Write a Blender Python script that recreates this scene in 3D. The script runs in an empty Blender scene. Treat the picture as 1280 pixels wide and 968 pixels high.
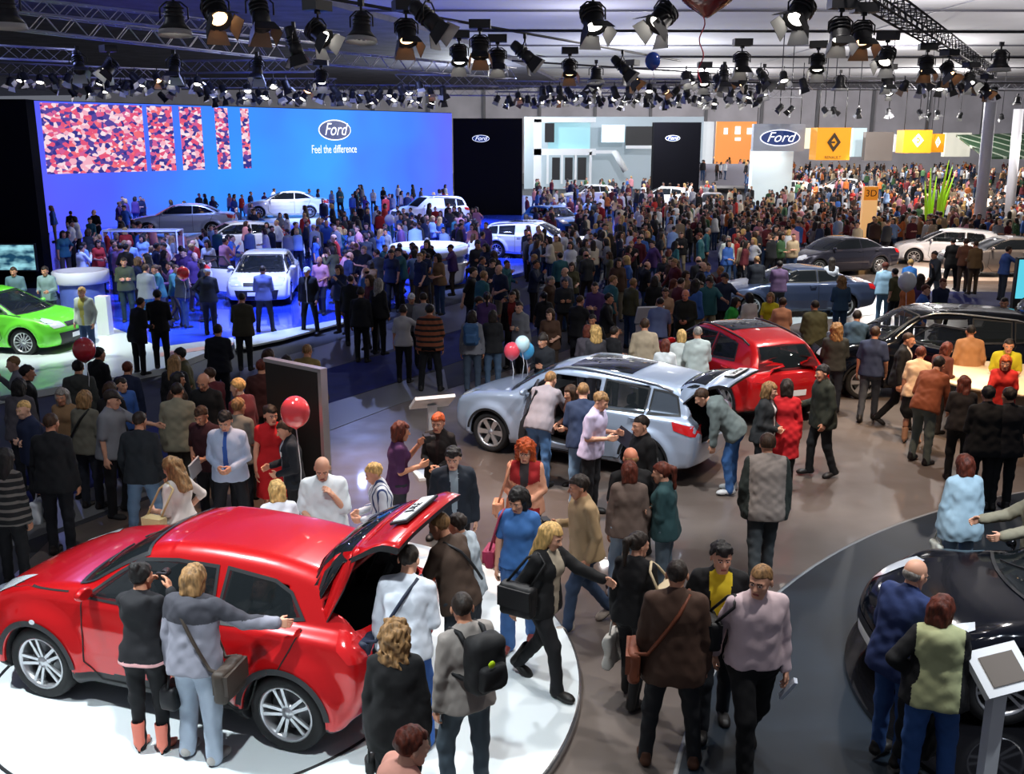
import bpy, bmesh, math, random
import numpy as np
from mathutils import Vector, Matrix, Euler
random.seed(7); rng = np.random.RandomState(7)
scene = bpy.context.scene
COL = scene.collection
PI = math.pi
# ------------------------------------------------------------------ camera model (frame 1280 x 968)
F_PX, HORIZON, CAM_Z = 1250.0, 172.0, 5.05
TILT = math.atan((484 - HORIZON) / F_PX)
_ct, _st = math.cos(TILT), math.sin(TILT)
def ray(px, py):
    dx = (px - 640) / F_PX; dz = -(py - 484) / F_PX
    return dx, _ct + dz * _st, -_st + dz * _ct
def G(px, py, z=0.0):
    """the place at height z seen at a point of the photograph"""
    dx, dy, dz = ray(px, py); s = (z - CAM_Z) / dz
    return Vector((dx * s, dy * s, z))
def W(px, py, Y):
    """the place at depth Y seen at a point of the photograph"""
    dx, dy, dz = ray(px, py); s = Y / dy
    return Vector((dx * s, Y, CAM_Z + dz * s))
# ------------------------------------------------------------------ materials
_M = {}
def mat(name, col=(.8, .8, .8), rough=.5, metal=0., coat=0., emit=None, es=1., alpha=1., spec=None, trans=0., ior=1.45, sheen=0.):
    if name in _M: return _M[name]
    m = bpy.data.materials.new(name); m.use_nodes = True
    b = m.node_tree.nodes['Principled BSDF']
    b.inputs['Base Color'].default_value = (*col[:3], 1)
    b.inputs['Roughness'].default_value = rough
    b.inputs['Metallic'].default_value = metal
    b.inputs['Coat Weight'].default_value = coat
    b.inputs['Coat Roughness'].default_value = .04
    b.inputs['Alpha'].default_value = alpha
    b.inputs['IOR'].default_value = ior
    b.inputs['Transmission Weight'].default_value = trans
    b.inputs['Sheen Weight'].default_value = sheen
    if spec is not None: b.inputs['Specular IOR Level'].default_value = spec
    if emit:
        b.inputs['Emission Color'].default_value = (*emit[:3], 1); b.inputs['Emission Strength'].default_value = es
    m.diffuse_color = (*col[:3], 1)
    _M[name] = m
    return m
def lin(h):
    """sRGB hex to linear"""
    r = []
    for i in (0, 2, 4):
        c = int(h[i:i+2], 16) / 255
        r.append(c / 12.92 if c < .04045 else ((c + .055) / 1.055) ** 2.4)
    return tuple(r)
def hmat(h, rough=.8, **k):
    key = 'c_%s_%g_%s' % (h, rough, '_'.join('%s%s' % i for i in sorted(k.items())))
    if key not in _M and rough >= .8:
        m = mat(key, lin(h), rough, **k); noise_color(m, 7, .07, bump=.35, stretch=(1, 1, .6), detail=4, dist=.02); return m
    return mat('c_%s_%g_%s' % (h, rough, '_'.join('%s%s' % i for i in sorted(k.items()))), lin(h), rough, **k)
def noise_color(m, scale, amount=.25, vec='Object', detail=3, bump=0., stretch=(1, 1, 1), dist=.01):
    """vary the base colour of a material with noise"""
    nt = m.node_tree; b = nt.nodes['Principled BSDF']
    base = b.inputs['Base Color'].default_value[:]
    tc = nt.nodes.new('ShaderNodeTexCoord'); mp = nt.nodes.new('ShaderNodeMapping'); mp.inputs['Scale'].default_value = stretch
    n = nt.nodes.new('ShaderNodeTexNoise'); n.inputs['Scale'].default_value = scale; n.inputs['Detail'].default_value = detail
    r = nt.nodes.new('ShaderNodeValToRGB')
    r.color_ramp.elements[0].position = .3; r.color_ramp.elements[1].position = .7
    r.color_ramp.elements[0].color = tuple(max(0, c * (1 - amount)) for c in base[:3]) + (1,)
    r.color_ramp.elements[1].color = tuple(min(1, c * (1 + amount)) for c in base[:3]) + (1,)
    nt.links.new(tc.outputs[vec], mp.inputs[0]); nt.links.new(mp.outputs[0], n.inputs['Vector']); nt.links.new(n.outputs[0], r.inputs[0]); nt.links.new(r.outputs[0], b.inputs['Base Color'])
    if bump:
        bp = nt.nodes.new('ShaderNodeBump'); bp.inputs['Strength'].default_value = bump; bp.inputs['Distance'].default_value = dist
        nt.links.new(n.outputs[0], bp.inputs['Height']); nt.links.new(bp.outputs[0], b.inputs['Normal'])
    return m
def stripes(name, c1, c2, period=.06, axis='Z', duty=.5, rough=.8):
    if name in _M: return _M[name]
    m = mat(name, c1, rough); nt = m.node_tree; b = nt.nodes['Principled BSDF']
    tc = nt.nodes.new('ShaderNodeTexCoord'); sp = nt.nodes.new('ShaderNodeSeparateXYZ')
    md = nt.nodes.new('ShaderNodeMath'); md.operation = 'MULTIPLY'; md.inputs[1].default_value = 1 / period
    fr = nt.nodes.new('ShaderNodeMath'); fr.operation = 'FRACT'
    gt = nt.nodes.new('ShaderNodeMath'); gt.operation = 'GREATER_THAN'; gt.inputs[1].default_value = duty
    mx = nt.nodes.new('ShaderNodeMix'); mx.data_type = 'RGBA'
    mx.inputs[6].default_value = (*c1, 1); mx.inputs[7].default_value = (*c2, 1)
    nt.links.new(tc.outputs['Object'], sp.inputs[0]); nt.links.new(sp.outputs[axis], md.inputs[0])
    nt.links.new(md.outputs[0], fr.inputs[0]); nt.links.new(fr.outputs[0], gt.inputs[0]); nt.links.new(gt.outputs[0], mx.inputs[0])
    nt.links.new(mx.outputs[2], b.inputs['Base Color'])
    return m
# ------------------------------------------------------------------ objects
def tag(o, label=None, cat=None, group=None, kind=None):
    if label: o['label'] = label
    if cat: o['category'] = cat
    if group: o['group'] = group
    if kind: o['kind'] = kind
    return o
def empty(name, loc=(0, 0, 0), rz=0.):
    o = bpy.data.objects.new(name, None); COL.objects.link(o); o.location = loc; o.rotation_euler = (0, 0, rz)
    o.empty_display_size = .2
    return o
def thing(name, label, cat, loc=(0, 0, 0), rz=0., group=None):
    return tag(empty(name, loc, rz), label, cat, group)
def link(name, me, parent=None, loc=None, rot=None, sc=None):
    o = bpy.data.objects.new(name, me); COL.objects.link(o)
    if parent: o.parent = parent
    if loc is not None: o.location = loc
    if rot is not None: o.rotation_euler = rot
    if sc is not None: o.scale = sc
    return o
def np_mesh(name, V, Q, mats, mi=None, smooth=True):
    """V (n,3), Q list of arrays (m,3) or (m,4)"""
    me = bpy.data.meshes.new(name)
    if not isinstance(Q, (list, tuple)): Q = [Q]
    Q = [np.asarray(q, np.int32) for q in Q if len(q)]
    V = np.asarray(V, np.float32)
    me.vertices.add(len(V)); me.vertices.foreach_set('co', V.ravel())
    nf = sum(len(q) for q in Q); tot = np.concatenate([np.full(len(q), q.shape[1], np.int32) for q in Q]) if Q else np.zeros(0, np.int32)
    st = np.concatenate([[0], np.cumsum(tot)[:-1]]).astype(np.int32) if nf else tot
    me.loops.add(int(tot.sum())); me.loops.foreach_set('vertex_index', np.concatenate([q.ravel() for q in Q]) if Q else [])
    me.polygons.add(nf); me.polygons.foreach_set('loop_start', st); me.polygons.foreach_set('loop_total', tot)
    for m in (mats if isinstance(mats, (list, tuple)) else [mats]): me.materials.append(m)
    if mi is not None: me.polygons.foreach_set('material_index', np.asarray(mi, np.int32))
    if smooth: me.polygons.foreach_set('use_smooth', np.ones(nf, bool))
    me.update(calc_edges=True); me.validate()
    return me
class MB:
    """collects shapes for ONE mesh object"""
    def __init__(s): s.v = []; s.f = []; s.m = []; s.cur = 0; s.sm = []
    def add(s, vs, fs, smooth=False):
        n = len(s.v); s.v += [tuple(p) for p in vs]
        for f in fs: s.f.append([i + n for i in f]); s.m.append(s.cur); s.sm.append(smooth)
        return s
    def box(s, c, d, M=None, taper=1.):
        x, y, z = d[0] / 2, d[1] / 2, d[2] / 2
        vs = [Vector((sx * x * (taper if sz > 0 else 1), sy * y * (taper if sz > 0 else 1), sz * z)) for sz in (-1, 1) for sy in (-1, 1) for sx in (-1, 1)]
        if M is not None: vs = [M @ v for v in vs]
        vs = [v + Vector(c) for v in vs]
        return s.add(vs, [(0, 2, 3, 1), (4, 5, 7, 6), (0, 1, 5, 4), (2, 6, 7, 3), (0, 4, 6, 2), (1, 3, 7, 5)])
    def tube(s, pts, r, n=8, cap=True, close=False, rr=None):
        pts = [Vector(p) for p in pts]; N = len(pts); vs = []; up = None
        for i, p in enumerate(pts):
            a = pts[(i - 1) % N] if (i > 0 or close) else p; b = pts[(i + 1) % N] if (i < N - 1 or close) else p
            t = (b - a).normalized()
            if up is None: up = Vector((0, 0, 1)) if abs(t.z) < .9 else Vector((1, 0, 0))
            u = (up - t * up.dot(t)).normalized(); w = t.cross(u); up = u
            R = rr[i] if rr else r
            for k in range(n):
                a_ = 2 * PI * k / n; vs.append(p + (u * math.cos(a_) + w * math.sin(a_)) * R)
        fs = []
        for i in range(N if close else N - 1):
            j = (i + 1) % N
            for k in range(n): fs.append((i * n + k, i * n + (k + 1) % n, j * n + (k + 1) % n, j * n + k))
        if cap and not close: fs += [tuple(range(n))[::-1], tuple((N - 1) * n + k for k in range(n))]
        return s.add(vs, fs, True)
    def lathe(s, prof, n=24, M=None, a0=0., a1=2 * PI):
        """prof: (r, z) pairs turned about z"""
        full = abs(a1 - a0 - 2 * PI) < 1e-6; K = n if full else n + 1; vs = []
        for r, z in prof:
            for k in range(K):
                a = a0 + (a1 - a0) * k / n; vs.append(Vector((r * math.cos(a), r * math.sin(a), z)))
        if M is not None: vs = [M @ v for v in vs]
        fs = []
        for i in range(len(prof) - 1):
            for k in range(n):
                k2 = (k + 1) % K; fs.append((i * K + k, i * K + k2, (i + 1) * K + k2, (i + 1) * K + k))
        return s.add(vs, fs, True)
    def prism(s, poly, t0, t1, M=None, smooth=False):
        """outline in xy, extruded in z between t0 and t1"""
        n = len(poly); vs = [Vector((x, y, t0)) for x, y in poly] + [Vector((x, y, t1)) for x, y in poly]
        if M is not None: vs = [M @ v for v in vs]
        fs = [tuple(range(n))[::-1], tuple(range(n, 2 * n))] + [(i, (i + 1) % n, n + (i + 1) % n, n + i) for i in range(n)]
        return s.add(vs, fs, smooth)
    def mesh(s, name, mats):
        me = bpy.data.meshes.new(name); me.from_pydata(s.v, [], s.f)
        for m in (mats if isinstance(mats, (list, tuple)) else [mats]): me.materials.append(m)
        me.polygons.foreach_set('material_index', s.m); me.polygons.foreach_set('use_smooth', s.sm); me.update()
        return me
    def build(s, name, mats, parent=None, **k): return link(name, s.mesh(name, mats), parent, **k)
def R3(rx=0, ry=0, rz=0): return Euler((rx, ry, rz)).to_matrix().to_4x4()
def T(x, y, z): return Matrix.Translation((x, y, z))
def copy_tree(o, parent=None):
    c = o.copy(); COL.objects.link(c)
    if parent: c.parent = parent
    for ch in o.children: copy_tree(ch, c)
    return c
def text_mesh(name, body, size, extrude, m, parent=None, loc=(0, 0, 0), rot=(0, 0, 0), shear=0., align='CENTER', sc=(1, 1, 1)):
    cu = bpy.data.curves.new(name, 'FONT'); cu.body = body; cu.size = size; cu.extrude = extrude; cu.align_x = align; cu.align_y = 'CENTER'; cu.shear = shear
    cu.materials.append(m)
    o = bpy.data.objects.new(name, cu); COL.objects.link(o)
    if parent: o.parent = parent
    bpy.context.view_layer.update(); me = bpy.data.meshes.new_from_object(o); me.name = name; bpy.data.objects.remove(o); bpy.data.curves.remove(cu)
    o = link(name, me, parent, loc=loc, rot=rot, sc=sc)
    return o
# ------------------------------------------------------------------ distance-field meshing
class Field:
    def __init__(s, lo, hi, v):
        s.lo = np.array(lo, float); s.v = v
        s.n = np.ceil((np.array(hi, float) - s.lo) / v).astype(int) + 1
        s.ax = [(s.lo[i] + np.arange(s.n[i]) * v).astype(np.float32) for i in range(3)]
        s.D = np.full(tuple(s.n), 9., np.float32)
    def box(s, pts, pad):
        pts = np.array(pts, float); a = np.floor((pts.min(0) - pad - s.lo) / s.v).astype(int); b = np.ceil((pts.max(0) + pad - s.lo) / s.v).astype(int) + 1
        a = np.clip(a, 0, s.n); b = np.clip(b, 0, s.n)
        return tuple(slice(int(i), int(j)) for i, j in zip(a, b))
    def xyz(s, sl):
        return (s.ax[0][sl[0]][:, None, None], s.ax[1][sl[1]][None, :, None], s.ax[2][sl[2]][None, None, :])
    def put(s, sl, d, k=0., sub=False):
        A = s.D[sl]
        if sub:
            A = -A
        if k > 0:
            h = np.maximum(k - np.abs(A - d), 0) / k; r = np.minimum(A, d) - h * h * k * .25
        else: r = np.minimum(A, d)
        s.D[sl] = -r if sub else r
    def cone(s, a, b, r1, r2=None, k=.03, u=None, w1=0., w2=None, sub=False):
        r2 = r1 if r2 is None else r2; w2 = w1 if w2 is None else w2
        sl = s.box([a, b], max(r1, r2) + max(w1, w2) + k + 2 * s.v)
        if min(x.stop - x.start for x in sl) <= 0: return s
        X, Y, Z = s.xyz(sl); a = np.array(a, float); d = np.array(b, float) - a; L = float(d @ d) + 1e-9
        px, py, pz = X - a[0], Y - a[1], Z - a[2]
        t = np.clip((px * d[0] + py * d[1] + pz * d[2]) / L, 0, 1).astype(np.float32)
        qx, qy, qz = px - t * d[0], py - t * d[1], pz - t * d[2]
        if u is not None:
            l = qx * u[0] + qy * u[1] + qz * u[2]; w = w1 + (w2 - w1) * t; l = np.clip(l, -w, w)
            qx, qy, qz = qx - l * u[0], qy - l * u[1], qz - l * u[2]
        s.put(sl, np.sqrt(qx * qx + qy * qy + qz * qz) - (r1 + (r2 - r1) * t), k, sub)
        return s
    def ell(s, c, r, k=.03, R=None, sub=False):
        m = max(r); sl = s.box([c, c], m + k + 2 * s.v)
        if min(x.stop - x.start for x in sl) <= 0: return s
        X, Y, Z = s.xyz(sl); x, y, z = X - c[0], Y - c[1], Z - c[2]
        if R is not None:
            x, y, z = [R[0][i] * x + R[1][i] * y + R[2][i] * z for i in range(3)]
        k0 = np.sqrt((x / r[0]) ** 2 + (y / r[1]) ** 2 + (z / r[2]) ** 2); k1 = np.sqrt((x / r[0] ** 2) ** 2 + (y / r[1] ** 2) ** 2 + (z / r[2] ** 2) ** 2) + 1e-6
        s.put(sl, k0 * (k0 - 1) / k1, k, sub)
        return s
    def clip(s, n, d):
        """keep the side where n.p <= d"""
        X, Y, Z = s.xyz((slice(None),) * 3); s.D = np.maximum(s.D, n[0] * X + n[1] * Y + n[2] * Z - d); return s
    def noise(s, amp, freq=30., seed=0):
        r = np.random.RandomState(seed); X, Y, Z = s.xyz((slice(None),) * 3); o = 0
        for i in range(3):
            f = r.uniform(.5, 1.3, 3) * freq * np.where(r.rand(3) < .5, -1, 1); o = o + np.sin(X * f[0] + r.rand() * 6 + 1.5 * np.sin(Y * f[1] * .6)) * np.sin(Z * f[2] + Y * f[1] + r.rand() * 6)
        s.D = s.D + (amp / 1.7) * o; return s
    def mesh(s):
        D = s.D; S = D < 0
        c = S[:-1, :-1, :-1].astype(np.int8)
        cnt = np.zeros(tuple(s.n - 1), np.int8)
        for i in (0, 1):
            for j in (0, 1):
                for k in (0, 1): cnt += S[i:i + s.n[0] - 1, j:j + s.n[1] - 1, k:k + s.n[2] - 1]
        act = (cnt > 0) & (cnt < 8); idx = np.argwhere(act)
        if len(idx) == 0: return np.zeros((0, 3)), np.zeros((0, 4), int)
        vid = np.full(act.shape, -1, np.int32); vid[act] = np.arange(len(idx))
        acc = np.zeros((len(idx), 3)); num = np.zeros(len(idx))
        I, J, K = idx.T; E8 = {}
        for i in (0, 1):
            for j in (0, 1):
                for k in (0, 1): E8[(i, j, k)] = D[I + i, J + j, K + k]
        for a in list(E8):
            for ax in range(3):
                if a[ax] == 0:
                    b = list(a); b[ax] = 1; b = tuple(b); va, vb = E8[a], E8[b]; m = (va < 0) != (vb < 0)
                    t = np.where(m, va / np.where(m, va - vb, 1), 0)
                    p = np.array(a, float)[None, :].repeat(len(idx), 0); p[:, ax] = t
                    acc += p * m[:, None]; num += m
        V = s.lo + (idx + acc / num[:, None]) * s.v
        Q = []
        for ax in range(3):
            o1, o2 = [(1, 2), (2, 0), (0, 1)][ax]
            sl0 = [slice(None)] * 3; sl1 = [slice(None)] * 3; sl0[ax] = slice(0, -1); sl1[ax] = slice(1, None)
            A = S[tuple(sl0)]; B = S[tuple(sl1)]; e = np.argwhere(A != B)
            ok = (e[:, o1] > 0) & (e[:, o2] > 0) & (e[:, o1] < s.n[o1] - 1) & (e[:, o2] < s.n[o2] - 1); e = e[ok]
            if not len(e): continue
            fl = A[tuple(e.T)]
            d1 = np.zeros(3, int); d1[o1] = 1; d2 = np.zeros(3, int); d2[o2] = 1
            q = np.stack([vid[tuple((e - d1 - d2).T)], vid[tuple((e - d2).T)], vid[tuple(e.T)], vid[tuple((e - d1).T)]], 1)
            q[~fl] = q[~fl][:, ::-1]; Q.append(q)
        return V, np.concatenate(Q)
def xf(V, M):
    """apply a 4x4 mathutils matrix to an array of points"""
    A = np.array(M); return V @ A[:3, :3].T + A[:3, 3]
def join(parts):
    """parts: (V, Q, mi array) -> one"""
    Vs, Qs, ms, n = [], [], [], 0
    for V, Q, m in parts:
        Vs.append(V); Qs.append(np.asarray(Q) + n); ms.append(np.full(len(Q), m) if np.isscalar(m) else m); n += len(V)
    return np.concatenate(Vs), np.concatenate(Qs), np.concatenate(ms)
# ------------------------------------------------------------------ people
def head_parts(v):
    """a head round the origin (chin to crown .235 m), looking along -Y; 0 skin 1 eye white 2 iris/brow 3 lips"""
    f = Field((-.1, -.14, -.16), (.1, .12, .13), v)
    f.ell((0, .012, .03), (.077, .096, .089), .01)
    f.ell((0, -.028, -.035), (.062, .066, .082), .03)
    f.cone((-.022, -.062, -.098), (.022, -.062, -.098), .022, k=.03)
    f.ell((0, -.075, .018), (.055, .02, .016), .02)
    f.cone((0, -.088, .008), (0, -.112, -.028), .008, .0135, k=.012)
    f.cone((-.012, -.098, -.032), (.012, -.098, -.032), .009, k=.01)
    for s in (-1, 1):
        f.ell((s * .038, -.07, -.02), (.022, .02, .02), .02)
        f.ell((s * .03, -.096, .006), (.015, .012, .011), .008, sub=True)
        f.ell((s * .03, -.081, .004), (.0135, .0125, .0125), .002)
        f.ell((s * .08, .012, -.008), (.01, .019, .031), .006)
    f.cone((-.02, -.094, -.061), (.02, -.094, -.061), .006, k=.01); f.cone((-.016, -.092, -.071), (.016, -.092, -.071), .007, k=.008)
    f.cone((-.018, -.1, -.066), (.018, -.1, -.066), .0022, k=.002, sub=True)
    V, Q = f.mesh(); c = V[Q].mean(1); mi = np.zeros(len(Q), int)
    ax = np.abs(c[:, 0]) - .03
    e = (ax / .0135) ** 2 + ((c[:, 2] - .004) / .0075) ** 2; fr = c[:, 1] < -.07
    mi[(e < 1) & fr] = 1; mi[((ax / .0065) ** 2 + ((c[:, 2] - .004) / .007) ** 2 < 1) & fr] = 2
    mi[(np.abs(ax) < .019) & (np.abs(c[:, 2] - .026 + .25 * np.abs(ax)) < .0045) & fr] = 2
    mi[(np.abs(c[:, 0]) < .023) & (np.abs(c[:, 2] + .066) < .0095) & (c[:, 1] < -.088)] = 3
    return V, Q, mi
def hand_parts(v, curl):
    """a left hand, wrist at origin, fingers to -Z, palm facing +... inwards (-X), thumb forward (-Y)"""
    f = Field((-.09, -.09, -.22), (.06, .07, .04), v)
    f.cone((0, 0, .03), (0, 0, -.02), .024, .025, k=.01)
    f.cone((0, 0, -.03), (0, 0, -.085), .014, .014, k=.015, u=(0, 1, 0), w1=.02, w2=.03)
    for i, (y, l) in enumerate(((-.03, .07), (-.01, .078), (.01, .072), (.029, .056))):
        a = np.array((0, y, -.09)); c = curl * (1 + .12 * i)
        d1 = np.array((-math.sin(c * .5), 0, -math.cos(c * .5))); d2 = np.array((-math.sin(c * 1.3), 0, -math.cos(c * 1.3))); d3 = np.array((-math.sin(c * 2), 0, -math.cos(c * 2)))
        b = a + d1 * l * .45; e = b + d2 * l * .33; g = e + d3 * l * .25
        f.cone(a, b, .0098, .009, k=.004); f.cone(b, e, .009, .0082, k=.004); f.cone(e, g, .0082, .007, k=.004)
    f.cone((0, -.02, -.025), (-.02, -.05, -.06), .015, .011, k=.012); f.cone((-.02, -.05, -.06), (-.03, -.058, -.09), .0105, .0085, k=.004)
    V, Q = f.mesh(); return V, Q, 0
def shoe_parts(kind, v=.009):
    f = Field((-.08, -.25, -.005), (.08, .12, .3), v)
    if kind == 'heel':
        f.cone((0, .03, .1), (0, -.1, .035), .035, .032, k=.03); f.cone((0, -.1, .033), (0, -.16, .028), .034, .02, k=.03)
        f.cone((0, .045, .09), (0, .05, .005), .02, .009, k=.01); f.cone((0, .03, .1), (0, .02, .28), .045, .056, k=.03)
    else:
        f.cone((0, .04, .045), (0, -.13, .034), .04, .036, k=.03, u=(1, 0, 0), w1=.004, w2=.014); f.cone((0, -.1, .034), (0, -.165, .03), .035, .026, k=.03, u=(1, 0, 0), w1=.012, w2=.01)
        f.cone((0, .03, .06), (0, .025, .11), .043, .04, k=.02)
        if kind == 'boot': f.cone((0, .03, .1), (0, .02, .27), .045, .055, k=.03)
    f.clip((0, 0, -1), -.003); f.D[:, :, 0] = 9.
    V, Q = f.mesh(); c = V[Q].mean(1)
    return V, Q, np.where(c[:, 2] < .022, 1, 0)
def hair_parts(style, v=.008, seed=3):
    f = Field((-.16, -.2, -.42), (.16, .24, .24), v)
    def cap_(r=.0):
        f.ell((0, .014, .034), (.082 + r, .101 + r, .093 + r), .01)
    def face_cut(lo=-.06, back=-.02, top=.055):
        X, Y, Z = f.xyz((slice(None),) * 3)
        # remove below the hairline: forehead in front, ears at the side, nape behind
        line = np.where(Y < -.03, top, np.where(Y < .03, top + (lo + .03 - top) * (Y + .03) / .06, lo)); line = line + 0 * X
        f.D = np.maximum(f.D, line - Z)
    am, fr = .007, 75
    if style in ('short', 'crop', 'quiff'):
        cap_({'short': .004, 'crop': -.002, 'quiff': .008}[style])
        if style == 'quiff': f.cone((-.04, -.07, .1), (.04, -.06, .105), .028, k=.03)
        face_cut(-.055); am = {'short': .006, 'crop': .002, 'quiff': .009}[style]
    elif style == 'bald':
        f.ell((0, .016, -.005), (.078, .096, .06), .01); face_cut(-.055, top=.2)
        f.clip((0, 0, 1), .03); f.clip((0, -1, 0), .02); am = .001
    elif style == 'bob':
        cap_(.01); f.cone((-.05, .03, .0), (-.05, .03, -.1), .04, .036, k=.03, u=(0, 1, 0), w1=.03); f.cone((.05, .03, 0), (.05, .03, -.1), .04, .036, k=.03, u=(0, 1, 0), w1=.03)
        f.cone((0, .075, .02), (0, .07, -.1), .045, .04, k=.03, u=(1, 0, 0), w1=.04)
        X, Y, Z = f.xyz((slice(None),) * 3); f.D = np.maximum(f.D, np.minimum(-.045 - Y + 0 * X, .055 - Z) + 0 * X); am = .006
    elif style in ('long', 'wavy', 'curly'):
        q = 1.25 if style == 'curly' else 1.; e = .27 if style != 'curly' else .17
        cap_(.01 if style != 'curly' else .035)
        for s in (-1, 1): f.cone((s * .06, .03, .02), (s * .07 * q, .04, -e), .036 * q, .032, k=.03, u=(0, 1, 0), w1=.03)
        f.cone((0, .08, .03), (0, .085, -e - .02), .042 * q, .034, k=.03, u=(1, 0, 0), w1=.05)
        X, Y, Z = f.xyz((slice(None),) * 3); f.D = np.maximum(f.D, np.minimum(-.04 - Y + 0 * X, .06 - Z) + 0 * X)
        am = {'long': .004, 'wavy': .009, 'curly': .016}[style]; fr = {'long': 60, 'wavy': 55, 'curly': 75}[style]
    elif style in ('pony', 'bun'):
        cap_(.006); face_cut(-.06)
        if style == 'bun': f.ell((0, .09, .1), (.045, .045, .045), .02)
        else: f.cone((0, .11, .06), (0, .15, .03), .03, .035, k=.02); f.cone((0, .15, .03), (0, .13, -.2), .036, .018, k=.02)
        am = .004
    elif style == 'hat':
        cap_(.01); face_cut(-.03, top=.04); am = .0
        f.cone((0, -.09, .05), (0, -.14, .04), .008, k=.01, u=(1, 0, 0), w1=.05, w2=.04)
    elif style == 'beanie':
        cap_(.012); face_cut(-.03, top=.035); f.ell((0, .03, .13), (.05, .05, .03), .03); am = .002
    elif style == 'santa':
        cap_(.01); face_cut(-.0, top=.05); f.cone((0, .02, .1), (.05, .08, .2), .06, .02, k=.04); f.ell((.055, .09, .21), (.032, .032, .032), .005); am = 0
    if am: f.noise(am, fr, seed)
    V, Q = f.mesh(); mi = np.zeros(len(Q), int)
    if style == 'santa':
        c = V[Q].mean(1); mi[(c[:, 2] < .085) | (((c - (.055, .09, .21)) ** 2).sum(1) < .038 ** 2)] = 1
    return V, Q, mi
_TP = {}
def tpl(fn, *a):
    k = (fn.__name__,) + a
    if k not in _TP: _TP[k] = fn(*a)
    return _TP[k]
ARMS = dict(
    down=((.2, .02, -1), (.06, .18, -1)), loose=((.24, -.1, -1), (.0, .45, -.88)), pocket=((.34, -.2, -1), (-.2, .38, -.9)),
    cross=((.16, .1, -1), (-.85, .5, .12)), front=((.18, .1, -1), (-.32, .92, -.05)), hold=((.14, .05, -1), (-.2, .95, .25)),
    phone=((.22, .55, -.7), (-.42, .5, .85)), reach=((.15, .85, -.45), (.05, .98, -.1)), reachdown=((.12, .6, -.8), (-.05, .7, -.7)),
    hip=((.62, -.25, -.8), (-.6, .45, -.55)), swf=((.18, .42, -.92), (.0, .75, -.68)), swb=((.22, -.42, -.9), (.06, -.12, -1)),
    mouth=((.16, .35, -.9), (-.5, .35, .92)), up=((.5, .2, .7), (-.25, .3, .95)), side=((.75, .35, -.5), (.75, .5, -.15)),
    clasp=((.2, .02, -1), (-.55, .75, -.25)), back=((.25, -.35, -1), (-.5, -.25, -.75)), point=((.3, .75, -.3), (.2, .95, .1)))
LEGS = dict(  # (out, fwd, up) thigh, shin for right and left
    stand=(((.04, .02, -1), (.0, -.03, -1)), ((.04, .02, -1), (.0, -.03, -1))),
    wide=(((.16, .02, -1), (.08, -.03, -1)), ((.16, .02, -1), (.08, -.03, -1))),
    relax=(((.06, .0, -1), (.0, -.03, -1)), ((.12, .24, -1), (.04, -.16, -1))),
    relax2=(((.12, .24, -1), (.04, -.16, -1)), ((.06, .0, -1), (.0, -.03, -1))),
    walk=(((.0, .42, -.92), (.0, .12, -1)), ((.0, -.12, -1), (.0, -.62, -.8))),
    walk2=(((.0, -.12, -1), (.0, -.62, -.8)), ((.0, .42, -.92), (.0, .12, -1))),
    step=(((.0, .25, -.97), (.0, .02, -1)), ((.02, -.12, -1), (.0, -.32, -.95))),
    step2=(((.02, -.12, -1), (.0, -.32, -.95)), ((.0, .25, -.97), (.0, .02, -1))))
def nrm(a): a = np.array(a, float); return a / np.linalg.norm(a)
def skeleton(h, lean=4., arms=('down', 'down'), legs='stand', hy=0., hp=8., fem=False, slouch=0.):
    s = h / 1.75; J = {}
    cl, sl = math.cos(math.radians(lean)), math.sin(math.radians(lean))
    def tor(x, fwd, up):  # torso-frame vector to local (forward = -Y)
        return np.array((x, -(fwd * cl + up * sl), up * cl - fwd * sl))
    sw = (.15 if fem else .172) * s; hw = (.092 if fem else .088) * s
    J['pel'] = np.array((0., 0., .93 * s)); J['waist'] = J['pel'] + tor(0, 0, .17 * s); J['chest'] = J['pel'] + tor(0, -.01, .37 * s); J['neck'] = J['pel'] + tor(0, -.01, .52 * s)
    J['head'] = J['neck'] + tor(0, .035 * s, .155 * s) if lean < 30 else J['neck'] + tor(0, .06 * s, .14 * s)
    for i, sd in enumerate((-1, 1)):
        n = 'RL'[i]
        J['sh' + n] = J['pel'] + tor(sd * sw, -.01, .475 * s)
        ua, fa = ARMS[arms[i]]; ua = nrm(ua); fa = nrm(fa)
        J['el' + n] = J['sh' + n] + .285 * s * tor(sd * ua[0], ua[1], ua[2]) / 1.
        J['wr' + n] = J['el' + n] + .25 * s * tor(sd * fa[0], fa[1], fa[2])
        th, sh = LEGS[legs][i]; th = nrm(th); sh = nrm(sh)
        J['hip' + n] = J['pel'] + np.array((sd * hw, 0, 0))
        J['kn' + n] = J['hip' + n] + .43 * s * np.array((sd * th[0], -th[1], th[2]))
        J['an' + n] = J['kn' + n] + .415 * s * np.array((sd * sh[0], -sh[1], sh[2])); J['shin' + n] = np.array((sd * sh[0], -sh[1], sh[2]))
    dz = .085 * s - min(J['anR'][2], J['anL'][2])
    for k in J:
        if not k.startswith('shin'): J[k] = J[k] + (0, 0, dz)
    if lean > 25:
        J['shift'] = (J['head'] - J['pel'])[:2] * .35
    J['tor'] = tor; J['s'] = s; J['R'] = Matrix.Rotation(math.radians(hy), 3, 'Z') @ Matrix.Rotation(math.radians(lean * .5 + hp), 3, 'X')
    return J
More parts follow.
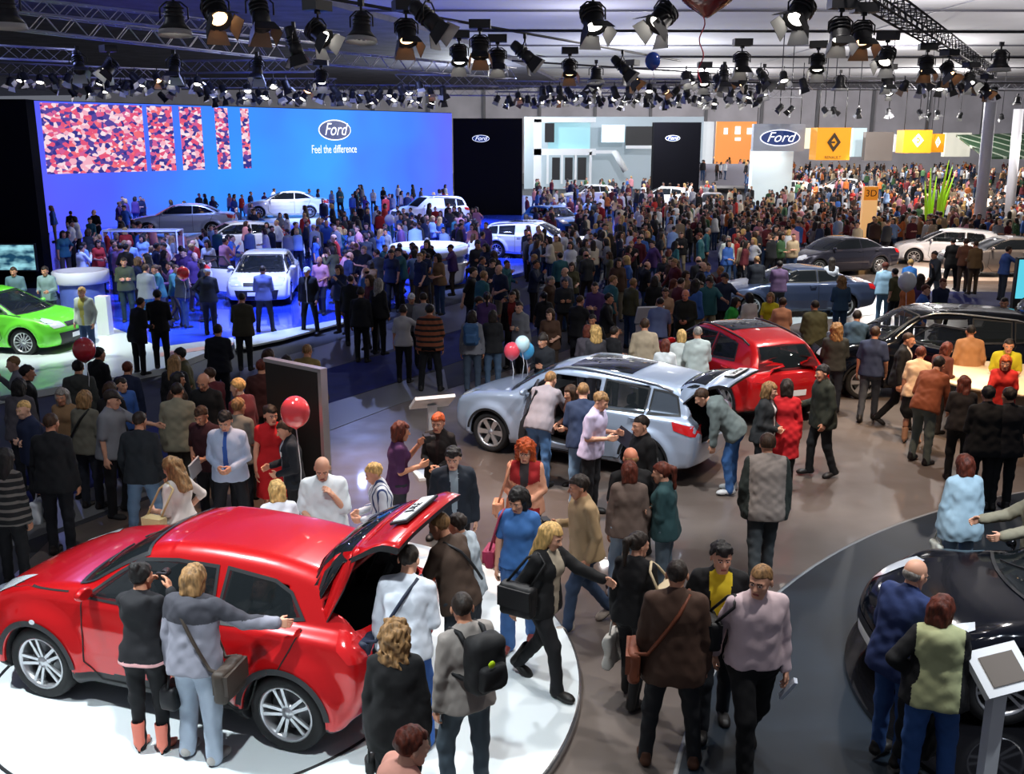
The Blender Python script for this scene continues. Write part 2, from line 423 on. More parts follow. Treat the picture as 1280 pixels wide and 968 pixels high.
def body_field(J, v, fem, fat=0., part='body', opt=None):
    """distance field of the body or of a garment over it"""
    s = J['s']; P = lambda *n: np.array([J[i] for i in n]); opt = opt or {}
    infl = {'body': -.014, 'top': .019, 'legs': .011}[part] + opt.get('loose', 0.)
    allp = P('pel', 'waist', 'chest', 'neck', 'shR', 'shL', 'elR', 'elL', 'wrR', 'wrL') if part == 'top' else (P('pel', 'waist', 'kn' + 'R', 'knL', 'anR', 'anL', 'hipR', 'hipL') if part == 'legs' else P('pel', 'neck', 'head', 'shR', 'shL', 'elR', 'elL', 'wrR', 'wrL', 'knR', 'knL', 'anR', 'anL'))
    lo = allp.min(0) - .2 * s - (.28 * s * np.array((.15, .15, 1)) if part == 'top' and opt.get('long') else 0); hi = allp.max(0) + .2 * s
    f = Field(lo, hi, v); u = (1, 0, 0); tor = J['tor']; B = infl; g = fat * s
    if part in ('body', 'top'):
        sh = .5 * (J['shR'] + J['shL'])
        f.cone(J['waist'], J['chest'] + tor(0, .01, .02), (.084 if fem else .094) * s + B + g, (.094 if fem else .106) * s + B + g * .5, k=.06, u=u, w1=(.036 if fem else .048) * s + g * .3, w2=(.05 if fem else .068) * s)
        f.cone(J['chest'], sh + tor(0, 0, -.01), .094 * s + B, .054 * s + B, k=.06, u=u, w1=(.05 if fem else .066) * s, w2=(.085 if fem else .1) * s)
        for sd_ in 'RL': f.cone(J['neck'] + tor(0, -.01, .0), J['sh' + sd_] + tor(0, 0, .005), .048 * s + B * .5, .042 * s + B * .5, k=.04)
        f.cone(J['pel'] + tor(0, 0, .02 if part == 'body' else -.03), J['waist'], (.102 if fem else .098) * s + B + g, (.088 if fem else .096) * s + B + g, k=.06, u=u, w1=(.07 if fem else .062) * s, w2=(.04 if fem else .05) * s)
        if fem and part in ('body', 'top'):
            for sd in (-1, 1): f.ell(J['chest'] + tor(sd * .068 * s, .085 * s, .0), (.055 * s + B, .05 * s + B, .055 * s + B), .04)
        f.cone(J['neck'] - tor(0, 0, .03), J['neck'] + tor(0, .0, .01), .06 * s + max(B, 0) * .5, .054 * s + max(B, 0) * .5, k=.04)
        long_ = opt.get('sleeve', 1.) if part == 'top' else 1.
        for n in 'RL':
            b = J['sh' + n]; e = J['el' + n]; w = J['wr' + n]
            if long_ > .05:
                t = min(1, long_ / .5); e2 = b + (e - b) * t
                B = 0. if part == 'body' else .012 + opt.get('loose', 0.)
                f.cone(b, e2, (.046 if fem else .053) * s + B, (.037 if fem else .041) * s + B * (1.6 if long_ <= .5 else 1), k=.025)
            if long_ > .5:
                t = min(1, (long_ - .5) / .5); f.cone(e, e + (w - e) * t, .04 * s + B, .028 * s + B + .003, k=.012)
    if part == 'top' and opt.get('hood'):
        f.cone(J['neck'] + tor(-.07, -.08, -.02), J['neck'] + tor(.07, -.08, -.02), .05, k=.04, ); f.ell(J['neck'] + tor(0, -.1, -.07), (.1, .06, .08), .05)
    if part == 'top' and opt.get('collar'):
        f.cone(J['neck'] + tor(0, -.01, -.02), J['neck'] + tor(0, .0, .035), .068 * s, .064 * s, k=.02)
    if part == 'body':
        f.cone(J['neck'], J['head'] + tor(0, -.02 * s, -.05 * s), .056 * s, .052 * s, k=.03)
    if part in ('body', 'legs'):
        B = infl
        f.cone(J['hipR'] + (0, 0, .03), J['hipL'] + (0, 0, .03), .1 * s + B + g * .6, k=.05)
        f.cone(J['pel'], J['pel'] + tor(0, 0, .1 * s), .096 * s + B + g, .088 * s + B + g, k=.05, u=u, w1=.07 * s, w2=.055 * s)
        ll = opt.get('leg', 1.); fl = opt.get('flare', .0)
        bare = opt.get('bare'); Bl = B if part != 'body' or bare else -.014
        for n in 'RL':
            a, b, c = J['hip' + n], J['kn' + n], J['an' + n]
            f.cone(a, b, .09 * s + Bl, .058 * s + Bl + fl * .3, k=.05)
            if part == 'legs': f.ell(a + (0, .035 * s, -.04), (.08 * s, .078 * s, .1 * s), .04)
            if part == 'body':
                if bare: f.ell(b + (c - b) * .3 + (0, .012, 0), (.05 * s, .055 * s, .12 * s), .03)
                f.cone(b, c, .05 * s + Bl, .036 * s + Bl * .4, k=.03)
            elif ll > .5: f.cone(b, b + (c - b) * (ll - .5) * 2 + nrm(c - b) * .03, .055 * s + B + fl * .5, .045 * s + B + fl, k=.04)
    if part == 'legs' and opt.get('skirt'):
        f.cone(J['pel'], (J['knR'] + J['knL']) / 2 + (0, 0, opt['skirt']), .11 * s, .15 * s, k=.05, u=u, w1=.05, w2=.08)
    if part == 'top':
        hem = opt.get('hem', -.085)  # how far the top reaches below the hips
        f.cone(J['pel'] + (0, 0, .03), J['pel'] + (0, .012, -.06), (.117 if fem else .113) * s + B + g, .123 * s + B + g, k=.05, u=u, w1=.076 * s, w2=.08 * s)
        if opt.get('long') or hem < -.1:
            f.cone(J['pel'] + (0, 0, .05), J['pel'] + (0, 0, hem), .11 * s + B, .125 * s + B + .01, k=.06, u=u, w1=.08 * s, w2=.09 * s)
        up = tor(0, 0, 1); pz = J['pel'] + up * hem * s
        # cut below the hem, only near the trunk
        X, Y, Z = f.xyz((slice(None),) * 3); cut = (pz - 0) @ up - (X * up[0] + Y * up[1] + Z * up[2])
        rad = np.sqrt((X - pz[0]) ** 2 + (Y - pz[1]) ** 2 * 1.1) - .235 * s
        armd = np.full_like(f.D, 9.)
        for n in 'RL':
            a = J['el' + n]; d = J['wr' + n] - a; L = d @ d
            t = np.clip(((X - a[0]) * d[0] + (Y - a[1]) * d[1] + (Z - a[2]) * d[2]) / L, 0, 1)
            armd = np.minimum(armd, np.sqrt((X - a[0] - t * d[0]) ** 2 + (Y - a[1] - t * d[1]) ** 2 + (Z - a[2] - t * d[2]) ** 2) - .06 * s)
        f.D = np.maximum(f.D, np.minimum(np.minimum(cut, -rad * 0 + cut), armd + .0))
    if part == 'legs':
        f.clip((0, 0, 1), (J['pel'] + tor(0, 0, .04 * s))[2])
    if part != 'body' and v < .02: f.noise(opt.get('wrinkle', .0042), 42, opt.get('seed', 1))
    return f
SKIN = [hmat(c, .55) for c in ('d9a184', 'c98d6e', 'e0ad92', 'b97c5d')]
SKINR = hmat('d98a6a', .5)
EYE_W = hmat('d8d4d0', .3)
LIP = hmat('a04d48', .5)
HAIRC = dict(black=hmat('14100f', .45), brown=hmat('38220f', .5), dark=hmat('22170f', .5), blond=hmat('c9a263', .5), fair=hmat('8d6a42', .5), red=hmat('8a2c10', .5), auburn=hmat('5a2413', .5), grey=hmat('8a847c', .6), ginger=hmat('b04a1a', .5), navy=hmat('1a2038', .8), white=hmat('d0d0d0', .8), olive=hmat('4a4632', .8), santa=hmat('c01818', .8))
for _k, _m in HAIRC.items():
    if _k != 'santa': noise_color(_m, 45, .5, bump=.7, stretch=(1, 1, .25), detail=2, dist=.012); _m.node_tree.nodes['Principled BSDF'].inputs['Roughness'].default_value = .62
def person_arrays(v, h, fem, fat, lean, arms, legs, hy, hp, hair, topo, lego, shoe, grip=(.5, .5)):
    J = skeleton(h, lean, arms, legs, hy, hp, fem); s = J['s']; out = {}
    tv = {0: .006, 1: .009, 2: .013, 3: .034}[0 if v < .0125 else 1 if v < .017 else 2 if v < .03 else 3]; near = tv == .006
    V, Q = body_field(J, v * 1.75 if tv < .02 else v, fem, fat, 'body', dict(bare=lego is None or lego.get('leg', 1) < .95)).mesh(); parts = [(V, Q, 0)]
    HM = T(*J['head']) @ J['R'].to_4x4() @ Matrix.Scale(s * 1.0, 4)
    a, b, c = tpl(head_parts, tv); parts.append((xf(a, HM), b, c))
    out['hm'] = HM
    for i, n in enumerate('RL'):
        d = Vector(J['wr' + n] - J['el' + n]).normalized(); y = Vector((0, -1, 0)); 
        side = Vector((1 if n == 'L' else -1, 0, 0))
        zc = -d; xc = side - d * side.dot(d)
        if xc.length < .35: xc = Vector((0, 0, 1)) - d * d.z
        xc.normalize(); yc = zc.cross(xc)
        if n == 'R': yc = -yc
        M = Matrix(((xc.x, yc.x, zc.x, 0), (xc.y, yc.y, zc.y, 0), (xc.z, yc.z, zc.z, 0), (0, 0, 0, 1)))
        a, b, c = tpl(hand_parts, min(tv, .026) if tv > .01 else tv * .85, grip[i]); hv = xf(a * s, T(*J['wr' + n]) @ M)
        parts.append((hv, b if n == 'L' else b[:, ::-1], 0))
        out['hand' + n] = J['wr' + n] + np.array(d) * .09 * s
    out['body'] = join(parts)
    if topo is not None:
        V, Q = body_field(J, v, fem, fat, 'top', topo).mesh(); c = V[Q].mean(1)
        tf = c - J['pel']; cl = math.radians(lean); fw = -tf[:, 1] * math.cos(cl) - tf[:, 2] * math.sin(cl); up = tf[:, 2] * math.cos(cl) - tf[:, 1] * math.sin(cl) * -1 * -1
        up = tf[:, 2] * math.cos(cl) + (-tf[:, 1]) * math.sin(cl)
        fw = -tf[:, 1] * math.cos(cl) - tf[:, 2] * math.sin(cl)
        mi = np.zeros(len(Q), int); o = topo.get('open')
        if o:  # open jacket: a strip of the shirt below shows, widening upwards
            t = np.clip((up / s - topo.get('hem', -.085)) / .5, 0, 1.1); wd = o * (.35 + .65 * t) if topo.get('open_even') else np.where(up / s > .5 - topo.get('vee', .5), o * (up / s - (.5 - topo.get('vee', .5))) / topo.get('vee', .5), 0)
            mi[(np.abs(tf[:, 0]) < wd) & (fw > .035)] = 1
        if topo.get('tie'): mi[(np.abs(tf[:, 0]) < .024 + .02 * (.5 - up)) & (fw > .04) & (up > .06)] = 2
        if topo.get('band'): mi[up / s < topo.get('hem', -.085) + topo['band']] = 1
        if topo.get('sleevecol'):
            dd = np.minimum(np.linalg.norm(c - .5 * (J['elR'] + J['wrR']), axis=1), np.linalg.norm(c - .5 * (J['elL'] + J['wrL']), axis=1))
            la = np.abs(tf[:, 0]) > (.2 if not fem else .178) * s; mi[la | (dd < .16)] = 3
        if topo.get('yoke'): mi[up / s > topo['yoke']] = 1
        out['top'] = (V, Q, mi)
    if lego is not None:
        V, Q = body_field(J, v, fem, fat, 'legs', lego).mesh(); mi = np.zeros(len(Q), int)
        out['legs'] = (V, Q, mi)
    if hair:
        a, b, c = tpl(hair_parts, hair, {.006: .008, .009: .012, .013: .017, .034: .038}[tv]); out['hair'] = (xf(a, HM), b, c)
    sh = []
    for i, n in enumerate('RL'):
        a, b, c = tpl(shoe_parts, shoe if shoe else 'shoe', {.006: .009, .009: .013, .013: .018, .034: .042}[tv])
        sn = J['shin' + n]; sn = sn / np.linalg.norm(sn); pitch = max(0., math.atan2(sn[1], -sn[2]) - .12)
        M = T(*J['an' + n]) @ R3(pitch, 0, (.12 if n == 'L' else -.12)) @ T(0, 0, -.085 * s) @ Matrix.Scale(s, 4)
        sh.append((xf(a, M), b, c))
    zmin = min(q[0][:, 2].min() for q in sh)
    out['shoes'] = sh; out['J'] = J; out['dz'] = -zmin
    return out
def person(label, head=None, h=1.75, z0=0., yaw=0., top='404040', legs_c='202838', hair='short', hc='brown', skin=0, fem=False, fat=0., lean=4., arms=('down', 'down'), legs='stand',
           hy=0., hp=8., shoe='shoe', shoe_c='181412', topo=None, lego=None, inner='d8d8d8', tie='2a5ab8', sleeve_c='101010', v=None, loc=None, group=None, rough=.85, cat='person', noskirt=False, grip=(.5, .5), topmat=None):
    if v is None: v = min(.022, max(.0105, .00098 * (G(head[0], head[1], z0 + h).y if head else loc[1])))
    topo = dict(topo or {}); lego = dict(lego or {}); topo.setdefault('seed', int(abs(head[0] if head else loc[0] * 10)) % 97); lego.setdefault('seed', topo['seed'] + 1)
    A = person_arrays(v, h, fem, fat, lean, arms, legs, hy, hp, hair, topo, None if noskirt else lego, shoe, grip)
    J = A['J']
    if loc is None:
        crown = Vector(A['hm'] @ Vector((0, .01, .125)))
        p = G(head[0], head[1], z0 + crown.z + A['dz']); off = Matrix.Rotation(math.radians(yaw), 3, 'Z') @ Vector((crown.x, crown.y, 0))
        loc = (p.x - off.x, p.y - off.y, z0)
    r = thing('person', label, cat, (loc[0], loc[1], loc[2]), math.radians(yaw), group)
    dz = (0, 0, A['dz'])
    sk = SKIN[skin] if isinstance(skin, int) else skin
    hm_ = HAIRC[hc] if hc in HAIRC else hmat(hc, .6)
    V, Q, mi = A['body']; link('body', np_mesh('body', V, Q, [sk, EYE_W, HAIRC['dark'], LIP], mi), r, loc=dz)
    if A.get('top'):
        V, Q, mi = A['top']; nm = topo.get('name', 'jacket' if topo.get('open') else 'shirt')
        link(nm, np_mesh(nm, V, Q, [topmat or hmat(top, rough), hmat(inner, .8), hmat(tie, .6), hmat(sleeve_c, .8)], mi), r, loc=dz)
    if A.get('legs'):
        V, Q, mi = A['legs']; nm = lego.get('name', 'trousers'); link(nm, np_mesh(nm, V, Q, [hmat(legs_c, .85)], mi), r, loc=dz)
    if hair:
        V, Q, mi = A['hair']; nm = 'hair' if hair not in ('hat', 'beanie', 'santa') else 'hat'
        link(nm, np_mesh(nm, V, Q, [hm_, HAIRC['white']], mi), r, loc=dz)
    for V, Q, mi in A['shoes']:
        nm = 'boot' if shoe in ('boot', 'heel') else 'shoe'
        link(nm, np_mesh(nm, V, Q, [hmat(shoe_c, .5), hmat('100c0a' if shoe != 'shoe' or shoe_c != 'c8c8c8' else 'e0e0e0', .6)], mi), r, loc=dz)
    M = T(*loc) @ R3(0, 0, math.radians(yaw)) @ T(*dz)
    def at(p): return M @ Vector(p)
    A['at'] = at; A['root'] = r
    return A
# ------------------------------------------------------------------ cars  (front = +X, left side = +Y, wheels on z = 0, middle of the wheelbase at the origin)
def smooth_poly(P, it=2, keep=()):
    P = [tuple(p) for p in P]
    for _ in range(it):
        N = []
        for i, a in enumerate(P):
            b = P[(i + 1) % len(P)]; N += [(a[0] * .8 + b[0] * .2, a[1] * .8 + b[1] * .2), (a[0] * .2 + b[0] * .8, a[1] * .2 + b[1] * .8)]
        P = N
    return np.array(P)
def poly_sdf(P, X, Z):
    """signed distance to a closed 2D outline"""
    P = np.asarray(P, np.float32); d = np.full(np.broadcast(X, Z).shape, 1e9, np.float32); s = np.ones_like(d)
    n = len(P)
    for i in range(n):
        a, b = P[i], P[i - 1]; ex, ey = b - a; wx, wy = X - a[0], Z - a[1]
        t = np.clip((wx * ex + wy * ey) / (ex * ex + ey * ey + 1e-12), 0, 1); bx, by = wx - ex * t, wy - ey * t
        d = np.minimum(d, bx * bx + by * by)
        c1 = Z >= a[1]; c2 = Z < b[1]; c3 = ex * wy > ey * wx
        s = np.where((c1 & c2 & c3) | (~c1 & ~c2 & ~c3), -s, s)
    return s * np.sqrt(d)
def smax(a, b, k):
    h = np.maximum(k - np.abs(a - b), 0) / k; return np.maximum(a, b) + h * h * k * .25
def smin(a, b, k): return -smax(-a, -b, k)
class Car: pass
def ws_poly(sp, xF, xR):
    """outline of the windshield seen from above"""
    xb, xt = [xR + (xF - xR) * a for a in sp['wt']]; hw = sp['W'] / 2; b, t = sp.get('wu', (.8, .64)); k = sp.get('ws', .22)
    return [(xb - k * (b * i / 5) ** 2, b * hw * i / 5) for i in range(-5, 6)] + [(xt - k * (t * i / 5) ** 2, -t * hw * i / 5) for i in range(-5, 6)]
def car_shape(sp, v=.03):
    """the distance field of the closed car and the meshes cut from it"""
    L, Wd, H, wb, fo, R = sp['L'], sp['W'], sp['H'], sp['wb'], sp['fo'], sp['R']
    xF, xR = wb / 2 + fo, wb / 2 + fo - L
    f = Field((xR - .1, -v * 2.5, .02), (xF + .1, Wd / 2 + .1, H + .08), v)  # right half only (y >= 0), mirrored
    X, Y, Z = f.xyz((slice(None),) * 3)
    S = lambda P: [(xR + (xF - xR) * a, b * H) for a, b in P]
    lower = smooth_poly(S(sp['lower'])); cabin = smooth_poly(S(sp['cabin'])) if sp.get('cabin') else None
    x1, z1 = f.ax[0][:, None], f.ax[2][None, :]
    dl = poly_sdf(lower, x1, z1); dc = poly_sdf(cabin, x1, z1) if cabin is not None else None
    hw = Wd / 2; y = f.ax[1]; ny = len(y)
    DL = np.empty(tuple(f.n), np.float32); DC = np.empty(tuple(f.n), np.float32)
    xm = (xF + xR) / 2
    for j in range(ny):
        u = min(1.1, abs(y[j]) / hw)
        ef, er = sp.get('nose', .2) * u ** 3, sp.get('tail', .13) * u ** 3.2; ecf = sp.get('ws', .22) * u ** 2
        def warp(d, cf, cr):
            t = (f.ax[0] - xm) / (L / 2); x = f.ax[0] + np.where(t > 0, cf * np.clip(t, 0, 1.2) ** 2, -cr * np.clip(-t, 0, 1.2) ** 2)
            i = np.clip((x - f.lo[0]) / v, 0, f.n[0] - 1.001); i0 = i.astype(int); fr = (i - i0)[:, None]
            return d[i0] * (1 - fr) + d[i0 + 1] * fr + np.maximum(x - f.ax[0][-1], 0)[:, None] + np.maximum(f.ax[0][0] - x, 0)[:, None]
        DL[:, j] = warp(dl, ef, er)
        if dc is not None:
            x = f.ax[0] + np.where(f.ax[0] > sp.get('cx', 0), ecf, -ecf * .45)
            i = np.clip((x - f.lo[0]) / v, 0, f.n[0] - 1.001); i0 = i.astype(int); fr = (i - i0)[:, None]; DC[:, j] = dc[i0] * (1 - fr) + dc[i0 + 1] * fr + .02 * u ** 3
    zs = Z / H; belt = sp['belt']
    prof = np.interp(zs, sp.get('pz', (0, .12, .35, .5, belt, belt + .1, 1)), sp.get('pw', (.9, .955, .995, .99, .955, .86, .6)))
    t = (X - xm) / (L / 2)
    taper = 1 - sp.get('tf', .1) * np.clip(t - .45, 0, 1) ** 1.6 * 2 - sp.get('tr', .08) * np.clip(-t - .5, 0, 1) ** 1.6 * 2
    side = np.abs(Y) - hw * prof * taper
    D = smax(DL, side + sp.get('crown', .03) * 0, .09)
    # crown of the bonnet and deck
    if dc is not None:
        wc = hw * sp.get('cw', .9); tum = sp.get('tum', .45)
        cs = (np.abs(Y) - (wc - tum * np.maximum(Z - belt * H, 0) - sp.get('ctr', .1) * np.clip(-t - .1, 0, 1))) * .93
        C = smax(DC + .035 * (Y / hw) ** 2, cs, .1)
        D = smin(D, C, .05)
    for wx in (wb / 2, -wb / 2):
        fl = sp.get('flare', .02); r = np.sqrt((X - wx) ** 2 + (Z - R) ** 2)
        bul = np.sqrt((r - R - .07) ** 2 + (Y - hw + .07 - fl) ** 2) - .075 + np.maximum(.3 - Z, 0) * 1.2
        D = smin(D, bul, .16 if sp.get('bulge') else .09)
    solid = D.copy()
    for wx in (wb / 2, -wb / 2):
        r = np.sqrt((X - wx) ** 2 + (Z - R) ** 2) - R - .04
        D = np.maximum(D, -np.maximum(r, hw - .3 - Y))
    mi_in = None
    if sp.get('hollow'):
        inner = np.maximum(solid + .05, sp.get('fz', .3) - Z)
        for wx in (wb / 2, -wb / 2):
            r = np.sqrt((X - wx) ** 2 + (Z - R) ** 2) - R - .09; inner = np.maximum(inner, -np.maximum(r, hw - .35 - Y))
        inner = np.maximum(inner, X - (wb / 2 - R - .1)); inner = np.maximum(inner, (xR + .15) - X)
        D = np.maximum(D, -inner)
        for kind, P in sp.get('cuts', []):
            q = np.array([(xR + (xF - xR) * a, b * H) for a, b in P]) if kind != 'yz' else np.array([(a, b * H) for a, b in P])
            if kind == 'xz': c = np.maximum(poly_sdf(q, x1, z1)[:, None, :] + .012, .3 - Y)
            elif kind == 'yz': q = np.array(ws_poly(sp, xF, xR)); c = np.maximum(poly_sdf(q, f.ax[0][:, None], f.ax[1][None, :])[:, :, None] + .02, (belt * H - .05) - Z)
            elif kind == 'yzr': c = np.maximum(poly_sdf(np.array([(a, b * H) for a, b in P]), f.ax[1][:, None], z1)[None], X - sp.get('cutr', 0))
            elif kind == 'xzc': c = np.maximum(poly_sdf(q, x1, z1)[:, None, :], np.abs(Y) - sp.get('cutw', .6))
            if kind in ('yz', 'yzr', 'xzc'): c = np.maximum(c, -(solid + .16))
            D = np.maximum(D, -c)
    f.D = D; c = Car(); c.f = f; c.solid = solid; c.sp = sp; c.xF, c.xR = xF, xR
    V, Q = f.mesh()
    keep = V[:, 1] > -v * .99
    V2 = V.copy(); 
    # clip to y>=0: snap the first layer on to the middle plane, drop faces wholly beyond it
    fk = (V[Q][:, :, 1] > 1e-4).any(1); Q = Q[fk]; V2[:, 1] = np.maximum(V2[:, 1], 0)
    n = len(V2); Vm = V2 * (1, -1, 1); Qm = Q[:, ::-1] + n
    V = np.concatenate([V2, Vm]); Q = np.concatenate([Q, Qm])
    # material by place: 0 paint, 1 dark cladding, 2 interior / well
    ce = V[Q].mean(1); ii = np.clip(((ce * (1, 0, 1) + (0, 1, 0) * np.abs(ce)) - f.lo) / v, 0, f.n - 2).round().astype(int)
    sd = solid[ii[:, 0], ii[:, 1], ii[:, 2]]
    mi = np.where(sd < -.028, 2, 0)
    cz = sp.get('clad', .0)
    if cz: mi[(mi == 0) & (ce[:, 2] < cz + .05 * np.cos(ce[:, 0] * 1.2))] = 1
    mi[(mi == 0) & (ce[:, 2] < .2)] = 1
    c.V, c.Q, c.mi = V, Q, mi
    return c
def surf(c, axis, a, b, sgn=1):
    """outermost surface of the closed car over points: axis 'y' (a=x,b=z), 'x' (a=y,b=z), 'z' (a=x,b=y)"""
    f = c.f; S = c.solid; a = np.asarray(a, float); b = np.asarray(b, float)
    if axis == 'y': A, B, col = (a - f.lo[0]) / f.v, (b - f.lo[2]) / f.v, S.transpose(0, 2, 1)
    elif axis == 'x': A, B, col = (np.abs(a) - f.lo[1]) / f.v, (b - f.lo[2]) / f.v, S.transpose(1, 2, 0)
    else: A, B, col = (a - f.lo[0]) / f.v, (np.abs(b) - f.lo[1]) / f.v, S
    A = np.clip(A, 0, col.shape[0] - 1.001); B = np.clip(B, 0, col.shape[1] - 1.001); i, j = A.astype(int), B.astype(int); u, w = (A - i)[:, None], (B - j)[:, None]
    C = col[i, j] * (1 - u) * (1 - w) + col[i + 1, j] * u * (1 - w) + col[i, j + 1] * (1 - u) * w + col[i + 1, j + 1] * u * w
    ins = C < 0
    if sgn > 0: k = C.shape[1] - 1 - np.argmax(ins[:, ::-1], 1); k2 = np.minimum(k + 1, C.shape[1] - 1)
    else: k = np.argmax(ins, 1); k2 = np.maximum(k - 1, 0)
    r = np.arange(len(k)); va, vb = C[r, k], C[r, k2]; t = np.where(va != vb, va / (va - vb + 1e-9), 0); t = np.clip(t, 0, 1)
    lo = f.lo[{'y': 1, 'x': 0, 'z': 2}[axis]]
    p = lo + (k + t * (k2 - k)) * f.v
    p[~ins.any(1)] = np.nan
    return p
def panel(c, axis, P, off=.004, sgn=1, step=.07, tol=3.2):
    """a panel with outline P laid on the body; returns (verts, faces)"""
    bm = bmesh.new(); vs = [bm.verts.new((p[0], p[1], 0)) for p in P]; bm.faces.new(vs)
    lo = [min(p[i] for p in P) for i in (0, 1)]; hi = [max(p[i] for p in P) for i in (0, 1)]
    for i in (0, 1):
        n = int((hi[i] - lo[i]) / step)
        for k in range(1, n + 1):
            co = [0, 0, 0]; no = [0, 0, 0]; co[i] = lo[i] + (hi[i] - lo[i]) * k / (n + 1); no[i] = 1
            bmesh.ops.bisect_plane(bm, geom=bm.verts[:] + bm.edges[:] + bm.faces[:], plane_co=co, plane_no=no)
    bm.verts.index_update(); A = np.array([v.co[:2] for v in bm.verts]); F = [[v.index for v in fc.verts] for fc in bm.faces]; bm.free()
    q = surf(c, axis, A[:, 0], A[:, 1], sgn if axis != 'y' else 1)
    bad = np.isnan(q); off = off + c.f.v * .12
    if bad.all(): return np.zeros((0, 3)), []
    if bad.any():
        for i in np.where(bad)[0]: q[i] = q[~bad][np.argmin(((A[~bad] - A[i]) ** 2).sum(1))]
    if axis == 'y': V = np.stack([A[:, 0], (q + off) * (1 if sgn > 0 else -1), A[:, 1]], 1)
    elif axis == 'x': V = np.stack([q + off * sgn, A[:, 0], A[:, 1]], 1)
    else: V = np.stack([A[:, 0], A[:, 1], q + off * sgn], 1)
    off = 0
    F = [fc for fc in F if max(np.linalg.norm(V[fc[k]] - V[fc[k - 1]]) for k in range(len(fc))) < tol * step]
    if not F: return V, F
    # facing outwards
    out = {'y': (0, sgn, 0), 'x': (sgn, 0, 0), 'z': (0, 0, sgn)}[axis]
    a = V[F[0][0]]; nn = np.zeros(3)
    for k in range(1, len(F[0]) - 1): nn += np.cross(V[F[0][k]] - a, V[F[0][k + 1]] - a)
    if nn @ np.array(out) < 0: F = [fc[::-1] for fc in F]
    return V, F
def ribbon(P, w, closed=False):
    """mitred outline strips of width w along a polyline in 2D"""
    P = [np.array(p, float) for p in P]; n = len(P); L_, R_ = [], []
    for i in range(n):
        a = P[i - 1] if (i or closed) else None; b = P[(i + 1) % n] if (i < n - 1 or closed) else None
        d1 = (P[i] - a) if a is not None else (b - P[i]); d2 = (b - P[i]) if b is not None else d1
        d1 = d1 / np.linalg.norm(d1); d2 = d2 / np.linalg.norm(d2); n1, n2 = np.array((-d1[1], d1[0])), np.array((-d2[1], d2[0])); m = n1 + n2; m = m / np.linalg.norm(m); m = m / max(.5, m @ n1)
        L_.append(P[i] + m * w / 2); R_.append(P[i] - m * w / 2)
    return [[R_[i], L_[i], L_[(i + 1) % n], R_[(i + 1) % n]] for i in range(n if closed else n - 1)]
def ribbon_old(P, w, closed=False):
    P = [np.array(p, float) for p in P]; out = []; n = len(P)
    for i in range(n if closed else n - 1):
        a, b = P[i], P[(i + 1) % n]; d = b - a; L = np.linalg.norm(d); d /= L; q = np.array((-d[1], d[0])) * w / 2
        e = d * w * .3; out.append([a - q - e, b - q + e, b + q + e, a + q - e])
    return out
RUB = mat('rubber', (.012, .012, .013), .75); BLK = mat('black_plastic', (.015, .015, .017), .5); INT = mat('car_interior', (.03, .03, .033), .7)
CHR = mat('chrome', (.8, .8, .82), .12, 1.); ALU = mat('alloy', (.72, .73, .75), .28, .85); DISC = mat('brake_steel', (.25, .25, .26), .4, .9)
GLS = mat('car_glass', (.012, .016, .018), .03, 0., coat=.0, spec=.9, alpha=.62); GLD = mat('car_glass_dark', (.008, .01, .012), .04, spec=.9)
HLG = mat('headlamp_lens', (.75, .78, .82), .08, .25, coat=1.); TLG = mat('tail_lamp_lens', (.55, .01, .012), .12, coat=1.); AMB = mat('amber_lens', (.9, .35, .03), .2, coat=1)
SEAM = mat('panel_gap', (.008, .008, .008), .8); PLW = mat('plate_white', (.8, .8, .8), .4)
_W = {}
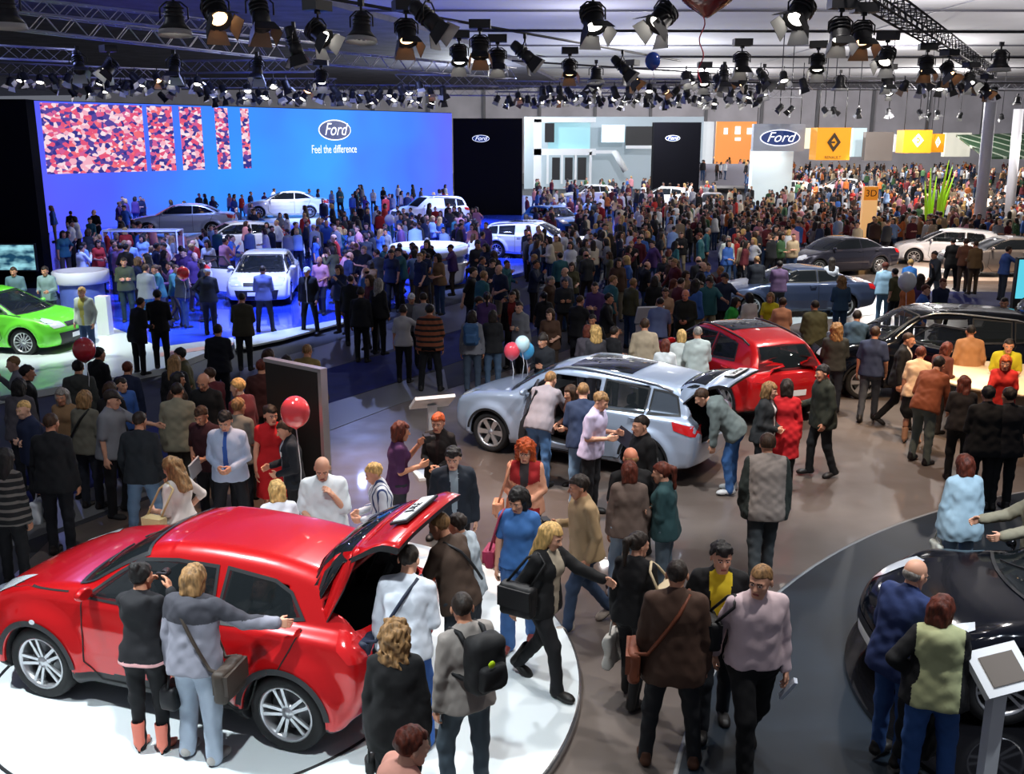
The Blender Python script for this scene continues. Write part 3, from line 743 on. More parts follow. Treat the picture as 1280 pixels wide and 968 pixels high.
def wheel_meshes(R, tw, spokes, style, n=36):
    k = (R, tw, spokes, style, n)
    if k in _W: return _W[k]
    rr = R * .73; t = MB(); M = R3(-PI / 2, 0, 0)   # z axis -> +y (outwards)
    t.lathe([(rr - .01, -tw / 2), (R - .035, -tw / 2), (R - .01, -tw / 2 + .015), (R, -tw / 2 + .04), (R, tw / 2 - .04), (R - .01, tw / 2 - .015), (R - .035, tw / 2), (rr - .01, tw / 2 - .01), (rr - .02, tw / 2 - .03)], n, M)
    tyre = t.mesh('tyre', RUB)
    r = MB(); r.lathe([(rr - .012, -tw / 2 + .01), (rr - .03, 0), (rr - .03, tw / 2 - .05), (rr - .005, tw / 2 - .012), (rr, tw / 2 - .008), (rr - .018, tw / 2 - .008), (rr - .03, tw / 2 - .03)], n, M)
    z1 = tw / 2 - .035
    r.lathe([(0, z1 + .012), (.03, z1 + .012), (.035, z1 + .002), (.06, z1 - .004), (.075, z1 - .03), (.075, z1 - .06)], 20, M)
    for i in range(spokes):
        a0 = 2 * PI * i / spokes
        offs = (-1, 1) if style == 'double' else ((0,) if style != 'y' else (-1, 1))
        for o in offs:
            w0, w1 = (.014, .014) if style == 'double' else ((.03, .045) if style == 'fat' else (.011, .011)); sp0 = .018 if style == 'double' else (.004 if style == 'y' else 0); sp1 = .042 if style in ('double', 'y') else 0
            P0 = (.05, o * sp0); P1 = (rr - .012, o * sp1)
            d = Vector((P1[0] - P0[0], P1[1] - P0[1], 0)); q = Vector((-d.y, d.x, 0)).normalized()
            vs = []
            for (p, w, z) in ((P0, w0, z1 + .0), (P1, w1, z1 + .016)):
                for sq in (-1, 1):
                    for dz in (-.022, 0): vs.append(M @ (Matrix.Rotation(a0, 4, 'Z') @ (Vector((p[0], p[1], z + dz)) + q * sq * w)))
            r.add(vs, [(0, 2, 3, 1), (4, 5, 7, 6), (0, 1, 5, 4), (2, 6, 7, 3), (1, 3, 7, 5), (0, 4, 6, 2)])
    rim = r.mesh('rim', ALU)
    b = MB(); b.lathe([(0, -.02), (rr - .07, -.02), (rr - .07, .0), (0, .0)], 24, M); b.cur = 1; b.lathe([(0, -.05), (rr - .02, -.05)], 24, M)
    disc = b.mesh('brake_disc', [DISC, BLK])
    _W[k] = (tyre, rim, disc); return _W[k]
def add_panel(c, name, root, mats, specs):
    """specs: (axis, outline, offset, sign) laid on the car as ONE part"""
    m = MB()
    for s in specs:
        V, F = panel(c, s[0], s[1], s[2], s[3], s[4] if len(s) > 4 else .07)
        if len(F): m.add(V, F, True)
    if not m.f: return None
    o = m.build(name, mats, root); weld(o.data, .002); return o
def weld(me, d):
    bm = bmesh.new(); bm.from_mesh(me); bmesh.ops.remove_doubles(bm, verts=bm.verts[:], dist=d); bm.to_mesh(me); bm.free()
def paint(name, col, metal=.55, rough=.32):
    m = mat(name, col, rough, metal, coat=1.); return m
def seats(root, c, rows, col='1c1c1e'):
    sp = c.sp; m = hmat(col, .8)
    for x in rows:
        for y in (-.37, .37):
            s = MB(); f = Field((-.35, -.32, -.1), (.4, .32, .85), .03)
            f.cone((-.15, 0, .05), (.25, 0, .1), .09, k=.03, u=(0, 1, 0), w1=.16); f.cone((-.18, 0, .08), (-.3, 0, .55), .085, .06, k=.05, u=(0, 1, 0), w1=.17, w2=.12); f.cone((-.32, 0, .68), (-.33, 0, .74), .055, k=.02, u=(0, 1, 0), w1=.07)
            V, Q = f.mesh(); link('seat', np_mesh('seat', V, Q, m), root, loc=(x, y, sp.get('fz', .3) + .08))
def make_car(name, label, sp, col, v=.03, detail=2, group=None, wheel=None, extra=None, cat='car'):
    c = car_shape(sp, v); L, Wd, H, wb, R = sp['L'], sp['W'], sp['H'], sp['wb'], sp['R']; hw = Wd / 2
    root = thing(name, label, cat, group=group); c.root = root
    S = lambda P: [(c.xR + (c.xF - c.xR) * a, b * H) for a, b in P]; c.S = S
    link('body', np_mesh('body', c.V, c.Q, [col, BLK, INT], c.mi), root)
    glass = GLS if sp.get('hollow') else GLD
    tw = sp.get('tw', .22); st = wheel or (5, 'double')
    ty, ri, di = wheel_meshes(R, tw, st[0], st[1], 36 if detail > 1 else 20)
    for wx in (wb / 2, -wb / 2):
        for sg in (1, -1):
            w = empty('wheel', (wx, sg * (hw - tw / 2 - .02 + sp.get('flare', .02)), R)); w.parent = root
            if sg < 0: w.rotation_euler = (0, 0, PI)
            if wx > 0 and sp.get('steer'): w.rotation_euler.z += sp['steer']
            link('tyre', ty, w); link('rim', ri, w)
            if detail > 1: link('brake_disc', di, w)
    for P in sp['windows']:
        P = S(P)
        for sg in (1, -1):
            if sp.get('skipwin') and (sg, sp['windows'].index) in (): continue
            fr = []
            if detail > 1:
                for q in ribbon(P, .028, True): fr.append(('y', q, .006, sg))
                add_panel(c, 'window_surround', root, BLK, fr)
            add_panel(c, 'side_window', root, glass, [('y', P, .004, sg)])
    if sp.get('wsh'):
        P = ws_poly(sp, c.xF, c.xR); add_panel(c, 'windshield', root, glass, [('z', P, .004, 1, .09)])
        if detail > 1: add_panel(c, 'windshield_surround', root, BLK, [('z', q, .007, 1) for q in ribbon(P, .035, True)])
        if detail > 1:
            x0 = max(p[0] for p in P) - .07
            for y0 in (.0, -.5):
                pts = [(x0 - .06 - .1 * t, y0 + .45 * t) for t in (0, .25, .5, .75, 1)]; zs = surf(c, 'z', [p[0] for p in pts], [p[1] for p in pts])
                w = MB(); w.tube([(p[0], p[1], z + .02) for z, p in zip(zs, pts)], .009, 5); w.build('wiper', BLK, root)
    if sp.get('rwin') and not sp.get('openhatch'):
        P = [(a * hw, b * H) for a, b in sp['rwin']]; add_panel(c, 'rear_window', root, glass, [('x', P, .004, -1, .09)])
    for P in sp.get('lamps', []):
        for sg in (1, -1): add_panel(c, 'headlamp', root, HLG, [('x', [(a * hw * sg, b * H) for a, b in P], .006, 1)])
    for P in sp.get('lamptop', []):
        for sg in (1, -1): add_panel(c, 'headlamp_lens', root, HLG, [('z', [(c.xR + (c.xF - c.xR) * a, b * hw * sg) for a, b in P], .006, 1, .04)])
    for P in sp.get('tails', []):
        for sg in (1, -1):
            V, F = panel(c, 'x', [(a * hw * sg, b * H) for a, b in P], .006, -1, .05, 14)
            if F: m = MB(); m.add(V, F, True); m.build('tail_lamp', TLG, root)
    for P in sp.get('tailside', []):
        for sg in (1, -1):
            V, F = panel(c, 'y', S(P), .006, sg, .05, 14)
            if F: m = MB(); m.add(V, F, True); m.build('tail_lamp', TLG, root)
    for P in sp.get('grille', []): add_panel(c, 'grille', root, BLK, [('x', [(a * hw, b * H) for a, b in P], .005, 1)])
    for x, z, sg in ((0, sp.get('pf', .3), 1), (0, sp.get('pr', .45), -1)):
        if sp.get('openhatch') and sg < 0 and not sp.get('keepplate'): continue
        add_panel(c, 'licence_plate', root, PLW, [('x', [(-.26, z * H), (.26, z * H), (.26, z * H + .11), (-.26, z * H + .11)], .012, sg)])
    if detail > 0 and sp.get('seams'):
        for sg in (1, -1):
            q = []
            for P in sp['seams']: q += [('y', r, .003, sg) for r in ribbon(S(P), .012)]
            add_panel(c, 'door_seam', root, SEAM, q)
    if detail > 0:
        for (x, z) in sp.get('handles', []):
            x, z = S([(x, z)])[0]; y = float(surf(c, 'y', [x], [z])[0])
            for sg in (1, -1):
                m = MB(); m.tube([(x - .09, sg * y, z), (x - .07, sg * (y + .03), z), (x + .07, sg * (y + .03), z + .005), (x + .09, sg * y, z + .005)], .013, 6); m.build('door_handle', sp.get('hmat') or col, root)
        x, z = S([sp['mirror']])[0]; y = float(surf(c, 'y', [x], [z])[0])
        for sg in (1, -1):
            f = Field((-.14, -.16, -.12), (.14, .16, .12), .012 if v < .025 else .02); f.ell((0, 0, 0), (.055, .095, .058), .01); f.clip((-1, 0, 0), .035); f.cone((.0, -.08, -.03), (.02, -.12, -.07), .02, k=.02)
            V, Q = f.mesh(); V = V * (1, sg, 1) + (x, sg * (y + .12), z + .05); Q = Q if sg > 0 else Q[:, ::-1]
            link('wing_mirror', np_mesh('wing_mirror', V, Q, [col, HLG], np.where(V[Q].mean(1)[:, 0] < x - .04, 1, 0)), root)
    for P in sp.get('arch', []):
        pass
    for (x, z) in sp.get('indicator', []):
        for sg in (1, -1): add_panel(c, 'side_indicator', root, HLG, [('y', S(oval(x, z, .008, .014, 12)), .008, sg, .03)])
    if sp.get('archclad'):
        for wx in (wb / 2, -wb / 2):
            for sg in (1, -1):
                q = []
                N = 20
                for i in range(N):
                    a, b = math.radians(6 + 168 * i / N), math.radians(6 + 168 * (i + 1) / N); r0, r1 = R + .042, R + .042 + sp['archclad']
                    q.append(('y', [(wx + r0 * math.cos(a), R + r0 * math.sin(a)), (wx + r1 * math.cos(a), R + r1 * math.sin(a)), (wx + r1 * math.cos(b), R + r1 * math.sin(b)), (wx + r0 * math.cos(b), R + r0 * math.sin(b))], .008, sg))
                add_panel(c, 'wheel_arch_trim', root, sp.get('cladmat', BLK), q)
    if sp.get('rails'):
        (xa, za), (xb, zb) = S(sp['rails'])
        for sg in (1, -1):
            m = MB(); pts = []
            yr = sp['raily']
            for i in range(9):
                x = xa + (xb - xa) * i / 8; z = float(surf(c, 'z', [x], [yr])[0]); pts.append((x, sg * yr, z + (.0 if i in (0, 8) else .045)))
            m.tube(pts, .018, 6); m.build('roof_rail', sp.get('railmat', ALU), root)
    if sp.get('glassroof'):
        (xa, _), (xb, _) = S(sp['glassroof']); yr = sp.get('gry', .5)
        add_panel(c, 'glass_roof', root, GLD, [('z', [(xa, -yr), (xb, -yr), (xb, yr), (xa, yr)], .004, 1)])
    if sp.get('hollow'):
        seats(root, c, sp.get('seatx', (.25, -.6)), sp.get('seatcol', '1c1c1e'))
        x = wb / 2 - R - .25
        d = MB(); d.box((x, 0, sp['belt'] * H - .1), (.35, Wd * .74, .22)); d.build('dashboard', INT, root)
        s = MB(); M = T(x - .3, .37, sp['belt'] * H - .02) @ R3(0, math.radians(-65), 0)
        s.tube([M @ Vector((.18 * math.cos(a), .18 * math.sin(a), 0)) for a in [2 * PI * i / 20 for i in range(20)]], .015, 6, close=True)
        s.tube([M @ Vector((-.17, 0, 0)), M @ Vector((.17, 0, 0))], .02, 5); s.tube([M @ Vector((0, 0, 0)), M @ Vector((0, 0, -.25))], .03, 6); s.build('steering_wheel', INT, root)
    return c
def oval(cx, cz, a, b, n=20): return [(cx + a * math.cos(2 * PI * i / n), cz + b * math.sin(2 * PI * i / n)) for i in range(n)]
# --- outlines in shares of length (0 rear .. 1 front) and of height
SUV_LOW = [(.005, .3), (.02, .17), (.3, .12), (.7, .12), (.97, .15), (1., .25), (1.0, .42), (.985, .53), (.93, .6), (.75, .67), (.65, .69), (.4, .68), (.08, .67), (.02, .64), (.0, .5)]
JUKE = dict(wt=(0.735, 0.57), L=4.135, W=1.765, H=1.565, wb=2.53, fo=.83, R=.345, tw=.22, belt=.63, bulge=1, flare=.035, nose=.3, tail=.16, hollow=1, fz=.34, archclad=.055, clad=.33, tum=.55, cw=.93, cutx=.2, steer=.0,
    lower=[(.01, .33), (.03, .2), (.3, .135), (.7, .135), (.96, .16), (.995, .26), (1., .44), (.975, .56), (.9, .64), (.78, .7), (.66, .72), (.45, .69), (.15, .68), (.045, .67), (.01, .6), (.0, .45)],
    cabin=[(.03, .5), (.035, .68), (.075, .84), (.13, .935), (.25, .985), (.4, 1.), (.52, .985), (.6, .93), (.74, .7), (.76, .5)],
    cuts=[('xz', [(.36, .665), (.38, .9), (.56, .885), (.6, .8), (.665, .665)]), ('xz', [(.175, .70), (.21, .86), (.345, .9), (.355, .665)]), ('yz', [(-.72, .69), (-.56, .93), (.56, .93), (.72, .69)]),
          ('xzc', [(-.05, .33), (-.05, .99), (.1, .93), (.13, .8), (.09, .45), (.06, .34)])], cutw=.62,
    windows=[[(.365, .66), (.375, .905), (.47, .91), (.56, .885), (.61, .8), (.675, .67)], [(.165, .72), (.2, .83), (.24, .875), (.35, .905), (.355, .66), (.3, .665)]],
    wsh=[(-.8, .7), (-.64, .93), (0, .955), (.64, .93), (.8, .7), (0, .715)], rwin=[(-.6, .72), (-.5, .9), (.5, .9), (.6, .72)], openhatch=1, cutr=-1.4,
    lamps=[oval(.62, .42, .11, .055)], grille=[[(-.45, .36), (-.5, .5), (.5, .5), (.45, .36)], [(-.6, .2), (-.62, .28), (.62, .28), (.6, .2)]],
    lamptop=[[(.86, .62), (.885, .84), (.93, .86), (.965, .66), (.95, .56)]], tailside=[[(.02, .56), (.03, .66), (.085, .70), (.075, .62), (.05, .555)]],
    seams=[[(.355, .22), (.35, .66)], [(.35, .3), (.335, .2), (.64, .19), (.675, .3), (.68, .66)], [(.34, .9), (.345, .66)], [(.16, .68), (.19, .5), (.24, .42), (.27, .22), (.34, .2)], [(.72, .68), (.84, .66), (.93, .6)]],
    handles=[(.4, .6)], mirror=(.655, .69), pf=.3, indicator=[(.795, .5)])
QASH = dict(wt=(0.762, 0.6), L=4.5, W=1.79, H=1.58, wb=2.765, fo=.88, R=.34, belt=.62, nose=.25, tail=.12, hollow=1, fz=.34, archclad=.04, clad=.2, tum=.4, cw=.93, flare=.02, cutx=.3,
    lower=SUV_LOW, cabin=[(.03, .5), (.03, .7), (.06, .86), (.1, .95), (.25, .985), (.42, 1.), (.56, .985), (.63, .93), (.77, .69), (.8, .5)],
    cuts=[('xz', [(.38, .665), (.38, .91), (.57, .905), (.68, .68)]), ('xz', [(.2, .68), (.2, .9), (.365, .91), (.365, .665)]), ('yz', [(-.74, .69), (-.62, .93), (.62, .93), (.74, .69)]),
          ('xz', [(.39, .2), (.39, .66), (.655, .66), (.655, .25)]), ('xzc', [(-.05, .42), (-.05, 1.), (.075, .92), (.1, .8), (.09, .5), (.07, .42)])], cutw=.62,
    windows=[[(.205, .665), (.2, .88), (.36, .915), (.365, .655)], [(.08, .68), (.1, .84), (.13, .87), (.185, .88), (.19, .665)]],
    wsh=[(-.82, .69), (-.7, .93), (0, .955), (.7, .93), (.82, .69), (0, .705)], rwin=[(-.68, .69), (-.6, .92), (.6, .92), (.68, .69)], openhatch=1,
    lamps=[[(.42, .47), (.45, .55), (.86, .6), (.9, .52), (.8, .46)]], lamptop=[[(.88, .66), (.9, .88), (.93, .9), (.965, .7), (.965, .6)]], grille=[[(-.35, .4), (-.38, .54), (.38, .54), (.35, .4)], [(-.6, .18), (-.62, .27), (.62, .27), (.6, .18)]],
    tailside=[[(.01, .5), (.02, .6), (.1, .63), (.09, .55)]], seams=[[(.372, .18), (.372, .66)], [(.19, .64), (.23, .45), (.28, .2), (.37, .17)], [(.655, .66), (.66, .28), (.62, .17), (.37, .17)]],
    handles=[(.41, .6), (.23, .61)], mirror=(.655, .68), rails=((.12, 1), (.58, 1)), raily=.6, glassroof=((.28, 1), (.52, 1)), pf=.28)
HATCH = dict(wt=(0.79, 0.585), L=4.34, W=1.83, H=1.47, wb=2.64, fo=.86, R=.33, belt=.63, nose=.28, tail=.12, tum=.42, cw=.92, flare=.015, hollow=1, fz=.28, cutx=.2,
    lower=[(.005, .35), (.02, .18), (.3, .11), (.7, .11), (.97, .13), (1., .22), (1.0, .4), (.985, .5), (.93, .57), (.76, .65), (.65, .67), (.4, .66), (.08, .66), (.02, .64), (.0, .5)],
    cabin=[(.03, .5), (.03, .66), (.07, .83), (.12, .93), (.28, .985), (.42, 1.), (.54, .985), (.62, .91), (.8, .64), (.82, .5)],
    cuts=[('xz', [(.38, .67), (.38, .92), (.54, .91), (.61, .84), (.7, .67)]), ('xz', [(.2, .7), (.22, .88), (.365, .92), (.365, .66)]), ('yz', [(-.76, .67), (-.6, .92), (.6, .92), (.76, .67)]), ('yzr', [(-.52, .7), (-.46, .9), (.46, .9), (.52, .7)])], cutr=-1.3,
    windows=[[(.375, .66), (.375, .925), (.55, .92), (.62, .84), (.715, .665)], [(.19, .69), (.21, .87), (.36, .925), (.365, .66)]],
    wsh=[(-.84, .66), (-.66, .92), (0, .945), (.66, .92), (.84, .66), (0, .68)], rwin=[(-.66, .68), (-.55, .89), (0, .905), (.55, .89), (.66, .68)],
    lamps=[[(.45, .45), (.5, .53), (.86, .59), (.9, .52), (.8, .44)]], lamptop=[[(.88, .66), (.9, .86), (.93, .88), (.965, .68), (.97, .56)]], grille=[[(-.4, .44), (-.42, .51), (.42, .51), (.4, .44)], [(-.62, .16), (-.7, .36), (.7, .36), (.62, .16)]],
    tailside=[[(.0, .52), (.01, .68), (.06, .78), (.07, .7), (.06, .56)]], tails=[[(.7, .55), (.68, .66), (.9, .68), (.92, .56)]], seams=[[(.37, .16), (.37, .65)], [(.18, .64), (.22, .45), (.27, .18), (.37, .15)], [(.67, .65), (.68, .28), (.64, .15), (.37, .15)], [(.7, .66), (.88, .59), (.96, .5)]],
    handles=[(.41, .6), (.22, .61)], mirror=(.66, .67), pf=.25)
RHATCH = dict(HATCH, L=4.32, W=1.8, H=1.61, wb=2.63, R=.34, tum=.42, archclad=.035, clad=.2, openhatch=0, glassroof=((.3, 1), (.52, 1)), rwin=[(-.72, .64), (-.58, .88), (0, .9), (.58, .88), (.72, .64)], cuts=HATCH['cuts'][:3] + [('yzr', [(-.56, .66), (-.48, .87), (.48, .87), (.56, .66)])],
    tails=[[(.62, .52), (.6, .6), (.94, .64), (.94, .55)]], pr=.36, rails=((.14, 1), (.56, 1)), raily=.58, railmat=BLK)
SEDAN = dict(wt=(0.755, 0.57), L=4.7, W=1.83, H=1.42, wb=2.75, fo=.9, R=.335, belt=.66, nose=.28, tail=.16, tum=.5, cw=.9, flare=.012,
    lower=[(.0, .4), (.02, .2), (.3, .12), (.7, .12), (.98, .14), (1., .25), (1.0, .42), (.98, .52), (.92, .59), (.78, .66), (.68, .69), (.4, .7), (.12, .71), (.03, .69), (.0, .58)],
    cabin=[(.12, .5), (.13, .71), (.22, .86), (.31, .965), (.42, 1.), (.52, .985), (.6, .93), (.76, .67), (.78, .5)],
    windows=[[(.4, .71), (.4, .94), (.52, .94), (.59, .88), (.69, .71)], [(.2, .745), (.28, .88), (.33, .925), (.39, .94), (.39, .71)]],
    wsh=[(-.82, .7), (-.62, .93), (0, .955), (.62, .93), (.82, .7), (0, .71)], rwin=[(-.66, .75), (-.54, .92), (.54, .92), (.66, .75)],
    lamps=[[(.5, .44), (.52, .52), (.88, .57), (.9, .48)]], lamptop=[[(.9, .66), (.91, .86), (.94, .86), (.975, .66), (.975, .54)]], grille=[[(-.4, .3), (-.42, .5), (.42, .5), (.4, .3)]],
    tailside=[[(.0, .54), (.01, .66), (.08, .68), (.07, .58)]], tails=[[(.5, .56), (.5, .65), (.9, .66), (.92, .56)]], seams=[[(.395, .18), (.395, .7)], [(.2, .71), (.24, .45), (.28, .18), (.39, .16)], [(.69, .7), (.7, .28), (.66, .16), (.39, .16)]],
    handles=[(.43, .64), (.26, .65)], mirror=(.67, .7), pf=.24)
COUPE = dict(wt=(0.705, 0.535), L=4.25, W=1.845, H=1.32, wb=2.55, fo=.93, R=.35, tw=.25, belt=.66, nose=.4, tail=.2, tum=.5, cw=.86, flare=.05, bulge=1, hollow=1, fz=.25, cutx=.0,
    lower=[(.0, .4), (.02, .2), (.3, .11), (.7, .11), (.97, .12), (1., .2), (1.0, .38), (.975, .5), (.9, .6), (.8, .67), (.68, .71), (.45, .7), (.2, .73), (.05, .72), (.0, .6)],
    cabin=[(.03, .5), (.04, .72), (.18, .86), (.33, .97), (.42, 1.), (.5, .985), (.56, .93), (.7, .68), (.72, .5)],
    cuts=[('xz', [(.34, .72), (.35, .92), (.48, .93), (.62, .72)]), ('yz', [(-.68, .71), (-.54, .92), (.54, .92), (.68, .71)])],
    windows=[[(.3, .74), (.31, .88), (.4, .935), (.5, .93), (.63, .715)]], wsh=[(-.76, .7), (-.6, .93), (0, .955), (.6, .93), (.76, .7), (0, .715)], rwin=[(-.6, .78), (-.5, .92), (.5, .92), (.6, .78)],
    lamptop=[[(.83, .72), (.84, .86), (.9, .88), (.95, .7), (.93, .64)]], grille=[[(-.5, .16), (-.45, .36), (.45, .36), (.5, .16)]], tailside=[[(.01, .58), (.02, .68), (.08, .7)]],
    seams=[[(.3, .25), (.32, .7)], [(.62, .7), (.64, .3), (.6, .16), (.34, .16), (.3, .25)]], handles=[(.35, .66)], mirror=(.62, .72), pf=.22, seatx=(-.2,))
def put_car(c, pf, pr, z0=0., near='left', mid=None, yaw=None):
    """stand the car so that the contact points of its near-side wheels fall on pf (front) and pr (rear); sizes stay real"""
    a, b = G(*pf, z0), G(*pr, z0); d = (a - b); d.z = 0; ang = math.atan2(d.y, d.x) if yaw is None else math.radians(yaw)
    m = (a + b) / 2; off = (c.sp['W'] / 2 - .08) * (1 if near == 'left' else -1)
    n = Vector((-math.sin(ang), math.cos(ang), 0))
    if yaw is not None and mid is not None: m = G(*mid, z0)
    m = m - n * off
    c.root.location = (m.x, m.y, z0); c.root.rotation_euler = (0, 0, ang)
    print('car', c.root['label'][:40], 'wheelbase in picture %.2f' % d.length, 'model', c.sp['wb'], 'at', tuple(round(x, 2) for x in m), round(math.degrees(ang)))
    return Matrix.Translation((m.x, m.y, z0)) @ Matrix.Rotation(ang, 4, 'Z')

def solid_panel(c, axis, P, sgn, thick, step=.07, off=.0):
    """a body panel lifted off the car as a closed slab"""
    V, F = panel(c, axis, P, off, sgn, step, 12)
    n = len(V); i = {'y': 1, 'x': 0, 'z': 2}[axis]; V2 = V.copy(); V2[:, i] -= thick * sgn
    from collections import Counter
    E = Counter(); D = {}
    for f in F:
        for k in range(len(f)): a, b = f[k - 1], f[k]; E[(min(a, b), max(a, b))] += 1; D[(min(a, b), max(a, b))] = (a, b)
    G_ = [list(f) for f in F] + [[k + n for k in f[::-1]] for f in F] + [[D[e][1], D[e][0], D[e][0] + n, D[e][1] + n] for e, q in E.items() if q == 1]
    return np.concatenate([V, V2]), G_, len(F)
def open_door(c, sgn, P, win, ang, col, name='door'):
    """an opened side door hinged at its front edge"""
    P, win = c.S(P), c.S(win); xh = max(p[0] for p in P); zm = sum(p[1] for p in P) / len(P); yh = float(surf(c, 'y', [xh - .03], [zm])[0]) * sgn
    hinge = (xh, yh, 0)
    m = MB(); V, F, n = solid_panel(c, 'y', P, sgn, .09); V = V - hinge
    m.add(V, F[:n], True); m.cur = 1; m.add(V, F[n:], False)
    d = m.build(name, [col, INT], c.root, loc=hinge, rot=(0, 0, -sgn * math.radians(ang)))
    w = MB()
    for q in ribbon(win, .035, True):
        V, F, n = solid_panel(c, 'y', q, sgn, .035); w.add(V - hinge, F)
    weld(w.build('window_frame', BLK, d).data, .003)
    V, F = panel(c, 'y', win, -.015, sgn); g = MB(); g.add(V - hinge, F, True); g.build('door_glass', GLS, d)
    return d
def open_hatch(c, yw, z0, z1, zg, ang, col, plate=None, name='tailgate'):
    """a raised tailgate: painted lower half, glass above, hinged at the roof"""
    H = c.sp['H']; xh = float(surf(c, 'x', [0.], [z1 * H], -1)[0]); hinge = Vector((xh, 0, z1 * H))
    lo = [(-yw, z0 * H), (yw, z0 * H), (yw * 1.02, zg * H), (-yw * 1.02, zg * H)]; hi = [(-yw * 1.02, zg * H), (yw * 1.02, zg * H), (yw * .84, z1 * H), (-yw * .84, z1 * H)]
    m = MB()
    for P in (lo,) + tuple(ribbon(hi, .07, True)):
        V, F, n = solid_panel(c, 'x', P, -1, .06, .08); V = V - np.array(hinge); m.cur = 0; m.add(V, F[:n], True); m.cur = 1; m.add(V, F[n:], False)
    t = m.build(name, [col, BLK], c.root, loc=hinge, rot=(0, math.radians(ang), 0))
    weld(t.data, .004)
    V, F, n = solid_panel(c, 'x', hi, -1, .02, .08, -.01); g = MB(); g.add(V - np.array(hinge), F, True); g.build('rear_glass', GLD, t)
    if plate:
        zc = (z0 * .5 + zg * .5) * H; xs = float(surf(c, 'x', [0.], [zc], -1)[0])
        b = MB(); b.box((0, 0, 0), (.02, .64, .16)); b.cur = 1; b.box((-.008, 0, 0), (.02, .58, .12))
        xa, xb = surf(c, 'x', [0., 0.], [zc - .07, zc + .07], -1)
        o = b.build('licence_plate', [BLK, PLW], t, loc=(xs - .02 - hinge.x, 0, zc - hinge.z), rot=(0, math.atan2(xb - xa, .14), 0))
        x = text_mesh('plate_lettering', plate, .11, .002, BLK, o, loc=(-.021, 0, 0), rot=(PI / 2, 0, -PI / 2))
    return t
# ------------------------------------------------------------------ the hall
def slab(name, pts, z0, z1, m, kind='structure', sub=None):
    b = MB(); P = [(p[0], p[1]) for p in pts]
    a = sum(P[i - 1][0] * P[i][1] - P[i][0] * P[i - 1][1] for i in range(len(P)))
    if a < 0: P = P[::-1]
    b.prism(P, z0, z1); o = b.build(name, m); o['kind'] = kind; return o
def GP(L, z=0.): return [G(x, y, z) for x, y in L]
floor_m = mat('hall_floor', (.115, .098, .09), .32, coat=.25)
nt = floor_m.node_tree; bs = nt.nodes['Principled BSDF']
tc = nt.nodes.new('ShaderNodeTexCoord'); n1 = nt.nodes.new('ShaderNodeTexNoise'); n1.inputs['Scale'].default_value = .35; n1.inputs['Detail'].default_value = 5
rp = nt.nodes.new('ShaderNodeValToRGB'); rp.color_ramp.elements[0].color = (.078, .058, .048, 1); rp.color_ramp.elements[1].color = (.165, .138, .122, 1); rp.color_ramp.elements[0].position = .35; rp.color_ramp.elements[1].position = .65
nt.links.new(tc.outputs['Object'], n1.inputs['Vector']); nt.links.new(n1.outputs[0], rp.inputs[0])
n2 = nt.nodes.new('ShaderNodeTexNoise'); n2.inputs['Scale'].default_value = 2.5; n2.inputs['Detail'].default_value = 2
mr = nt.nodes.new('ShaderNodeMapRange'); mr.inputs[1].default_value = .3; mr.inputs[2].default_value = .7; mr.inputs[3].default_value = .3; mr.inputs[4].default_value = .4
nt.links.new(tc.outputs['Object'], n2.inputs['Vector']); nt.links.new(n2.outputs[0], mr.inputs[0]); nt.links.new(mr.outputs[0], bs.inputs['Roughness']); nt.links.new(rp.outputs[0], bs.inputs['Base Color'])
slab('floor', [(-60, 2), (80, 2), (80, 170), (-60, 170)], -.3, 0, floor_m)
dark_floor = noise_color(mat('aisle_carpet', (.035, .035, .04), .75), .8, .35)
blue_carpet = noise_color(mat('blue_carpet', (.006, .012, .11), .8), 3, .2)
silver_floor = mat('silver_floor', (.17, .17, .17), .4)
slab('floor_aisle', GP([(-300, 770), (0, 735), (70, 668), (414, 538), (500, 505), (640, 462), (760, 420), (880, 375), (960, 345), (1100, 300), (1280, 262), (1280, 230), (600, 230), (-400, 330)]), 0, .004, dark_floor)
slab('floor_silver_strip', GP([(-80, 720), (130, 640), (414, 538), (500, 505), (560, 488), (555, 462), (500, 478), (414, 504), (130, 605), (-80, 680)]), .004, .008, silver_floor)
slab('floor_blue_aisle', GP([(-80, 680), (130, 605), (414, 504), (520, 470), (640, 430), (760, 388), (880, 345), (960, 315), (930, 300), (860, 318), (755, 350), (640, 388), (520, 433), (411, 461), (130, 555), (-80, 625)]), .004, .008, blue_carpet)
slab('floor_grey_band', GP([(411, 461), (490, 437), (600, 405), (590, 375), (500, 400), (411, 430), (300, 462), (300, 495)]), .004, .007, mat('grey_band', (.09, .09, .1), .45))
slab('floor_blue_strip', GP([(1120, 364), (1290, 366), (1290, 385), (1120, 378)]), .006, .01, blue_carpet)
# raised stage of the blue stand
stage_m = mat('blue_stage', (.03, .08, .75), .2, coat=.5)
slab('floor_blue_stage', GP([(60, 352), (105, 400), (200, 442), (292, 424), (430, 398), (500, 378), (560, 352), (640, 344), (720, 322), (800, 290), (790, 255), (600, 240), (300, 266), (62, 286)], .14), 0, .14, stage_m)
white_st = mat('white_platform', (.72, .78, .76), .22, coat=.4)
slab('floor_green_platform', GP([(-120, 505), (0, 499), (145, 474), (210, 462), (292, 430), (292, 424), (200, 436), (105, 396), (-120, 392)], .1), 0, .145, white_st)
slab('trim_platform_edge', GP([(200, 446), (290, 432), (292, 428), (200, 441)], .15), .14, .152, mat('pink_edge', (.7, .42, .36), .4))
slab('floor_white_tip', GP([(292, 424), (430, 398), (432, 402), (352, 424), (294, 436)], .15), .1, .148, white_st)
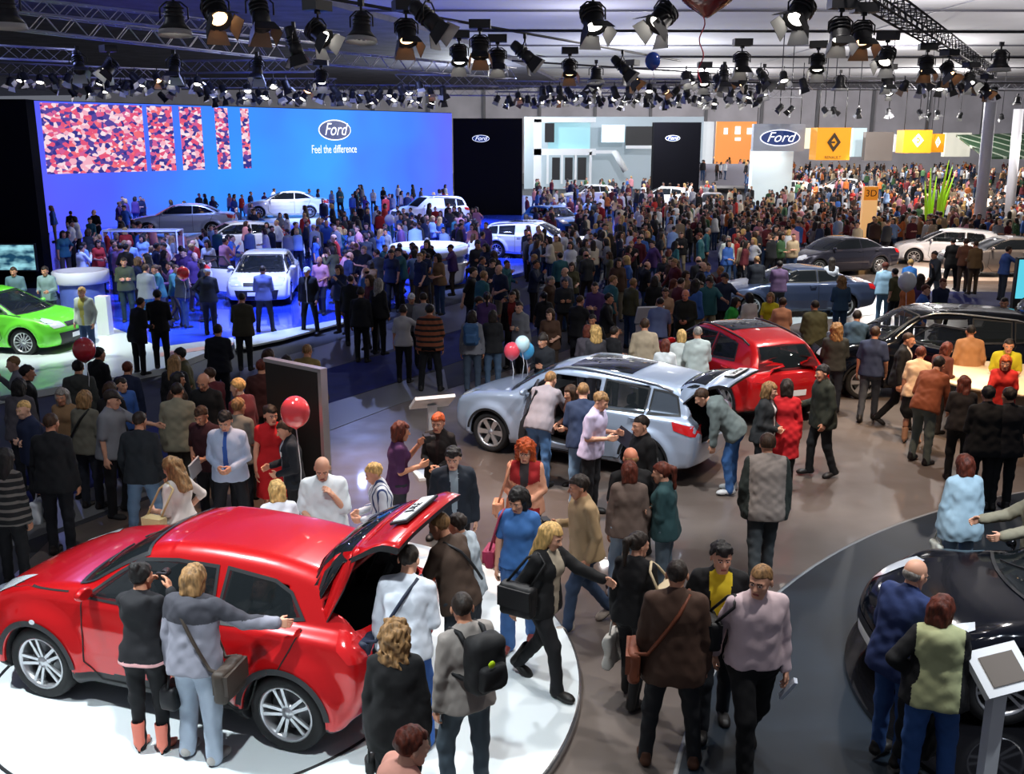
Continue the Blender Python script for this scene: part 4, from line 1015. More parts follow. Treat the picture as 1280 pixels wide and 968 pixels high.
# round platform under the red crossover
def circle3(a, b, c):
    ax, ay, bx, by, cx, cy = a[0], a[1], b[0], b[1], c[0], c[1]; d = 2 * (ax * (by - cy) + bx * (cy - ay) + cx * (ay - by))
    ux = ((ax**2 + ay**2) * (by - cy) + (bx**2 + by**2) * (cy - ay) + (cx**2 + cy**2) * (ay - by)) / d; uy = ((ax**2 + ay**2) * (cx - bx) + (bx**2 + by**2) * (ax - cx) + (cx**2 + cy**2) * (bx - ax)) / d
    return ux, uy, math.hypot(ax - ux, ay - uy)
ux, uy, ur = circle3(G(722, 875, .1), G(600, 705, .1), G(10, 728, .1))
print('disc', ux, uy, ur)
disc_m = mat('disc_white', (.68, .74, .76), .3, coat=.3)
d = MB(); d.prism([(ux + ur * math.cos(2 * PI * i / 128), uy + ur * math.sin(2 * PI * i / 128)) for i in range(128)], 0, .1); o = d.build('floor_round_platform', disc_m); o['kind'] = 'structure'
d = MB(); d.lathe([(ur + .001, .0), (ur + .025, 0), (ur + .025, .09), (ur + .001, .102)], 128, T(ux, uy, 0)); o = d.build('trim_platform_rim', mat('rim_metal', (.5, .5, .52), .25, .9)); o['kind'] = 'structure'
d = MB(); d.lathe([(ur * .56, .1005), (ur * .56 + .03, .1005), (ur * .56 + .03, .106), (ur * .56, .106)], 128, T(ux, uy, 0)); o = d.build('trim_platform_groove', BLK); o['kind'] = 'structure'
# dark floor round the black coupe
vx, vy, vr = circle3(G(1164, 642), G(978, 737), G(850, 940))
print('dark disc', vx, vy, vr)
dk = noise_color(mat('dark_disc', (.012, .019, .028), .42, spec=.3), 1.2, .25)
d = MB(); d.prism([(vx + vr * math.cos(2 * PI * i / 160), vy + vr * math.sin(2 * PI * i / 160)) for i in range(160)], .004, .012); o = d.build('floor_dark_circle', dk); o['kind'] = 'structure'
d = MB(); d.lathe([(vr - .03, .0), (vr - .03, .016), (vr + .01, .016), (vr + .01, 0)], 160, T(vx, vy, 0)); o = d.build('trim_circle_edge', mat('edge_grey', (.25, .26, .27), .4)); o['kind'] = 'structure'
tx, ty = 5.78, 8.2
d = MB(); d.prism([(tx + 2.6 * math.cos(2 * PI * i / 96), ty + 2.6 * math.sin(2 * PI * i / 96)) for i in range(96)], 0, .06); o = d.build('floor_coupe_shadow', mat('coupe_shadow_black', (.004, .004, .005), .08, coat=.5)); o['kind'] = 'structure'  # black disc painted as the coupe's shadow and reflection on the floor
cream = mat('cream_platform', (.5, .38, .3), .4)
slab('floor_cream_platform', GP([(1130, 350), (1300, 352), (1320, 318), (1140, 318)], .12), 0, .12, cream)
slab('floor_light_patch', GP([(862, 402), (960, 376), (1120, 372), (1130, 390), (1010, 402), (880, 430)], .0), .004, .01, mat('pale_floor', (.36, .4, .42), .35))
# walls
blackw = mat('black_wall', (.003, .003, .005), .95, spec=.1)
A_, B_ = Vector((-25.0, 54, 0)), Vector((-4.75, 82, 0)); SH = 6.95
wl = MB(); wl.box((-26.2, 34.6, 3.14), (20.3, .6, 6.28)); o = wl.build('wall_left', blackw); o['kind'] = 'structure'
t = (B_ - A_).normalized(); SL = (B_ - A_).length; SN = Vector((t.y, -t.x, 0)); SA = math.atan2(t.y, t.x)
# the big screen: picture material (it gives off light)
scr = bpy.data.materials.new('led_picture'); scr.use_nodes = True; nt = scr.node_tree; nt.nodes.clear()
N = nt.nodes.new; Lk = nt.links.new
out = N('ShaderNodeOutputMaterial'); em = N('ShaderNodeEmission'); em.inputs['Strength'].default_value = 1.2; Lk(em.outputs[0], out.inputs[0])
tc = N('ShaderNodeTexCoord'); sp_ = N('ShaderNodeSeparateXYZ'); Lk(tc.outputs['Object'], sp_.inputs[0])
r1 = N('ShaderNodeValToRGB'); mr = N('ShaderNodeMapRange'); mr.inputs[1].default_value = 0; mr.inputs[2].default_value = SL; Lk(sp_.outputs[0], mr.inputs[0]); Lk(mr.outputs[0], r1.inputs[0])
cols = [(0, '5a5cf0'), (.12, '4f62ee'), (.35, '3c86f2'), (.6, '4894f6'), (.85, '4a7af4'), (1., '6270f6')]
r1.color_ramp.elements[0].color = (*lin(cols[0][1]), 1); r1.color_ramp.elements[1].color = (*lin(cols[-1][1]), 1)
for p, cc in cols[1:-1]: e = r1.color_ramp.elements.new(p); e.color = (*lin(cc), 1)
nz = N('ShaderNodeTexNoise'); nz.inputs['Scale'].default_value = .16; nz.inputs['Detail'].default_value = 2; Lk(tc.outputs['Object'], nz.inputs['Vector'])
r2 = N('ShaderNodeValToRGB'); r2.color_ramp.elements[0].position = .35; r2.color_ramp.elements[0].color = (.95, .85, 1.1, 1); r2.color_ramp.elements[1].position = .65; r2.color_ramp.elements[1].color = (.85, 1.15, 1.05, 1); Lk(nz.outputs[0], r2.inputs[0])
mx = N('ShaderNodeMix'); mx.data_type = 'RGBA'; mx.blend_type = 'MULTIPLY'; mx.inputs[0].default_value = 1; Lk(r1.outputs[0], mx.inputs[6]); Lk(r2.outputs[0], mx.inputs[7])
Lk(mx.outputs[2], em.inputs[0])
fan = bpy.data.materials.new('led_crowd'); fan.use_nodes = True; nt = fan.node_tree; nt.nodes.clear(); N = nt.nodes.new; Lk = nt.links.new
out = N('ShaderNodeOutputMaterial'); em = N('ShaderNodeEmission'); em.inputs['Strength'].default_value = 1.0; Lk(em.outputs[0], out.inputs[0])
tc = N('ShaderNodeTexCoord'); mp = N('ShaderNodeMapping'); mp.inputs['Scale'].default_value = (3.8, 1, 5.8); Lk(tc.outputs['Object'], mp.inputs[0])
vo = N('ShaderNodeTexVoronoi'); vo.inputs['Scale'].default_value = 1.; Lk(mp.outputs[0], vo.inputs['Vector']); sx = N('ShaderNodeSeparateColor'); Lk(vo.outputs['Color'], sx.inputs[0])
r1 = N('ShaderNodeValToRGB'); r1.color_ramp.interpolation = 'CONSTANT'; Lk(sx.outputs[0], r1.inputs[0])
r1.color_ramp.elements[0].color = (*lin('5a4aa0'), 1); r1.color_ramp.elements[1].position = .2; r1.color_ramp.elements[1].color = (*lin('e85a80'), 1)
for p, cc in ((.36, 'f7b4c8'), (.5, 'd8649a'), (.6, 'fbdce6'), (.74, '3a3a90'), (.86, 'f4707e'), (.94, 'ffe8f0')): e = r1.color_ramp.elements.new(p); e.color = (*lin(cc), 1)
Lk(r1.outputs[0], em.inputs[0])
led = thing('led_screen', 'huge blue video wall with strips of a cheering crowd behind the stage', 'screen', tuple(A_), SA)
m = MB(); m.box((SL / 2, .25, SH / 2), (SL, .4, SH)); m.build('screen_casing', blackw, led)
m = MB(); m.box((SL / 2, .02, SH / 2 + .02), (SL - .1, .06, SH - .12)); m.build('picture', scr, led)
def led_s(px):  # distance along the screen for a column of the photograph
    dx, dy, dz = ray(px, 172); return (A_.y * dx - A_.x * dy) / (t.x * dy - t.y * dx) 
def strip(px0, px1, ztop, zbot, name='crowd_picture', mt=fan):
    s0, s1 = led_s(px0), led_s(px1); m = MB(); m.box(((s0 + s1) / 2, -.02, (ztop + zbot) / 2), (s1 - s0, .03, ztop - zbot)); return m.build(name, mt, led)
for a, b in ((54, 180), (186, 217), (226, 253), (270, 286), (302, 312)): strip(a, b, 6.82, 3.15)
ovB = mat('oval_blue', lin('10285e'), .4, emit=lin('12306e'), es=.8); ovW = mat('oval_white', (.9, .9, .95), .4, emit=(.9, .93, 1), es=1.)
def ford_oval(parent, w, loc, rot=(PI / 2, 0, 0), word='Ford', side=True):
    """blue oval badge with the white script word, drawn on the face -Y of its parent"""
    r = empty('oval_emblem', loc); r.parent = parent; r.rotation_euler = rot
    def ell(sx, sz, z0, z1): b = MB(); b.prism([(sx * math.cos(2 * PI * i / 48), sz * math.sin(2 * PI * i / 48)) for i in range(48)], z0, z1); return b
    ell(w / 2, w * .2, 0, .04).build('white_border', ovW, r); ell(w * .475, w * .178, 0, .055).build('blue_field', ovB, r)
    text_mesh('script_word', word, w * .34, .005, ovW, r, loc=(0, .005 * w, .062), shear=.35, sc=(1.05, 1, 1))
    return r
sw_ = led_s(438) - led_s(398); ovl = ford_oval(led, 3.5, (led_s(418), -.05, 5.55)); ovl.scale = (sw_ / 3.5, 1, 1)
slo = text_mesh('slogan', 'Feel the difference', .78, .005, ovW, led, loc=(led_s(417), -.06, 4.25), rot=(PI / 2, 0, 0)); slo.scale = ((led_s(445) - led_s(389)) / max(.1, slo.dimensions.x), 1, 1)
# two black towers
def tower(px0, px1, Y, top, label, ow):
    a, b = W(px0, top, Y), W(px1, top, Y); w = b.x - a.x; t_ = thing('display_tower', label, 'tower', ((a.x + b.x) / 2, Y + .6, 0))
    m = MB(); m.box((0, 0, a.z / 2), (w, 1.2, a.z)); m.build('tower_body', blackw, t_)
    ford_oval(t_, ow, (-w * .22 if ow > 1.4 else -w * .1, -.62, a.z - 1.25 if ow > 1 else a.z - 1)); return t_
tower(566, 653, 66, 148, 'wide black tower with a small blue oval badge right of the video wall', 1.1)
tower(818, 877, 84, 153, 'narrower black tower with a small blue badge, far back beside the orange facade', 1.2)
# tv on the left wall
tv = thing('television', 'flat television with a cyan picture on the black wall above the green car', 'television', (W(14, 322, 34.1).x, 34.15, W(14, 322, 34.1).z))
tvm = bpy.data.materials.new('tv_picture'); tvm.use_nodes = True; b = tvm.node_tree.nodes['Principled BSDF']; b.inputs['Emission Strength'].default_value = 1.
nz = tvm.node_tree.nodes.new('ShaderNodeTexNoise'); nz.inputs['Scale'].default_value = 3; rr = tvm.node_tree.nodes.new('ShaderNodeValToRGB'); rr.color_ramp.elements[0].position = .4; rr.color_ramp.elements[0].color = (.01, .06, .12, 1); rr.color_ramp.elements[1].position = .65; rr.color_ramp.elements[1].color = (.35, .75, .85, 1)
tvm.node_tree.links.new(nz.outputs[0], rr.inputs[0]); tvm.node_tree.links.new(rr.outputs[0], b.inputs['Emission Color']); b.inputs['Base Color'].default_value = (0, 0, 0, 1)
m = MB(); m.box((0, 0, 0), (1.7, .1, .95)); m.build('casing', BLK, tv); m = MB(); m.box((0, -.055, 0), (1.6, .02, .85)); m.build('display', tvm, tv)
# far wall, ceiling
wallm = noise_color(mat('far_wall', (.6, .58, .64), .8), .3, .15)
m = MB(); m.box((10, 150, 6.5), (140, .5, 13)); o = m.build('wall_far', wallm); o['kind'] = 'structure'
for i in range(14):
    m = MB(); m.box((-20 + i * 8, 149.5, 8), (.4, .4, 10)); o = m.build('trim_%d' % (i + 1), mat('wall_rib', (.2, .2, .22), .6)); o['kind'] = 'structure'
ceil_m = noise_color(mat('ceiling_panels', (.33, .33, .355), .9), .15, .1)
CZ = 12.
m = MB(); m.box((12, 85, CZ + .1), (140, 150, .2)); o = m.build('ceiling', ceil_m); o['kind'] = 'structure'
cd = noise_color(mat('ceiling_dark', (.06, .06, .09), .8), .6, .4)
slab('ceiling_dark_side', GP([(385, -2), (470, 22), (560, 46), (660, 84), (700, 104), (640, 112), (0, 120), (-900, 120), (-900, -60), (330, -60)], CZ - .3), CZ - .32, CZ - .02, cd)
for i, py in enumerate((-30, 12, 38, 56, 70, 84, 95, 103, 109, 113)):
    Y = G(900, py, CZ).y; m = MB(); m.box((20, Y, CZ - .06), (110, .14, .12)); o = m.build('ceiling_beam', mat('beam_grey', (.1, .1, .12), .6)); o['kind'] = 'structure'
for i, x in enumerate((-10, 24, 48)):
    m = MB(); m.box((x, 85, CZ - .03), (.08, 150, .06)); o = m.build('ceiling_rib', mat('beam_light', (.22, .22, .24), .6)); o['kind'] = 'structure'
# ---- far stands
whiteb = mat('booth_white', (.85, .88, .9), .5); glassb = mat('booth_glass', (.25, .5, .55), .1, emit=(.35, .6, .66), es=.55)  # glass emission added to brighten the booth, in place of lounge light
def bx3(mb, px0, py0, px1, py1, Y, dep=.3):
    a, b = W(px0, py1, Y), W(px1, py0, Y); mb.box(((a.x + b.x) / 2, Y + dep / 2, (a.z + b.z) / 2), (b.x - a.x, dep, b.z - a.z)); return mb
bt = thing('exhibition_booth', 'white two-storey booth with a glazed upper lounge behind the black tower', 'booth', (0, 100, 0)); Yb = 100
def part(name, m, boxes, parent, Y, dep=.3):
    b = MB()
    for q in boxes: bx3(b, *q, Y, dep)
    b = [(v[0] - parent.location.x, v[1] - parent.location.y, v[2] - parent.location.z) for v in b.v], b
    b[1].v = b[0]; return b[1].build(name, m, parent)
part('back_wall', mat('booth_back', (.35, .4, .45), .7, emit=(.4, .5, .55), es=.4), [(655, 146, 880, 240)], bt, 103)  # wall given emission in place of light falling on it
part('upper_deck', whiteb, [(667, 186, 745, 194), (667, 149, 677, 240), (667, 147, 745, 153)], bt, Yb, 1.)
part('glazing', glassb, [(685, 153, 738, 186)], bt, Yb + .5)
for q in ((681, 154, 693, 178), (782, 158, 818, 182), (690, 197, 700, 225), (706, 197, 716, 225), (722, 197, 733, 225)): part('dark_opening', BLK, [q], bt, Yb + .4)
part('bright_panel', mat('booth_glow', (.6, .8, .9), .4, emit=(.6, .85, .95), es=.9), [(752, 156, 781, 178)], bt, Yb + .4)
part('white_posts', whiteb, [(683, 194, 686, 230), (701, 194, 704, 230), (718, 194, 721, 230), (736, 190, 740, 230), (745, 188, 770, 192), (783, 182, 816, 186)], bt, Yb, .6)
b = MB(); a0, a1 = W(768, 189, Yb), W(782, 214, Yb); b.tube([Vector((a0.x, 0, a0.z)), Vector((a1.x, 0, a1.z))], .3, 6); b.build('stair_rail', whiteb, bt)
of = thing('orange_facade', 'glowing orange booth facade with white lit letters beyond the second black tower', 'booth', (W(915, 180, 105).x, 105, 0))
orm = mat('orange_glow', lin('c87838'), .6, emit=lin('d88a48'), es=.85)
part('glowing_wall', orm, [(893, 152, 946, 214)], of, 105); part('grey_post', whiteb, [(876, 152, 893, 214)], of, 104.6)
part('lit_lettering', ovW, [(919, 158, 926, 168), (934, 160, 941, 168), (905, 160, 910, 168), (919, 172, 926, 176)], of, 104.7, .2)
bal = thing('balcony', 'grey balcony front with a crowd on top below the orange facade', 'balcony', (W(915, 215, 95).x, 95, 0))
part('balcony_front', mat('balcony_grey', (.3, .29, .34), .6), [(868, 205, 962, 232)], bal, 95, .4); m = MB(); m.box((0, 5.6, 1.27), (7.6, 9.6, .14)); m.build('deck', mat('balcony_deck', (.2, .2, .2), .7), bal)
fs = thing('hanging_sign', 'grey sign box with a large blue oval hanging over the white pillar', 'sign', (W(974, 172, 72).x, 72, W(974, 172, 72).z))
m = MB(); m.box((0, .3, 0), (3.6, .6, 1.85)); m.build('sign_box', mat('sign_grey', (.32, .35, .4), .5, emit=(.3, .33, .4), es=.35), fs); ford_oval(fs, 2.8, (.05, -.02, -.02))
m = MB(); [m.tube([(x, .3, .9), (x, .3, 5)], .03, 5) for x in (-1.5, 1.5)]; m.build('suspension_wire', BLK, fs)
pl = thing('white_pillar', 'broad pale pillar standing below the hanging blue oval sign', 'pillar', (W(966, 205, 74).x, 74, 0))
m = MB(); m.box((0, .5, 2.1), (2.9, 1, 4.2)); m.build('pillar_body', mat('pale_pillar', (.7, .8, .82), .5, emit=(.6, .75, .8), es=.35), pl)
yel = mat('sign_yellow', lin('f0a020'), .5, emit=lin('f0a020'), es=.75); drk = mat('sign_dark', (.1, .06, .03), .5)
def diamond(parent, w, h, loc, mt):
    m = MB(); O = [(0, h), (w, 0), (0, -h), (-w, 0)]; q = .5
    I = [(x * q, z * q) for x, z in O]
    for i in range(4):
        if i == 9: continue
        a, b = O[i], O[(i + 1) % 4]; c_, d_ = I[(i + 1) % 4], I[i]; m.prism([a, b, c_, d_], 0, .05)
    m.prism([(-w * .45, h * .1), (w * .15, h * .1), (w * .15, -h * .1), (-w * .45, -h * .1)], 0, .04)
    m.build('diamond_emblem', mt, parent, loc=loc, rot=(PI / 2, 0, 0))
for (px, py, Y, w, h, lab) in ((1042, 180, 70, 2.3, 2.15, 'yellow hanging sign cube with a dark diamond emblem, nearest the blue oval sign'), (1147, 177, 88, 2.4, 1.9, 'yellow hanging sign cube with a pale diamond emblem left of the white columns'), (1172, 179, 92, 1.2, 1.6, 'small dull yellow sign panel tucked behind the second yellow cube')):
    p = W(px, py, Y); s_ = thing('hanging_sign', lab, 'sign', tuple(p)); m = MB(); m.box((0, w * .35, 0), (w, w * .7, h)); m.build('sign_box', yel, s_)
    diamond(s_, w * .2, h * .3, (-.0, -.03, .05 * h), drk if px < 1100 else ovW)
    if px < 1100: text_mesh('sign_word', 'RENAULT', .26, .004, drk, s_, loc=(0, -.03, -h * .42), rot=(PI / 2, 0, 0))
    m = MB(); [m.tube([(x, w * .3, h / 2), (x, w * .3, 5)], .03, 5) for x in (-w * .4, w * .4)]; m.build('suspension_wire', BLK, s_)
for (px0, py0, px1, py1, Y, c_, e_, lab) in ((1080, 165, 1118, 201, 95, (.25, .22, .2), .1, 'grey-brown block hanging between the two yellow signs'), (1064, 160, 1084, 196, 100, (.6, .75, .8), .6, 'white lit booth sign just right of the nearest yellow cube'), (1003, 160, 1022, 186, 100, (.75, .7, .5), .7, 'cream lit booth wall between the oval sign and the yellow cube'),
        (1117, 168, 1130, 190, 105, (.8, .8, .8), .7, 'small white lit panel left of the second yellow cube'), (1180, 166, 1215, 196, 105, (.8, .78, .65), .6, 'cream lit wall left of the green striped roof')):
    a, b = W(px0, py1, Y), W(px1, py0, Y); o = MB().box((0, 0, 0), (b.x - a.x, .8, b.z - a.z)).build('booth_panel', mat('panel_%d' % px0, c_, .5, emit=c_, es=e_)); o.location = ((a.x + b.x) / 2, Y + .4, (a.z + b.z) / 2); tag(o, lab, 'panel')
gr = thing('striped_canopy', 'slanting green and white striped canopy at the right behind the white columns', 'canopy', (W(1240, 185, 80).x, 80, 0))
gm = stripes('green_stripe', lin('0a3414'), lin('8c9684'), 1.3, 'X', .8); gm.node_tree.nodes['Principled BSDF'].inputs['Roughness'].default_value = .6
m = MB(); a, b, c_, d_ = [W(*q) for q in ((1195, 171, 84), (1300, 168, 84), (1300, 199, 72), (1232, 199, 72))]; o_ = gr.location
m.add([tuple(v - o_ + Vector((0, 0, dz))) for dz in (0, .15) for v in (a, b, c_, d_)], [(0, 1, 2, 3), (7, 6, 5, 4), (0, 4, 5, 1), (1, 5, 6, 2), (2, 6, 7, 3), (3, 7, 4, 0)]); m.build('canopy_roof', gm, gr)
m = MB(); [m.tube([(x, -7.5, 0), (x, -7.5, W(1250, 199, 72).z)], .12, 8) for x in (.2, 4)]; m.build('canopy_post', whiteb, gr)
for (px, py, Y, r, lab) in ((1222, 300, 47, .26, 'thick white round column rising behind the silver saloon'), (1258, 300, 58, .26, 'second white column, further back at the right edge')):
    x = W(px, py, Y).x; c_ = thing('column', lab, 'column', (x, Y, 0)); x2 = W(px + 15, 140, Y).x
    m = MB(); m.tube([(0, 0, 0), (x2 - x, 0, 6.6)], r, 20); m.build('shaft', mat('column_white', (.9, .9, .93), .5), c_); m = MB(); m.lathe([(r + .12, 0), (r + .12, .25), (r, .35)], 20); m.build('base_collar', whiteb, c_)
rd = thing('reed_sculpture', 'tall lime green reed sculpture rising out of the far crowd', 'sculpture', (W(1166, 275, 50).x, 50, 0)); lime = mat('lime', lin('a8d820'), .5, emit=lin('a0d020'), es=.25)
for i, (dx, ht, ln) in enumerate(((-.45, 3.0, -.25), (-.25, 3.6, -.1), (-.05, 3.2, .15), (.12, 4.0, .25), (.3, 3.7, .4), (.5, 3.4, .5), (.2, 2.6, -.2), (-.35, 2.2, .1))):
    m = MB(); m.tube([(dx * .8, (i % 3 - 1) * .2, 0), (dx * .9 + ln * .2, (i % 3 - 1) * .25, ht * .5), (dx + ln, (i % 3 - 1) * .3, ht)], .1, 6, rr=[.13, .1, .012]); m.build('reed', lime, rd)
tt = thing('totem', 'slim orange totem board with the figure 3D standing in the crowd', 'totem', (W(1084, 285, 44).x, 44, 0)); zt = W(1084, 233, 44).z
m = MB(); m.box((0, 0, zt / 2), (.62, .25, zt)); m.build('board', mat('totem_orange', lin('f0b878'), .5, emit=lin('f0b878'), es=.7), tt); m = MB(); m.box((0, -.13, zt - .3), (.6, .02, .56)); m.build('header', mat('totem_head', lin('e08828'), .5, emit=lin('e08828'), es=.6), tt)  # emission stands in for lamp light on board and header
text_mesh('figure', '3D', .4, .004, drk, tt, loc=(0, -.145, zt - .3), rot=(PI / 2, 0, 0))
cy = thing('display_screen', 'narrow upright cyan screen cut by the right edge of the frame', 'screen', (W(1280, 345, 27).x, 27, 0)); z1, z0 = W(1280, 322, 27).z, W(1280, 375, 27).z
m = MB(); m.box((0, 0, z1 / 2), (.5, .15, z1)); m.build('casing', BLK, cy); m = MB(); m.box((0, -.08, (z0 + z1) / 2), (.42, .02, z1 - z0 - .1)); m.build('display', mat('cyan_glow', (.1, .5, .6), .4, emit=(.1, .6, .75), es=1.), cy)
# round desks of the blue stand
def desk(px, py, label, r, h, two):
    p = G(px, py, .14); d = thing('reception_desk', label, 'desk', tuple(p)); wm = mat('desk_white', (.82, .82, .85), .3, coat=.5)
    m = MB(); m.lathe([(0, 0), (r * .86, 0), (r * .9, h * .1), (r, h * .52), (r * 1.0, h * .55), (0, h * .55)] if two else [(0, 0), (r * .8, 0), (r * .8, h * .7), (0, h * .7)], 40); m.build('desk_base', wm if two else mat('desk_blue', (.1, .15, .5), .4), d)
    if two: m = MB(); m.lathe([(r * .9, h * .55), (r * .93, h * .75)], 40); m.build('shadow_gap', mat('desk_band', (.12, .18, .45), .3), d)
    m = MB(); m.lathe([(0, h * .72), (r * .95, h * .72), (r * 1.02, h * .78), (r * 1.02, h * .98), (r * .98, h), (r * .8, h), (r * .78, h * .9), (0, h * .9)], 40); m.build('counter_top', wm, d)
desk(537, 352, 'big round white reception desk with a grey band on the blue stage', 1.35, 1.3, True)
desk(106, 392, 'small round desk with white top and blue base behind the green car', .75, 1.25, False)
# display wall behind the red crossover
a, b = G(346, 640), G(412, 662); zt = 2.15
pw = thing('display_wall', 'dark display board with silver edge frame beside the red balloon', 'board', tuple(b)); dv = a - b; ln = dv.length; an = math.atan2(dv.y, dv.x)
pw.rotation_euler = (0, 0, an); m = MB(); m.box((ln / 2, 0, zt / 2), (ln, .1, zt)); m.build('board', mat('board_dark', (.012, .011, .01), .5), pw)
m = MB(); m.box((0, 0, zt / 2 + .02), (.06, .11, zt + .04)); m.box((ln / 2, 0, zt + .02), (ln + .05, .11, .05)); m.build('edge_frame', mat('frame_alu', (.6, .6, .6), .3, .8), pw)
# info kiosks
def kiosk(base, zt, w, d_, yaw, tilt, label, picture=None, z0=0.):
    k = thing('info_kiosk', label, 'kiosk', (base[0], base[1], z0), math.radians(yaw)); wm = mat('kiosk_white', (.8, .8, .8), .35, coat=.3)
    m = MB(); m.box((0, 0, .02), (w * .9, d_, .04)); m.build('foot', wm, k)
    m = MB(); m.box((0, 0, zt / 2), (.14, .07, zt)); m.build('post', wm, k)
    M = R3(tilt, 0, 0); m = MB(); m.box((0, 0, zt + .05), (w, .05, w * .72), M=M); o = m.build('panel', wm, k)
    if picture: q = MB(); q.box((0, 0, 0), (w * .66, .02, w * .46), M=M); q.build('display', mat('kiosk_display', (.12, .1, .09), .2, emit=(.13, .12, .1), es=.5), k, loc=Vector((0, 0, zt + .05)) + M @ Vector((0, -.03, 0)))
    return k
kp = W(540, 505, 1); 
# ------------------------------------------------------------------ trusses and stage lights
alu = mat('truss_alu', (.34, .34, .38), .35, .8); darkst = mat('dark_steel', (.03, .03, .035), .5)
def truss(p0, p1, s, label, m=alu, n=None, rods=4):
    p0, p1 = Vector(p0), Vector(p1); d = p1 - p0; L = d.length; t_ = d.normalized(); u = t_.cross(Vector((0, 0, 1))).normalized(); w = Vector((0, 0, 1)); b = MB(); r = .025
    C = [(-1, -1), (1, -1), (1, 1), (-1, 1)] if rods == 4 else [(-1, 1), (1, 1), (0, -1)]
    off = [u * x * s / 2 + w * z * s / 2 for x, z in C]
    for o in off: b.tube([o, d + o], r, 5)
    n = max(2, int(L / (s * 1.1)))
    for k in range(n):
        for i in range(len(off)):
            j = (i + 1) % len(off); a, c = off[i] + d * k / n, off[j] + d * (k + 1) / n
            if k % 2: a, c = off[j] + d * k / n, off[i] + d * (k + 1) / n
            b.tube([a, c], r * .55, 3, cap=False)
    o = b.build('lighting_truss', m, loc=p0); tag(o, label, 'truss', 'lighting trusses'); return o
TZ = 7.45
TR = [((-60, 16), (350, 66), .36, 'long silver truss climbing from the top left corner over the stage'), ((-60, 62), (95, 70), .36, 'short silver truss end at the left edge below the long one'),
      ((215, 84), (405, 82), .4, 'level silver truss above the crowd picture strips'), ((-40, 84), (215, 94), .4, 'truss crossing the left side above the black wall'),
      ((20, 104), (420, 104), .4, 'lower far truss along the top of the video wall'), ((495, 100), (622, 102), .45, 'level truss above the right end of the video wall'),
      ((400, 112), (1000, 116), .5, 'long far truss running across above both black towers'), ((620, 108), (960, 112), .5, 'far truss just over the white booth'),
      ((700, 104), (1290, 108), .4, 'truss on the right carrying small black lamps'), ((1070, -20), (1240, 92), .36, 'diagonal dark truss at the upper right'),
      ((380, 70), (640, 92), .4, 'grey truss slanting down towards the first tower'), ((-80, -5), (420, 50), .3, 'thin upper truss at the top left')]
for i, (a, b, s, lab) in enumerate(TR): truss(G(*a, TZ + (.5 if i in (11,) else 0)), G(*b, TZ + (.5 if i in (11,) else 0)), s, lab, alu if i != 9 else darkst)
for i, (a, b, lab) in enumerate((((395, -5), (850, 76), 'thin black lighting pipe sloping over the centre of the hall'), ((600, 38), (1290, 40), 'level black pipe high on the right'), ((820, 71), (1290, 72), 'second level black pipe below it on the right'), ((640, 76), (960, 96), 'black pipe carrying the small middle lamps'), ((820, 103), (1290, 104), 'lowest black pipe on the right side'))):
    p, q = G(*a, TZ), G(*b, TZ); m = MB(); m.tube([(0, 0, 0), q - p], .03, 6); tag(m.build('lighting_pipe', darkst, loc=p), lab, 'pipe')
LENS = mat('lamp_lens', (.9, .9, .85), .2, emit=(1., .95, .85), es=7.); LENSA = mat('lamp_lens_amber', (.9, .6, .3), .2, emit=(1., .6, .3), es=4.)
for q in (LENS, LENSA): q.cycles.emission_sampling = 'NONE'
doorw = mat('barn_door_lit', (.42, .42, .42), .4); doora = mat('barn_door_amber_lit', (.3, .2, .13), .4); lbody = mat('lamp_black', (.018, .018, .02), .42)  # door insides carry the lens light in their colour
